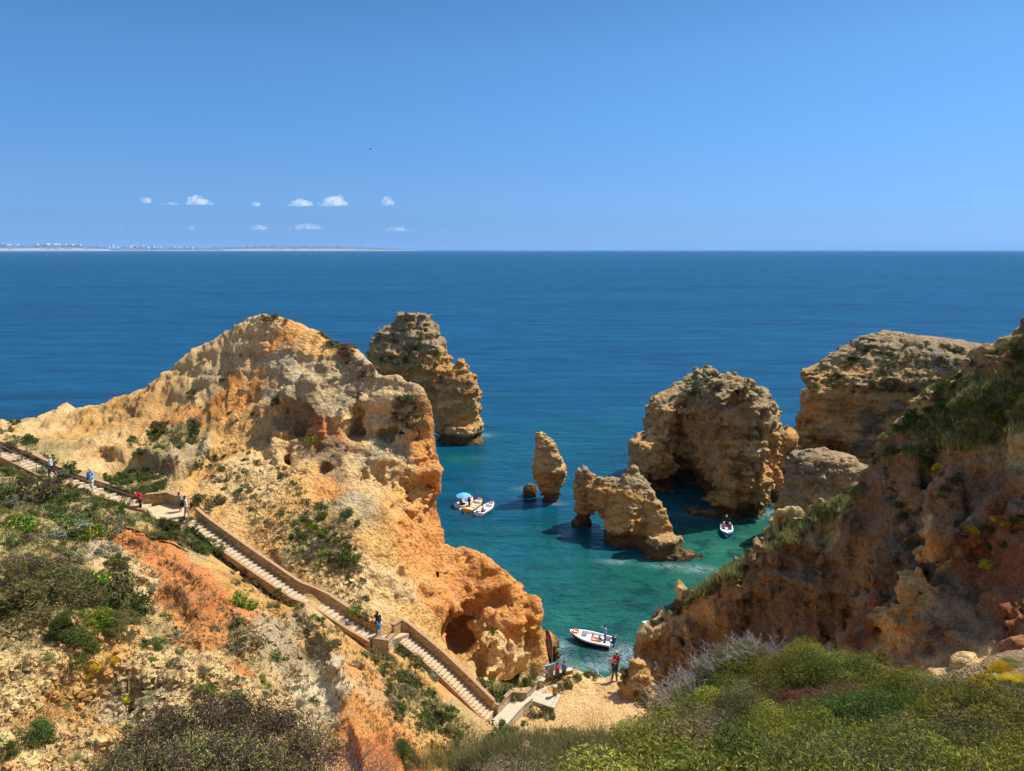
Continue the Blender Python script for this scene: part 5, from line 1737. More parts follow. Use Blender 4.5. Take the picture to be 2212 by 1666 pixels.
# the purple leafed bush right in front of the viewer, bottom left
for (U, V, r, y) in ((270, 1610, .26, 4.5), (340, 1560, .28, 4.7), (430, 1525, .30, 4.8), (520, 1520, .28, 4.9), (600, 1545, .26, 4.8), (670, 1590, .24, 4.6), (310, 1640, .28, 4.1), (410, 1600, .30, 4.2), (500, 1600, .30, 4.2), (590, 1630, .28, 4.2), (210, 1660, .2, 4.3)):
    p = pt(U, V, y=y)
    hgt = r * .95
    o = plant('purple', Vector(p) - Vector((0, 0, hgt)), (0, 0, 1), r, 'near', "purple and lime leafed bush at the bottom left, closest to the viewer", "purple leafed bushes closest to the viewer", HR, 1.0, stems=False)
    s = obj("trunk", STEMS_N[0], o)
    s.scale = (1, 1, 2.6)
    s.location = (0, 0, -1.6)
M_TWD = flat_mat("dark_twig", (.10, .08, .07), .9, .2, 8)
DEADK = [dead_bush_mesh("dark_twigs", 40 + s, 30, M_TWD, r=.006) for s in range(2)]
for U, V, y, s in ((700, 1650, 5.0, .6), (760, 1665, 5.0, .62), (830, 1680, 5.2, .5), (640, 1620, 5.2, .55), (560, 1600, 5.0, .5), (450, 1600, 4.9, .5), (340, 1630, 4.8, .45)):
    p = pt(U, V, y=y)
    o = obj("dead_bush", HR.choice(DEADK), None, Vector(p) - Vector((0, 0, s * .45)))
    o.scale = (s, s, s * .9)
    o.rotation_euler = (0, 0, HR.random() * 6.28)
    tag(o, "bare dark twiggy bush rising among the purple bushes at the bottom", "dead bush", "bare dark bushes at the bottom")

# slim dead stalk on the left slope
loc, nor, ob = cast(222, 1205)
if loc is not None:
    m = MB()
    p = Vector(loc)
    m.tube([p - Vector((0, 0, .2)), p + Vector((.02, 0, .9)), p + Vector((.25, .1, 1.9)), p + Vector((.6, .1, 2.9))], [.03, .025, .018, .008], 5)
    m.tube([p + Vector((.25, .1, 1.9)), p + Vector((.05, .1, 2.5))], [.012, .005], 4)
    o = m.build("dead_stalk", M_TWIG)
    tag(o, "slim leaning dead stalk on the left slope among the pale rocks", "dead stalk")


# ------------------------------------------------------------------ stuff: grass, ground cover, loose stones
def stuff_grass(name, polys, n, blade, kinds, seed, need_near=None, width=.006, per=9, up=.35):
    rng = np.random.default_rng(seed)
    r = random.Random(seed)
    bases, nors, deps = [], [], []
    areas = []
    for poly in polys:
        xs, ys = [p[0] for p in poly], [p[1] for p in poly]
        areas.append((max(xs) - min(xs)) * (max(ys) - min(ys)))
    for poly, a in zip(polys, areas):
        k = int(n * a / sum(areas))
        xs, ys = [p[0] for p in poly], [p[1] for p in poly]
        for _ in range(k):
            U, V = r.uniform(min(xs), max(xs)), r.uniform(min(ys), max(ys))
            if not in_poly(U, V, poly):
                continue
            loc, nor, ob = cast(U, V)
            if loc is None or not (ob.name.startswith("hillside") or ob.name.startswith("headland") or ob.name.startswith("cliff")):
                continue
            bases.append(loc); nors.append(nor); deps.append(depth_of(loc))
    B = np.array(bases); D = np.array(deps)
    m = len(B)
    B = np.repeat(B, per, 0)
    D = np.repeat(D, per)
    tuft = np.repeat(rng.random(m), per)
    k = np.clip(D / 45, .22, 1.2)
    off = rng.normal(size=(len(B), 3)) * (blade * .35 * k)[:, None]
    off[:, 2] = 0
    d = rng.normal(size=(len(B), 3)) * up
    d[:, 2] = 1
    d /= np.linalg.norm(d, axis=1)[:, None]
    L = (blade * k * (.5 + rng.random(len(B))))[:, None]
    side = np.cross(d, rng.normal(size=(len(B), 3)))
    side /= np.linalg.norm(side, axis=1)[:, None] + 1e-9
    w = (width * k)[:, None]
    P = B + off - np.array((0, 0, .01))
    bend = rng.normal(size=(len(B), 3)) * .2 * L
    mid = P + d * L * .55 + bend * .25
    tip = P + d * L * .95 + bend
    v = np.stack([P - side * w, P + side * w, mid + side * w * .8, mid - side * w * .8, tip + side * w * .15, tip - side * w * .15], 1).reshape(-1, 3)
    b6 = np.arange(len(B))[:, None] * 6
    f = np.concatenate([b6 + np.array([[0, 1, 2, 3]]), b6 + np.array([[3, 2, 4, 5]])])
    tone = np.repeat(np.clip(.6 * tuft + .4 * rng.random(len(B)), 0, 1), 6)
    o = obj(name, mesh_np(name, v, f, [LM[kinds]], smooth=False, attrs={"tone": tone}))
    tag(o, kind="stuff")
    return o


GREENB = [[(0, 985), (200, 1070), (400, 1130), (480, 1200), (300, 1150), (120, 1090), (0, 1060)], [(0, 1060), (300, 1140), (160, 1180), (0, 1240)], [(215, 1035), (400, 1030), (300, 1080)], [(830, 1412), (875, 1432), (1030, 1585), (900, 1590)], [(0, 925), (170, 1010), (160, 1040), (0, 960)],
          [(630, 1160), (760, 1180), (740, 1250), (640, 1220)], [(1040, 1470), (1160, 1470), (1080, 1520)], [(270, 960), (430, 900), (430, 960), (300, 990)]]
a = stuff_grass("green_ground_cover", GREENB, 5200, .22, 'grass', 31, width=.022)
tag(a, "short green ground cover on the slopes around the stairs", "ground cover")
a = stuff_grass("dry_grass", [[(0, 1040), (300, 1140), (500, 1300), (760, 1560), (600, 1666), (0, 1666)], [(430, 980), (760, 1100), (800, 1330), (560, 1180)], [(500, 1250), (850, 1420), (1040, 1600), (850, 1640), (700, 1480)]], 7000, .22, 'straw', 32, width=.022)
tag(a, "sparse dry grass over the stony slopes", "dry grass")
a = stuff_grass("foreground_grass", [[(880, 1640), (1100, 1600), (1350, 1600), (1500, 1666), (900, 1666)], [(1480, 1650), (2212, 1650), (2212, 1666), (1480, 1666)], [(1100, 1600), (1300, 1590), (1400, 1666), (1000, 1666)]], 2600, .85, 'grass', 33, width=.011, per=14)
tag(a, "long meadow grass in the foreground at the bottom", "grass")
a = stuff_grass("cliff_grass", [[(1960, 950), (2060, 860), (2212, 790), (2212, 930), (2080, 980)], [(1640, 1190), (1860, 1050), (1850, 1090), (1680, 1190)], [(1500, 1280), (1620, 1200), (1600, 1250), (1500, 1300)]], 7000, .42, 'grass', 34, width=.02)
tag(a, "green grass on the shelf and crest of the right cliff", "grass")


def stones(name, polys, n, smin_, smax_, seed, mat):
    rng = np.random.default_rng(seed)
    r = random.Random(seed)
    ph = (1 + 5 ** .5) / 2
    ico = np.array([(-1, ph, 0), (1, ph, 0), (-1, -ph, 0), (1, -ph, 0), (0, -1, ph), (0, 1, ph), (0, -1, -ph), (0, 1, -ph), (ph, 0, -1), (ph, 0, 1), (-ph, 0, -1), (-ph, 0, 1)]) / 1.9
    fc = np.array([(0, 11, 5), (0, 5, 1), (0, 1, 7), (0, 7, 10), (0, 10, 11), (1, 5, 9), (5, 11, 4), (11, 10, 2), (10, 7, 6), (7, 1, 8), (3, 9, 4), (3, 4, 2), (3, 2, 6), (3, 6, 8), (3, 8, 9), (4, 9, 5), (2, 4, 11), (6, 2, 10), (8, 6, 7), (9, 8, 1)])
    V_, F_, k = [], [], 0
    area = [(max(p[0] for p in q) - min(p[0] for p in q)) * (max(p[1] for p in q) - min(p[1] for p in q)) for q in polys]
    for poly, a in zip(polys, area):
        xs, ys = [p[0] for p in poly], [p[1] for p in poly]
        for _ in range(int(n * a / sum(area))):
            U, V = r.uniform(min(xs), max(xs)), r.uniform(min(ys), max(ys))
            if not in_poly(U, V, poly):
                continue
            loc, nor, ob = cast(U, V)
            if loc is None or not (ob.name.startswith("hillside") or ob.name.startswith("headland")):
                continue
            s = smin_ + (smax_ - smin_) * r.random() ** 4
            p = ico * (1 + .28 * rng.normal(size=(12, 1))) * np.array((1, .6 + .4 * r.random(), .5 + .3 * r.random())) * s
            a_ = r.random() * 6.28
            R_ = np.array(((math.cos(a_), -math.sin(a_), 0), (math.sin(a_), math.cos(a_), 0), (0, 0, 1)))
            V_.append(p @ R_.T + np.array(loc))
            F_.append(fc + 12 * k)
            k += 1
    v = np.concatenate(V_)
    o = obj(name, mesh_np(name, v, np.concatenate(F_), [mat], smooth=False, attrs={"zone": np.clip(zone_color(v) * (.85 + .5 * np.repeat(rng.random(k), 12))[:, None], 0, .8).astype(np.float32)}))
    tag(o, kind="stuff")
    return o


a = stones("loose_stones", [[(0, 1230), (330, 1300), (520, 1400), (800, 1600), (700, 1666), (0, 1666)], [(480, 950), (640, 1000), (800, 1330), (560, 1180)], [(500, 1230), (700, 1350), (640, 1480), (500, 1400)], [(780, 1420), (900, 1450), (1040, 1620), (880, 1640)],
                            [(1090, 1560), (1240, 1580), (1180, 1640), (1090, 1640)], [(180, 1130), (330, 1160), (330, 1290), (250, 1250)]], 11000, .035, .26, 35, M_SOIL)
tag(a, "loose limestone rubble on the slopes", "stones")

# ------------------------------------------------------------------ people
SKIN = flat_mat("skin", (.50, .29, .19), .6, .05)
HAIRD = flat_mat("dark_hair", (.022, .015, .012), .6, .1)
CM = {}


def cloth(name, col):
    if name not in CM:
        CM[name] = flat_mat(name, col, .9, .10, 12)
    return CM[name]


def capsule_field(segs, h, pad=.05):
    """segs: (p,q,r0,r1); returns surface-net mesh of the smooth union"""
    pts = np.array([s[0] for s in segs] + [s[1] for s in segs])
    rm = max(max(s[2], s[3]) for s in segs) + pad
    lo, hi = pts.min(0) - rm, pts.max(0) + rm
    axs = [np.arange(lo[k], hi[k], h) for k in range(3)]
    f = np.full([len(a) for a in axs], .5, np.float32)
    for p, q, r0, r1 in segs:
        p, q = np.array(p, float), np.array(q, float)
        r = max(r0, r1) + .05
        a, b = np.minimum(p, q) - r, np.maximum(p, q) + r
        sl = tuple(slice(max(0, int((a[k] - lo[k]) / h)), int((b[k] - lo[k]) / h) + 2) for k in range(3))
        X, Y, Z_ = np.meshgrid(*[axs[k][sl[k]] for k in range(3)], indexing='ij', sparse=True)
        d = q - p
        L2 = max((d ** 2).sum(), 1e-9)
        t = np.clip(((X - p[0]) * d[0] + (Y - p[1]) * d[1] + (Z_ - p[2]) * d[2]) / L2, 0, 1)
        dist = np.sqrt((X - p[0] - t * d[0]) ** 2 + (Y - p[1] - t * d[1]) ** 2 + (Z_ - p[2] - t * d[2]) ** 2) - (r0 + (r1 - r0) * t)
        f[sl] = smin(f[sl], dist, .018).astype(np.float32)
    return surface_nets(f, lo, h, False)


def seg_obj(name, segs, mat, parent, h=.017):
    v, q = capsule_field(segs, h)
    return obj(name, mesh_np(name, v, q, [mat], smooth=True), parent)


def person(label, loc, face, H=1.72, top=None, bottom=None, hair=HAIRD, hat=None, pack=None, arms=('down', 'down'), legs='stand', skirt=False, sleeves=.55, shorts=False, group=None, bare_top=False, hairlong=False, shoes=None, strap=None, vest=None, lean=0.0):
    """x to the person's left hand side, y backwards: the figure looks towards -y before turning by 'face'"""
    k = H / 1.75
    J = {}
    hipz = .93 if legs != 'sit' else .12
    J['pel'] = (0, 0, hipz)
    ln = lean
    sh = hipz + .50
    J['che'] = (0, -ln * .6, hipz + .33)
    J['nek'] = (0, -ln, sh + .06)
    J['hed'] = (0, -ln - .02, sh + .21)
    for s, nm in ((1, 'L'), (-1, 'R')):
        J['sho' + nm] = (s * .175, -ln, sh)
        J['hip' + nm] = (s * .09, 0, hipz - .02)
        if legs == 'sit':
            J['kne' + nm] = (s * .13, -.42, hipz + .02)
            J['ank' + nm] = (s * .12, -.47, hipz - .36)
        elif legs == 'walk':
            st = .17 * s
            J['kne' + nm] = (s * .095, -st * .7 - .04, .49)
            J['ank' + nm] = (s * .10, -st * 1.2 + (.05 if s < 0 else 0), .09)
        elif legs == 'apart':
            J['kne' + nm] = (s * .14, -.02, .49)
            J['ank' + nm] = (s * .19, 0, .09)
        else:
            J['kne' + nm] = (s * .10, -.015, .49)
            J['ank' + nm] = (s * .105, 0, .09)
        a = arms[0 if s > 0 else 1]
        x, y, z = J['sho' + nm]
        if a == 'down':
            J['elb' + nm], J['wri' + nm] = (x + s * .07, y + .02, z - .28), (x + s * .075, y - .04, z - .52)
        elif a == 'front':
            J['elb' + nm], J['wri' + nm] = (x + s * .06, y - .04, z - .27), (x - s * .04, y - .25, z - .32)
        elif a == 'up':
            J['elb' + nm], J['wri' + nm] = (x + s * .14, y - .16, z - .08), (x + s * .10, y - .28, z + .15)
        elif a == 'phone':
            J['elb' + nm], J['wri' + nm] = (x + s * .07, y - .17, z - .17), (x - s * .06, y - .30, z + .03)
        elif a == 'out':
            J['elb' + nm], J['wri' + nm] = (x + s * .2, y - .05, z - .18), (x + s * .28, y - .18, z - .34)
        elif a == 'back':
            J['elb' + nm], J['wri' + nm] = (x + s * .10, y + .12, z - .25), (x + s * .02, y + .18, z - .42)
    J = {n: np.array(p) * k for n, p in J.items()}
    S_ = []
    c = lambda a, b, r0, r1: S_.append((J[a] if isinstance(a, str) else a, J[b] if isinstance(b, str) else b, r0 * k, r1 * k))
    # torso, neck, head with jaw, nose and ears
    c('pel', 'che', .115, .125)
    for s, nm in ((1, 'L'), (-1, 'R')):
        c('hip' + nm, 'che', .095, .105)
        c('che', 'sho' + nm, .10, .062)
        c('sho' + nm, 'elb' + nm, .052, .040)
        c('elb' + nm, 'wri' + nm, .038, .026)
        c('hip' + nm, 'kne' + nm, .088, .056)
        c('kne' + nm, 'ank' + nm, .054, .036)
        # calf
        mid = J['kne' + nm] * .65 + J['ank' + nm] * .35 + np.array((0, .018, 0)) * k
        c(mid, mid * .8 + J['ank' + nm] * .2, .050, .042)
        foot = J['ank' + nm] + np.array((s * .02, -.15, -.055)) * k
        c(J['ank' + nm] + np.array((0, .02, -.045)) * k, foot, .040, .030)
        # hand: palm, four fingers and a thumb
        d = J['wri' + nm] - J['elb' + nm]
        d = d / np.linalg.norm(d)
        w = np.cross(d, (0, 1, 0)) if abs(d[1]) < .9 else np.array((1., 0, 0))
        w = w / np.linalg.norm(w)
        palm = J['wri' + nm] + d * .075 * k
        c('wri' + nm, palm, .028, .034)
        for fi, (o_, ln_) in enumerate(((-.027, .065), (-.009, .080), (.009, .075), (.026, .055))):
            b0 = palm + w * o_ * k + d * .02 * k
            b1 = b0 + (d * .6 + np.array((0, -.35, 0))) * ln_ * k
            S_.append((b0, b1, .012 * k, .010 * k))
        b0 = J['wri' + nm] + d * .03 * k - w * .025 * k
        S_.append((b0, b0 + (d * .5 - w * .7) * .055 * k, .013 * k, .011 * k))
    c('che', 'nek', .085, .062)
    c('nek', J['hed'] - np.array((0, 0, .06)) * k, .055, .055)
    hd = J['hed']
    S_.append((hd + np.array((0, .012, .025)) * k, hd + np.array((0, -.015, -.02)) * k, .092 * k, .078 * k))
    S_.append((hd + np.array((0, -.03, -.03)) * k, hd + np.array((0, -.045, -.075)) * k, .062 * k, .036 * k))
    S_.append((hd + np.array((0, -.085, .0)) * k, hd + np.array((0, -.108, -.02)) * k, .014 * k, .014 * k))
    for s in (1, -1):
        S_.append((hd + np.array((s * .088, .0, -.015)) * k, hd + np.array((s * .092, .005, .015)) * k, .016 * k, .018 * k))
    root = empty("person", loc, face)
    tag(root, label, "person", group)
    body = seg_obj("body", S_, SKIN, root)
    # eyes and mouth
    m = MB()
    for s in (1, -1):
        m.lathe([(.001, -.008), (.011, 0), (.001, .008)], (hd[0] + s * .031 * k, hd[1] - .082 * k, hd[2] + .012 * k), 8)
    m.build("eyes", HAIRD, body)
    G_ = .020 * k
    if top:
        T = [(J['pel'] + np.array((0, 0, .02)) * k, J['che'], .118 * k + G_, .128 * k + G_)]
        for s, nm in ((1, 'L'), (-1, 'R')):
            T.append((J['hip' + nm] + np.array((0, 0, .06)) * k, J['che'], .095 * k + G_, .105 * k + G_))
            T.append((J['che'], J['sho' + nm], .10 * k + G_, .066 * k + G_))
            if not bare_top:
                e = J['sho' + nm] * (1 - min(sleeves * 1.0, 1)) + J['elb' + nm] * min(sleeves, 1)
                T.append((J['sho' + nm], e, .056 * k + G_, .050 * k + G_))
                if sleeves > 1:
                    T.append((J['elb' + nm], J['elb' + nm] * .15 + J['wri' + nm] * .85, .044 * k + G_, .034 * k + G_))
        seg_obj("shirt", T, top, root)
    if vest:
        T = [(J['pel'] + np.array((0, 0, .1)) * k, J['che'], .13 * k + G_, .14 * k + G_)]
        for nm in 'LR':
            T.append((J['che'], J['sho' + nm] * .8, .115 * k + G_, .085 * k + G_))
        seg_obj("life_vest", T, vest, root)
    if bottom:
        if skirt:
            m = MB()
            m.lathe([(.135 * k, .16 * k), (.16 * k, 0), (.20 * k, -.22 * k), (.22 * k, -.42 * k)], (J['pel'][0], J['pel'][1], J['pel'][2]), 14)
            m.build("skirt", bottom, root, smooth=True)
        else:
            T = [(J['pel'] + np.array((0, 0, .04)) * k, J['pel'], .12 * k + G_, .115 * k + G_)]
            for nm in 'LR':
                T.append((J['hip' + nm], J['kne' + nm], .09 * k + G_, .062 * k + G_))
                if not shorts:
                    T.append((J['kne' + nm], J['ank' + nm], .060 * k + G_, .050 * k + G_ * .6))
            seg_obj("shorts" if shorts else "trousers", T, bottom, root)
    T = []
    for s, nm in ((1, 'L'), (-1, 'R')):
        foot = J['ank' + nm] + np.array((s * .02, -.16, -.055)) * k
        T.append((J['ank' + nm] + np.array((0, .025, -.045)) * k, foot, .046 * k, .036 * k))
    seg_obj("shoes", T, shoes or HAIRD, root)
    if hair:
        T = [(hd + np.array((0, .03, .045)) * k, hd + np.array((0, .0, .055)) * k, .088 * k, .088 * k), (hd + np.array((0, .045, .02)) * k, hd + np.array((0, .05, -.05)) * k, .082 * k, .060 * k)]
        if hairlong:
            T.append((hd + np.array((0, .06, -.03)) * k, hd + np.array((0, .09, -.2)) * k, .075 * k, .05 * k))
        seg_obj("hair", T, hair, root)
    if hat:
        mat, brim = hat
        m = MB()
        z = .07 * k
        prof = [(.02 * k, .15 * k), (.09 * k, .12 * k), (.108 * k, .05 * k), (.112 * k, .0)]
        if brim:
            prof += [(brim * k, -.02 * k), (brim * k, -.028 * k), (.10 * k, -.012 * k)]
        m.lathe(prof[::-1], (hd[0], hd[1], hd[2] + .045 * k), 18)
        if not brim:
            m.box((hd[0], hd[1] - .13 * k, hd[2] + .05 * k), (.15 * k, .1 * k, .014 * k))
        m.build("hat", mat, root, smooth=True)
    if pack:
        ch = J['che']
        T = [(ch + np.array((-.06, .20, .10)) * k, ch + np.array((-.06, .20, -.16)) * k, .10 * k, .11 * k), (ch + np.array((.06, .20, .10)) * k, ch + np.array((.06, .20, -.16)) * k, .10 * k, .11 * k),
             (ch + np.array((0, .28, -.08)) * k, ch + np.array((0, .28, -.15)) * k, .07 * k, .07 * k)]
        pk = seg_obj("backpack", T, pack, root)
        m = MB()
        for s in (1, -1):
            m.tube([tuple(ch + np.array((s * .10, .16, .18)) * k), tuple(J['sho' + ('L' if s > 0 else 'R')] * np.array((.62, 1, 1)) + np.array((0, 0, .085)) * k), tuple(ch + np.array((s * .12, -.15, .06)) * k), tuple(ch + np.array((s * .13, .05, -.14)) * k)], .016 * k, 5)
        m.build("strap", pack, pk)
    if strap:
        m = MB()
        m.tube([tuple(J['shoL'] * np.array((.8, 1, 1)) + np.array((0, .02, .08)) * k), tuple(J['che'] + np.array((0, -.165, .02)) * k), tuple(J['hipR'] + np.array((-.09, -.06, .1)) * k)], .011 * k, 5)
        m.tube([tuple(J['shoL'] * np.array((.8, 1, 1)) + np.array((0, .02, .08)) * k), tuple(J['che'] + np.array((0, .165, .02)) * k), tuple(J['hipR'] + np.array((-.09, .06, .1)) * k)], .011 * k, 5)
        m.box(tuple(J['hipR'] + np.array((-.12, 0, .04)) * k), (.07 * k, .22 * k, .16 * k))
        m.build("shoulder_bag", strap, root)
    return root


def at3(U, V, z):
    return Vector(pt(U, V, z=z))


W_ = cloth("white_cloth", (.78, .77, .74))
person("person in a wide sun hat and grey white top climbing the upper steps", at3(113, 1029, 18.98), -1.2, 1.62, cloth("grey_white", (.58, .56, .60)), cloth("black_cloth", (.02, .02, .028)), hair=HAIRD, hat=(cloth("tan_straw", (.50, .34, .20)), .19), legs='walk', arms=('front', 'down'), sleeves=1.2, strap=cloth("navy", (.02, .03, .07)))
person("person in a light blue shirt, white trousers and straw hat holding the stair rail", at3(199, 1059, 17.86), .25, 1.70, cloth("light_blue", (.26, .48, .80)), cloth("cream_white", (.74, .72, .66)), hat=(cloth("straw", (.62, .42, .20)), .18), arms=('front', 'down'), legs='walk', sleeves=1.5, strap=cloth("dark_strap", (.05, .06, .09)), hairlong=True)
person("person in a bright red jacket reaching out with both arms by the parapet", at3(305, 1101, 16.52), -1.35, 1.58, cloth("bright_red", (.62, .03, .035)), cloth("black_cloth", (.02, .02, .028)), arms=('phone', 'phone'), sleeves=1.5, hairlong=True)
person("person in white T-shirt and dusty pink shorts with a black backpack on the first landing", at3(403, 1121, 16.35), 2.3, 1.80, W_, cloth("dusty_pink", (.48, .24, .24)), pack=cloth("black_pack", (.02, .022, .03)), legs='walk', shorts=True, shoes=W_)
person("person in a patterned khaki top standing left of the black backpack", at3(390, 1108, 16.42), 2.6, 1.62, cloth("khaki", (.36, .29, .16)), cloth("brown_cloth", (.22, .12, .06)), arms=('front', 'down'), skirt=True, sleeves=1.0)
person("person in white with a blue backpack and navy sun hat on the second landing", at3(821, 1381, 9.03), 2.75, 1.55, W_, W_, hat=(cloth("navy", (.02, .03, .07)), .16), pack=cloth("blue_pack", (.04, .20, .42)), arms=('front', 'front'), hairlong=True)
person("dark haired person hidden behind the navy sun hat on the second landing", at3(817, 1370, 9.05), 2.9, 1.74, cloth("black_cloth", (.02, .02, .028)), cloth("black_cloth", (.02, .02, .028)), arms=('phone', 'down'), hairlong=True)
person("person in a red top and short dark skirt standing beside the poster board", at3(1204, 1475, 4.0), .9, 1.66, cloth("wine_red", (.36, .03, .05)), cloth("charcoal", (.045, .045, .06)), skirt=True, bare_top=True, arms=('front', 'down'), strap=cloth("black_cloth", (.02, .02, .028)), hairlong=True)
person("young person in a violet blue shirt beside the one with the dark skirt", at3(1218, 1469, 4.0), -.9, 1.58, cloth("violet_blue", (.16, .20, .52)), cloth("dark_denim", (.05, .07, .12)), shorts=True, sleeves=.9)
person("person in a charcoal T-shirt and jeans standing with legs apart on the terrace edge", at3(1327, 1473, 4.02), 3.05, 1.80, cloth("charcoal", (.045, .05, .055)), cloth("denim", (.10, .15, .22)), hair=flat_mat("brown_hair", (.16, .08, .05), .6), legs='apart')
person("person in a dark red shirt and pale cap beyond the one in the charcoal T-shirt", at3(1331, 1453, 3.7), 3.0, 1.72, cloth("dark_red", (.40, .03, .045)), cloth("dark_denim", (.05, .07, .12)), hat=(cloth("khaki_cap", (.45, .44, .30)), 0), sleeves=.9)

# ------------------------------------------------------------------ boats
WHITE = flat_mat("boat_white", (.80, .80, .78), .35, .04, 3, spec=.5)
INNER = flat_mat("boat_grey_floor", (.42, .41, .42), .6, .08, 3)
ORANGE = flat_mat("boat_orange", (.80, .33, .02), .4, .05, 3, spec=.5)
YELLOW = flat_mat("boat_yellow", (.85, .55, .03), .4, .05, 3)
NAVY = flat_mat("hull_dark", (.035, .012, .022), .35, .05, 3)
BLUEH = flat_mat("hull_blue", (.03, .20, .55), .35, .05, 3)
BUOY = flat_mat("buoy_orange", (.85, .16, .04), .5, .05, 3)
BUOYR = flat_mat("buoy_red", (.62, .10, .08), .5, .05, 3)
MOTOR = flat_mat("motor_black", (.03, .045, .06), .3, .05, 3, spec=.6)
MOTORG = flat_mat("motor_grey", (.62, .64, .64), .35, .05, 3, spec=.6)


def boat(label, bow, stern, W=1.9, hull=WHITE, lower=NAVY, inner=WHITE, floor=INNER, motor=MOTOR, benches=(.22, .42, .60), deck=.74, buoys=((.88, 0, BUOY),), rim=WHITE, group="grotto tour boats in the bay", stripe=None):
    bow, stern = Vector(bow), Vector(stern)
    d = bow - stern
    Lb = d.length
    rz = math.atan2(d.y, d.x)
    root = empty("boat", (stern.x, stern.y, 0), rz)
    tag(root, label, "boat", group)
    n = 22
    T = np.linspace(0, 1, n)
    half = (W / 2) * np.where(T < .4, .90 + .1 * (T / .4), 1 - np.clip((T - .4) / .6, 0, 1) ** 2.4 * .97)
    sheer = .52 + .30 * T ** 2.2
    X = T * Lb
    # section points: outer gunwale, rubbing strip, chine, keel
    v, f = [], []
    rows = []
    for i in range(n):
        w, zs = half[i], sheer[i]
        rake = .25 * T[i] ** 4
        rows.append([(X[i], w, zs), (X[i] - rake * .3, w * .98, zs - .16), (X[i] - rake, w * .86, .10 + .1 * T[i] ** 3), (X[i] - rake * 1.6, w * .55, -.16 + .18 * T[i] ** 3), (X[i] - rake * 2, 0, -.26 + .3 * T[i] ** 4)])
    hm, lm = MB(), MB()

    def strip(mb, a, b):
        vv, ff = [], []
        for i in range(n):
            p, q = rows[i][a], rows[i][b]
            vv += [p, q, (p[0], -p[1], p[2]), (q[0], -q[1], q[2])]
        for i in range(n - 1):
            k = i * 4
            ff += [(k, k + 4, k + 5, k + 1), (k + 2, k + 3, k + 7, k + 6)]
        mb.add(vv, ff)
    strip(hm, 0, 1)
    strip(lm if stripe is None else lm, 1, 2)
    strip(lm, 2, 3)
    strip(lm, 3, 4)
    r0 = rows[0]
    hm.add([r0[0], r0[1], r0[2], r0[3], r0[4], (0, -r0[3][1], r0[3][2]), (0, -r0[2][1], r0[2][2]), (0, -r0[1][1], r0[1][2]), (0, -r0[0][1], r0[0][2])], [(0, 1, 2, 3, 4, 5, 6, 7, 8)])
    hu = hm.build("hull", hull, root, smooth=False)
    lm.build("bottom", lower, hu)
    # rubbing stripe
    m = MB()
    for s in (1, -1):
        m.tube([(X[i] + .01, s * (half[i] + .015), sheer[i] - .10) for i in range(n)], .028, 6)
    m.build("rubbing_strip", stripe or MOTORG, root)
    # gunwale rim and inner sides
    m = MB()
    vv, ff = [], []
    for i in range(n):
        w = half[i]
        wi = max(w - .13, 0)
        for s in (1, -1):
            vv += [(X[i], s * w, sheer[i] + .004), (X[i] - .02, s * wi, sheer[i] + .012), (X[i] - .02, s * wi * .93, .14)]
    for i in range(n - 1):
        k = i * 6
        ff += [(k, k + 1, k + 7, k + 6), (k + 1, k + 2, k + 8, k + 7), (k + 3, k + 9, k + 10, k + 4), (k + 4, k + 10, k + 11, k + 5)]
    m.add(vv, ff)
    m.add([(0, half[0], sheer[0] + .004), (.12, half[0] - .13, sheer[0] + .012), (.12, -half[0] + .13, sheer[0] + .012), (0, -half[0], sheer[0] + .004), (.12, (half[0] - .13) * .93, .14), (.12, -(half[0] - .13) * .93, .14)], [(0, 3, 2, 1), (1, 2, 5, 4)])
    m.build("gunwale", rim, root)
    m = MB()
    vv, ff = [], []
    for i in range(n):
        wi = max(half[i] - .13, 0) * .93
        vv += [(X[i] - .02, wi, .142), (X[i] - .02, -wi, .142)]
    for i in range(n - 1):
        ff.append((2 * i, 2 * i + 1, 2 * i + 3, 2 * i + 2))
    m.add(vv, ff)
    m.build("floor", floor, root)
    wat = lambda t: float(np.interp(t, T, half)) - .12
    sat = lambda t: float(np.interp(t, T, sheer))
    for t in benches:
        m = MB()
        w = wat(t)
        m.box((t * Lb, 0, .36), (.42, 2 * w * .96, .05))
        m.box((t * Lb, 0, .24), (.34, 2 * w * .80, .19))
        m.build("bench", inner, root)
    # fore deck
    m = MB()
    vv, ff = [], []
    ts = [t for t in np.linspace(deck, 1, 9)]
    for t in ts:
        w = max(wat(t) + .03, .01)
        vv += [(t * Lb, w, sat(t) + .016), (t * Lb, -w, sat(t) + .016)]
    for i in range(len(ts) - 1):
        ff.append((2 * i, 2 * i + 1, 2 * i + 3, 2 * i + 2))
    w = wat(deck) + .03
    vv += [(deck * Lb, w * .95, .14), (deck * Lb, -w * .95, .14)]
    ff.append((0, len(vv) - 2, len(vv) - 1, 1))
    m.add(vv, ff)
    m.build("fore_deck", inner, root)
    for t, y, mt in buoys:
        rb = empty("lifebuoy", root.matrix_world @ Vector((0, 0, 0)))
        rb.location = Matrix.Translation((stern.x, stern.y, 0)) @ Euler((0, 0, rz)).to_matrix().to_4x4() @ Vector((t * Lb, y, (sat(t) + .09) if t > deck else .46))
        tag(rb, None, "lifebuoy", "lifebuoys aboard the boats")
        rb["label"] = ("orange" if mt is BUOY else "red") + (" lifebuoy on the bow of " if t > deck else " lifebuoy lying inside ") + label.split(" ", 1)[0].lower() + " " + " ".join(label.split()[1:8])
        m = MB(); m.torus((0, 0, 0), .27, .07); m.build("ring", mt, rb, smooth=True)
        m = MB()
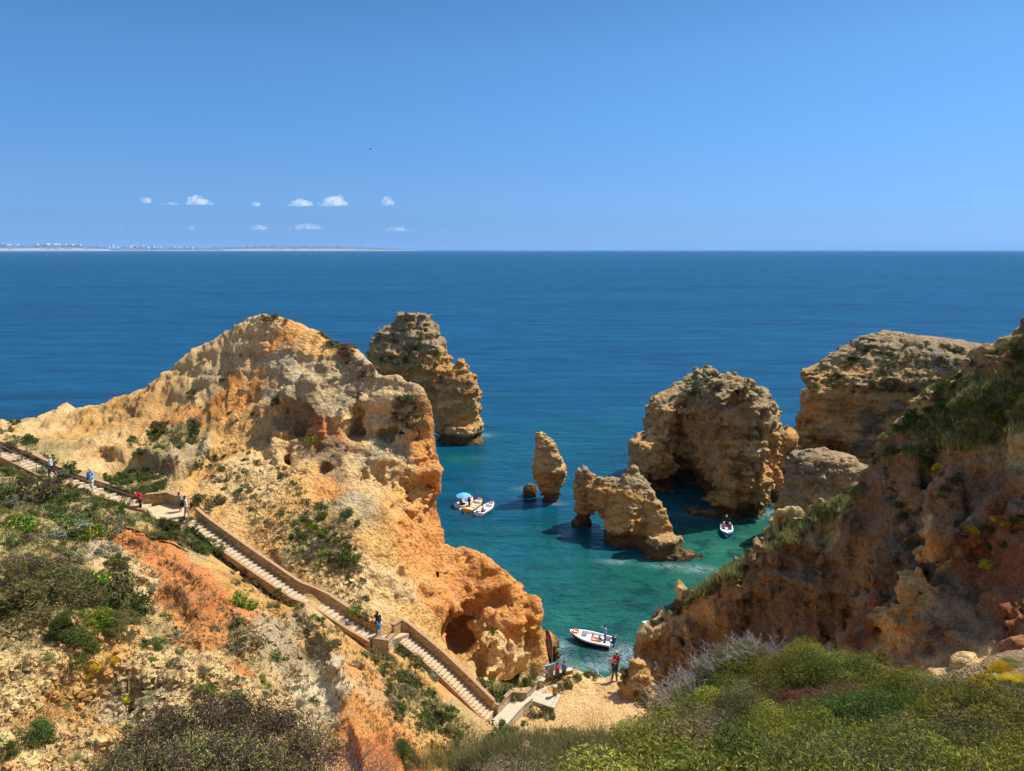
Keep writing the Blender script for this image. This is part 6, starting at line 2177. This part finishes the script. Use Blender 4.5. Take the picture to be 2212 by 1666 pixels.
        for a in range(4):
            c_, s_ = math.cos(a * 1.571 + .5), math.sin(a * 1.571 + .5)
            m.torus((.27 * c_, .27 * s_, 0), .075, .012, 10, 5, Matrix.Rotation(a * 1.571 + .5, 3, 'Z') @ Matrix.Rotation(1.571, 3, 'X'))
        m.build("band", WHITE, rb)
    if motor:
        mo = empty("outboard_motor", (0, 0, 0))
        mo.parent = root
        m = MB()
        m.lathe([(.10, .0), (.17, .04), (.20, .18), (.19, .32), (.12, .40), (.02, .42)], (-.22, 0, .62), 14, sx=1.25)
        m.build("cowl", motor, mo, smooth=True)
        m = MB(); m.box((-.22, 0, .18), (.14, .09, .86)); m.box((-.10, 0, .42), (.22, .2, .2)); m.box((-.22, 0, -.22), (.36, .07, .08))
        m.build("leg", MOTOR if motor is MOTOR else MOTORG, mo)
        m = MB(); m.tube([(-.05, 0, .72), (.42, .12, .74)], [.02, .024], 6); m.build("tiller", MOTOR, mo)
    return root, Lb, rz, sat


def on_boat(b, t, y, z=.145):
    root, Lb, rz, _ = b
    return Matrix.Translation(root.location) @ Euler((0, 0, rz)).to_matrix().to_4x4() @ Vector((t * Lb, y, z))


b1 = boat("white boat with dark hull and orange lifebuoys nearest the terrace", at3(1231, 1363, .7), at3(1321, 1390, .3), 1.85, benches=(.24, .40, .56), buoys=((.85, 0, BUOY), (.40, .1, BUOY)))
person("person in a sky blue T-shirt standing at the stern of the white boat", on_boat(b1, .17, -.25), b1[2] + math.pi / 2 + .3, 1.75, cloth("sky_blue", (.12, .42, .85)), cloth("dark_denim", (.05, .07, .12)), arms=('down', 'phone'))
r = empty("jerry_can", on_boat(b1, .27, -.1))
r.rotation_euler = (0, 0, b1[2])
tag(r, "black fuel can on the floor of the white boat by the standing person", "fuel can")
m = MB(); m.box((0, 0, .17), (.24, .34, .34)); m.build("can", MOTOR, r)
m = MB(); m.tube([(0, -.1, .33), (0, -.06, .41), (0, .06, .41), (0, .1, .33)], .018, 6); m.build("handle", MOTOR, r)
r = empty("life_jackets", on_boat(b1, .28, .25, .4))
tag(r, "yellow life jacket lying along the far side of the white boat", "life jacket")
m = MB(); m.tube([(-.25, 0, 0), (0, .03, .05), (.3, .05, 0)], [.06, .1, .07], 8); m.build("jacket", YELLOW, r, smooth=True)
r = empty("fender", on_boat(b1, -.02, -.9, .05))
tag(r, "bright blue round fender floating at the stern of the white boat", "fender")
m = MB(); m.lathe([(.02, -.17), (.12, -.12), (.17, 0), (.12, .12), (.05, .16), (.05, .2), (.02, .22)], seg=14); m.build("ball", flat_mat("fender_blue", (.02, .32, .75), .4), r, smooth=True)
m = MB(); m.tube([(0, 0, .2), (.1, .15, .4), (.25, .35, .5)], .012, 5); m.build("rope", WHITE, r)

# three boats moored side by side
b2 = boat("white boat with grey motor and sky blue parasol, left of three moored together", at3(1020, 1075, .6), at3(991, 1093, .4), 1.75, motor=MOTORG, buoys=((.86, 0, BUOYR),), benches=(.3, .5), lower=INNER)
pr = empty("parasol", on_boat(b2, .36, 0))
tag(pr, "sky blue and white parasol over the left moored boat", "parasol")
m = MB(); m.tube([(0, 0, 0), (0, 0, 1.75)], .022, 6); m.build("pole", MOTORG, pr)
m = MB(); m.lathe([(1.05, 1.42), (.72, 1.62), (.3, 1.78), (.02, 1.85)], seg=8); m.build("canopy", flat_mat("parasol_blue", (.10, .42, .82), .8, .1, 2), pr)
m = MB(); m.lathe([(1.09, 1.30), (1.06, 1.425), (1.02, 1.425), (1.04, 1.30)], seg=8); m.build("valance", WHITE, pr)
b3 = boat("orange and yellow boat, middle one of three moored together", at3(1040, 1079, .6), at3(1008, 1102, .4), 1.65, hull=ORANGE, lower=ORANGE, rim=ORANGE, inner=WHITE, motor=None, buoys=((.88, 0, BUOYR),), benches=(.22, .42, .6), stripe=YELLOW)
mo = empty("outboard_motor", on_boat(b3, -.02, 0, 0), b3[2]); tag(mo, "orange cased outboard motor on the stern of the orange boat", "motor")
m = MB(); m.lathe([(.10, .0), (.18, .05), (.2, .2), (.16, .34), (.02, .38)], (-.2, .1, .5), 12, sx=1.3); m.build("cowl", ORANGE, mo, smooth=True)
m = MB(); m.box((-.2, .1, .1), (.13, .09, .8)); m.build("leg", ORANGE, mo)
person("person in dark clothes standing in the orange boat", on_boat(b3, .34, .42), 2.2, 1.7, cloth("black_cloth", (.02, .02, .028)), cloth("black_cloth", (.02, .02, .028)), arms=('down', 'front'), sleeves=1.4)
b4 = boat("white boat with a blue grey rim, right of three moored together", at3(1066, 1086, .6), at3(1033, 1109, .4), 1.7, motor=MOTORG, buoys=((.86, 0, BUOYR),), benches=(.28, .48, .6), lower=WHITE, stripe=INNER)
person("person in red crouching at the stern of the right moored boat", on_boat(b4, .24, 0, .30), 1.2, 1.7, cloth("faded_red", (.62, .10, .10)), cloth("navy", (.02, .03, .07)), legs='sit', arms=('front', 'front'), sleeves=1.4, lean=.12)
person("person seated in the shade of the blue parasol", on_boat(b2, .25, .2, .30), .8, 1.7, cloth("dusty_pink", (.48, .24, .24)), cloth("black_cloth", (.02, .02, .028)), legs='sit', arms=('front', 'front'))
for U, V, lab in ((994, 1101, "white mooring buoy floating left of the orange boat's stern"),):
    r = empty("mooring_buoy", at3(U, V, .05))
    tag(r, lab, "buoy")
    m = MB(); m.lathe([(.02, -.18), (.16, -.08), (.18, .04), (.1, .17), (.03, .19), (.03, .25), (.01, .26)], seg=12); m.build("float", WHITE, r, smooth=True)

# the boat seen bow first in the green channel
b5 = boat("white and blue boat seen bow first in the green channel", at3(1570, 1156, .5), at3(1569, 1134, .4), 1.62, hull=BLUEH, lower=BLUEH, inner=WHITE, motor=MOTOR, buoys=((.18, .45, BUOY),), benches=(.3, .48), deck=.62, stripe=flat_mat("light_blue_trim", (.35, .55, .85), .4))
person("person in black with a pale cap steering the boat seen bow first", on_boat(b5, .12, -.05), b5[2] + math.pi / 2, 1.72, cloth("black_cloth", (.02, .02, .028)), cloth("black_cloth", (.02, .02, .028)), hat=(cloth("pale_cap", (.6, .6, .56)), 0), arms=('down', 'front'), sleeves=1.2)
for y, lab, c in ((.38, "left passenger in maroon and white hat aboard the boat seen bow first", cloth("maroon", (.16, .02, .05))), (-.38, "right passenger in pinkish clothes and white hat aboard the boat seen bow first", cloth("brick_pink", (.42, .20, .20)))):
    person(lab, on_boat(b5, .36, y, .36), b5[2] + math.pi / 2, 1.68, c, cloth("charcoal", (.045, .05, .055)), legs='sit', arms=('front', 'front'), hat=(W_, .14))
b6 = boat("white boat mostly hidden behind the nose of the right cliff, only its bow showing", at3(1387, 1349, .55), tuple(np.array(at3(1387, 1349, .3)) + np.array((4.4, -.6, 0))), 1.7, buoys=())

# ------------------------------------------------------------------ terrace furniture
POST = flat_mat("grey_post", (.30, .30, .29), .5, .1)
PW = flat_mat("sign_white", (.72, .66, .66), .6, .04)
pf = at3(1192, 1478, 4.05)
r = empty("feather_flag", pf)
tag(r, "dark brown feather shaped banner flying over the poster board", "flag")
m = MB()
pole = [(0, 0, 0), (0, 0, 2.2), (0, 0, 3.0), (-.03, 0, 3.5), (-.14, 0, 4.0), (-.30, 0, 4.35), (-.46, 0, 4.55)]
m.tube(pole, [.028, .024, .02, .016, .012, .01, .008], 6)
m.build("pole", POST, r)
edge = [(0, 2.2), (0, 2.6), (0, 3.0), (-.03, 3.5), (-.14, 4.0), (-.30, 4.35), (-.46, 4.55)]
inner_ = [(-.02, 2.12), (-.30, 2.50), (-.42, 2.85), (-.45, 3.3), (-.47, 3.75), (-.49, 4.15), (-.50, 4.5)]
FLAG = flat_mat("banner_brown", (.085, .040, .034), .8, .2, 2)
FLAGR = flat_mat("banner_rust", (.20, .06, .04), .8, .2, 2)
for part, a, b, mt in (("banner", 2, 7, FLAG), ("lower_banner", 0, 3, FLAGR)):
    m = MB()
    vv, ff = [], []
    for (x0_, z0_), (x1_, z1_) in list(zip(edge, inner_))[a:b]:
        vv += [(x0_ - .01, -.004, z0_), (x1_, -.004 + .03 * math.sin(z1_ * 3), z1_), (x0_ - .01, .004, z0_), (x1_, .004 + .03 * math.sin(z1_ * 3), z1_)]
    for i in range(len(vv) // 4 - 1):
        k = i * 4
        ff += [(k, k + 1, k + 5, k + 4), (k + 2, k + 6, k + 7, k + 3), (k + 1, k + 3, k + 7, k + 5)]
    m.add(vv, ff)
    m.build(part, mt, r)
m = MB()
LETT = flat_mat("banner_print", (.34, .22, .24), .8, .05)
for i in range(11):
    z = 3.0 + i * .105
    xr = np.interp(z, [p[1] for p in edge], [p[0] for p in edge]) - .07
    m.box(((xr - .40) / 2, -.032, z), (abs(xr + .40) * (.75 + .2 * ((i * 7) % 3) / 3), .004, .035))
m.build("print", LETT, r)
# poster board on two posts
pb = at3(1186, 1478, 4.05)
r = empty("poster_board", pb, .45)
tag(r, "tilted board of colourful boat trip pictures under the feather banner", "poster board")
m = MB()
for x in (-.33, .33):
    m.tube([(x, 0, -.2), (x, 0, 1.55)], .022, 6)
m.build("posts", POST, r)
m = MB(); m.box((0, -.02, 1.10), (.70, .03, .92)); m.build("panel", flat_mat("panel_grey", (.22, .20, .22), .6, .1), r)
m = MB(); m.box((0, -.03, 1.59), (.74, .09, .05)); m.build("top_rail", flat_mat("panel_blue", (.25, .50, .72), .5), r)
cols = [(.10, .25, .50), (.60, .30, .10), (.12, .14, .32), (.62, .55, .50), (.10, .30, .32), (.50, .16, .10), (.14, .22, .5), (.55, .42, .30), (.30, .30, .34)]
for i, c_ in enumerate(cols):
    m = MB()
    m.box((-.225 + .225 * (i % 3), -.040, .82 + .28 * (i // 3)), (.20, .006, .24))
    m.build("picture", flat_mat("picture_%d" % i, c_, .5, .5, 9), r)
# little notice on a post
r = empty("notice_sign", at3(1317, 1469, 4.03))
tag(r, "small white and red notice on a thin post left of the charcoal T-shirt", "sign")
m = MB(); m.tube([(0, 0, -.2), (0, 0, 1.55)], .016, 6); m.build("post", M_COPE, r)
m = MB(); m.box((-.02, -.02, 1.62), (.42, .02, .32)); m.build("board", PW, r)
m = MB()
for i in range(4):
    m.box((-.02, -.033, 1.52 + i * .066), (.30 - .05 * (i % 2), .003, .024))
m.build("lettering", flat_mat("notice_red", (.55, .15, .15), .6), r)
# ladder rail into the water
r = empty("ladder_rail", at3(1287, 1461, 3.3))
tag(r, "white hooked ladder rail rising from the water at the terrace edge", "rail")
m = MB(); m.tube([(0, 0, -.6), (0, 0, .55), (.03, 0, .62), (.1, -.05, .6), (.16, -.25, .35)], .025, 6); m.tube([(.12, 0, .25), (.7, -.1, -.1)], .02, 5); m.build("rail", WHITE, r)
# white panels fixed to the cliff
for U, V, y, h_, lab in ((1633, 1536, 0, 0, ""),):
    pass
for U, V, s_, lab in ((1637, 1655, .34, "upper white plate fixed to the rock nose of the right cliff"), (1640, 1671, .24, "lower white plate fixed to the rock nose of the right cliff")):
    U2, V2 = U / 1.1573, V / 1.1573
    loc, nor, ob = cast(U2, V2)
    if loc is not None:
        r = empty("rock_plate", loc + nor * .03)
        r.rotation_mode = 'QUATERNION'
        r.rotation_quaternion = nor.to_track_quat('Z', 'Y')
        tag(r, lab, "plate")
        m = MB(); m.box((0, 0, 0), (s_ * .7, s_ * 1.6, .02)); m.build("board", PW, r)
# roof-less ledges: bird high in the sky and a far sail
bd = Vector(pt(800, 322, y=160))
r = empty("gull", bd)
tag(r, "lone dark bird high in the blue sky", "bird")
GB = flat_mat("gull_grey", (.05, .09, .13), .8)
m = MB(); m.lathe([(.005, -.30), (.06, -.2), (.09, 0), (.07, .15), (.045, .22), (.05, .27), (.008, .36)], seg=10)
v_ = [(z, x, y) for x, y, z in m.v]; m.v = v_
m.build("body", GB, r, smooth=True)
for s in (1, -1):
    m = MB(); m.add([(.08, 0, .02), (-.10, 0, .02), (-.02, s * .34, .13), (.10, s * .32, .14), (-.16, s * .72, .02), (-.10, s * .70, .03), (.08, 0, .0), (-.10, 0, .0), (-.02, s * .34, .11), (.10, s * .32, .12)], [(0, 1, 2, 3), (3, 2, 4, 5), (6, 7, 8, 9)])
    m.build("wing", GB, r)

# ------------------------------------------------------------------ the far coast with its towns
def far_coast():
    D0 = 24000.0
    m_land, nt, out = nt_new("far_land")
    at = N(nt, "ShaderNodeAttribute", attribute_name="zone")
    bs = N(nt, "ShaderNodeBsdfDiffuse")
    nt.links.new(at.outputs["Color"], bs.inputs[0])
    nt.links.new(bs.outputs[0], out.inputs[0])
    Us = np.linspace(-140, 900, 520)
    # height of the land above the water, in picture pixels
    hp = np.interp(Us, [-140, 0, 60, 130, 200, 245, 330, 420, 520, 560, 620, 700, 780, 840, 885, 900], [15, 14, 12, 13, 12, 8, 9, 8, 8, 11, 12, 11, 9, 6, 2.5, .3]) + 1.6 * (fbm(Us * .05, Us * 0, Us * 0, 4) - .5)
    cliff = np.interp(Us, [-140, 0, 180, 245, 260, 480, 510, 600, 720, 830, 900], [5.5, 5, 5.5, 3, .6, .8, 3.0, 4.0, 3.8, 1.5, .2])
    D = D0 + np.interp(Us, [-140, 260, 480, 900], [0, 3000, 4000, 6000])
    v, c = [], []
    rows = 5
    for i, U in enumerate(Us):
        u = (U - CX) / FPX
        d = D[i]
        s = d / FPX * 1.02
        rnd = vnoise(np.array([U * .2]), np.array([0.]), np.array([3.]))[0]
        cl = (.42, .35, .28) if rnd > .35 else (.22, .20, .14)
        green = (.08, .11, .07) if rnd > .5 else (.13, .14, .10)
        for h_, dd, col in ((-1, 0, (.5, .45, .36)), (max(cliff[i] * .15, .2) * s, 30, (.36, .34, .30)), (cliff[i] * s, 150, cl), (cliff[i] * s + .6 * s, 400, green), (max(hp[i] - .5, .3) * s, 2000, green), (-1, 5000, green)):
            v.append((u * (d + dd), d + dd, h_))
            c.append(col)
    n = len(Us)
    k = 6
    q = [(i * k + j, (i + 1) * k + j, (i + 1) * k + j + 1, i * k + j + 1) for i in range(n - 1) for j in range(k - 1)]
    o = obj("far_coast_land", mesh_np("far_coast_land", np.array(v), np.array(q), [m_land], smooth=False, attrs={"zone": np.array(c)}))
    tag(o, kind="structure")
    # buildings
    rr = random.Random(4)
    BW = flat_mat("town_white", (.80, .78, .74), .8, .03, .02)
    BT = flat_mat("town_tan", (.42, .36, .33), .8, .03, .02)
    RT = flat_mat("town_roof", (.45, .30, .22), .8, .03, .02)

    def block(U, hpx, wpx, base, mat, label, group, name="far_building"):
        i = int(np.clip(np.searchsorted(Us, U), 0, n - 1))
        d = D[i] + 1300 + rr.random() * 600
        s = d / FPX * 1.02
        x = (U - CX) / FPX * d
        W_, H_ = wpx * s, hpx * s
        m_ = MB()
        dp = 60 + rr.random() * 40
        m_.box((0, 0, H_ / 2), (W_, dp, H_))
        m_.box((W_ * .12, 0, H_ + 5), (W_ * .35, dp * .5, 10))
        o_ = m_.build(name, mat, None)
        o_.location = (x, d, base * s)
        tag(o_, label, "building", group)
    # towers one can tell apart
    for U, hp_, w, mat, lab in ((259, 9.5, 3.2, BW, "tallest pale tower of the far town, leftmost of the three"), (303, 9, 2.4, BW, "slim white tower of the far town, middle of the three"), (298, 8, 1.6, BW, "thin tower touching the middle one in the far town"), (322, 7.5, 6, BW, "broad white slab tower of the far town, right of the slim one"),
                               (231, 8, 2.2, BT, "brownish tower of the far town left of the pale one"), (54, 6, 1.6, BW, "lone white lighthouse like tower on the far left headland")):
        block(U, hp_, w, 3.2 if U > 60 else 8.5, mat, lab, None)
    for _ in range(150):
        U = rr.choice([rr.uniform(-60, 60), rr.uniform(95, 185), rr.uniform(150, 200), rr.uniform(195, 430), rr.uniform(215, 430), rr.uniform(430, 830)])
        hb = np.interp(U, Us, hp)
        if U < 195:
            block(U, rr.uniform(1.8, 3.0), rr.uniform(4, 10), hb - 1.4, BW, "low white building on the green headland of the far coast", "far buildings on the green headland")
        elif U < 430:
            block(U, rr.uniform(2.4, 5.0), rr.uniform(4, 9), rr.uniform(1.2, 5.0), BW if rr.random() < .85 else BT, "pale apartment block of the far seaside town", "far apartment blocks of the seaside town")
        else:
            block(U, rr.uniform(.9, 1.7), rr.uniform(1.5, 4), rr.uniform(4.0, max(hb - .5, 4.5)), BW, "tiny pale house on the wooded far coast", "far houses on the wooded coast")


far_coast()

# a boat far out on the horizon
hb = empty("distant_boat", (129 / FPX * 7000 * 1.02, 7000, 0))
tag(hb, "tiny white boat far out on the horizon", "boat")
m = MB()
m.prism([(-9, -3), (7, -3), (13, 0), (7, 3), (-9, 3)], [-.5] * 5, [3] * 5)
m.build("hull", WHITE, hb)
m = MB(); m.box((-1, 0, 6), (7, 4, 6)); m.build("cabin", WHITE, hb)

# ------------------------------------------------------------------ clouds
def cloud_mat(name, dens):
    m_, nt, out = nt_new(name)
    vs = N(nt, "ShaderNodeVolumeScatter", i_Anisotropy=0.0)
    vs.inputs["Color"].default_value = (1, 1, 1, 1)
    tc = N(nt, "ShaderNodeTexCoord")
    n_ = N(nt, "ShaderNodeTexNoise", i_Scale=0.011, i_Detail=4, i_Roughness=.6)
    nt.links.new(tc.outputs["Object"], n_.inputs["Vector"])
    d_ = mth(nt, 'MULTIPLY', mth(nt, 'SUBTRACT', n_.outputs[0], .40, True), dens * 9)
    nt.links.new(d_, vs.inputs["Density"])
    nt.links.new(vs.outputs[0], out.inputs["Volume"])
    return m_


def cloud(label, U, V, w, h_, seed, dens, D=16000.0, group=None):
    """a cumulus of heaped puffs over a flat base; w,h in picture pixels"""
    rng = np.random.default_rng(seed)
    s = D / FPX
    c0 = pt(U, V, y=D)
    segs = []
    nb = max(9, int(w / h_ * 8))
    W2, H_ = w * s / 2 * 1.1, h_ * s * 1.2
    for i in range(nb):
        x = np.clip(rng.normal() * .42, -1, 1) if i > 3 else (i - 1.5) * .22
        env = max((1 - abs(x) ** 1.6), .15)
        r = H_ * rng.uniform(.2, .36) * (.45 + .75 * env)
        z = r * .6 + rng.random() * max(H_ * env - 1.6 * r, 0)
        segs.append((np.array((x * (W2 - r), rng.uniform(-.4, .4) * W2, z)), r))
    hgrid = H_ / 22
    lo = np.array((-W2 * 1.1 - H_ * .5, -W2 * .45 - H_ * .9, -H_ * .2))
    hi = np.array((W2 * 1.1 + H_ * .5, W2 * .45 + H_ * .9, H_ * 1.5))
    hgrid = max(hgrid, (hi[0] - lo[0]) / 170)
    axs = [np.arange(lo[k], hi[k], hgrid) for k in range(3)]
    X, Y, Z_ = np.meshgrid(*axs, indexing='ij')
    f = np.full(X.shape, 1e4)
    for p, r in segs:
        f = smin(f, np.sqrt((X - p[0]) ** 2 + ((Y - p[1]) * .8) ** 2 + ((Z_ - p[2]) * 1.15) ** 2) - r, H_ * .12)
    q = 4.2 / H_
    f = f + H_ * .27 * (fbm(X * q + seed, Y * q, Z_ * q, 4) - .5) * 2
    f = np.maximum(f, -Z_ + H_ * .06 * fbm(X * q * 2, Y * q * 2, Z_ * 0, 2))
    v, qd = surface_nets(f.astype(np.float32), lo, hgrid, False)
    o = obj("cloud", mesh_np("cloud", v, qd, [dens], smooth=True), None, c0)
    tag(o, label, "cloud", group)


CM1, CM2 = cloud_mat("cloud_bright", .0034), cloud_mat("cloud_faint", .0013)
for i, (lab, U, V, w, h_, mt) in enumerate((
    ("small round white cloud, leftmost of the upper row", 318, 440, 30, 14, CM1), ("white cloud with a flat foot, second from the left in the upper row", 428, 443, 62, 18, CM1),
    ("very small white cloud alone in the middle of the upper row", 553, 446, 26, 10, CM1), ("low white puffs joined to the left side of the biggest cloud", 653, 446, 66, 14, CM1),
    ("biggest white cumulus cloud of the upper row", 724, 446, 74, 22, CM1), ("small bright cloud, rightmost of the upper row", 838, 445, 36, 18, CM1),
    ("faint cloud at the left of the lower row", 412, 497, 30, 9, CM2), ("faint thin cloud below the middle small one", 560, 497, 60, 11, CM2), ("long faint cloud under the biggest cloud", 666, 497, 108, 13, CM2),
    ("faint cloud at the right of the lower row", 858, 500, 66, 11, CM2), ("thin wisp trailing right of the leftmost cloud of the upper row", 368, 443, 56, 6, CM2), ("faintest wisp at the far left of the lower row", 262, 494, 16, 6, CM2))):
    cloud(lab, U, V, w, h_, i + 3, mt)


# ------------------------------------------------------------------ haze
mh, nt, out = nt_new("sea_air")
pv = N(nt, "ShaderNodeVolumePrincipled", i_Density=1.8e-5)
pv.inputs["Color"].default_value = (.36, .62, 1.0, 1)
nt.links.new(pv.outputs[0], out.inputs["Volume"])
mb = MB()
mb.box((0, 0, 160), (94000, 94000, 344))
hz = mb.build("haze", mh)
tag(hz, kind="stuff")
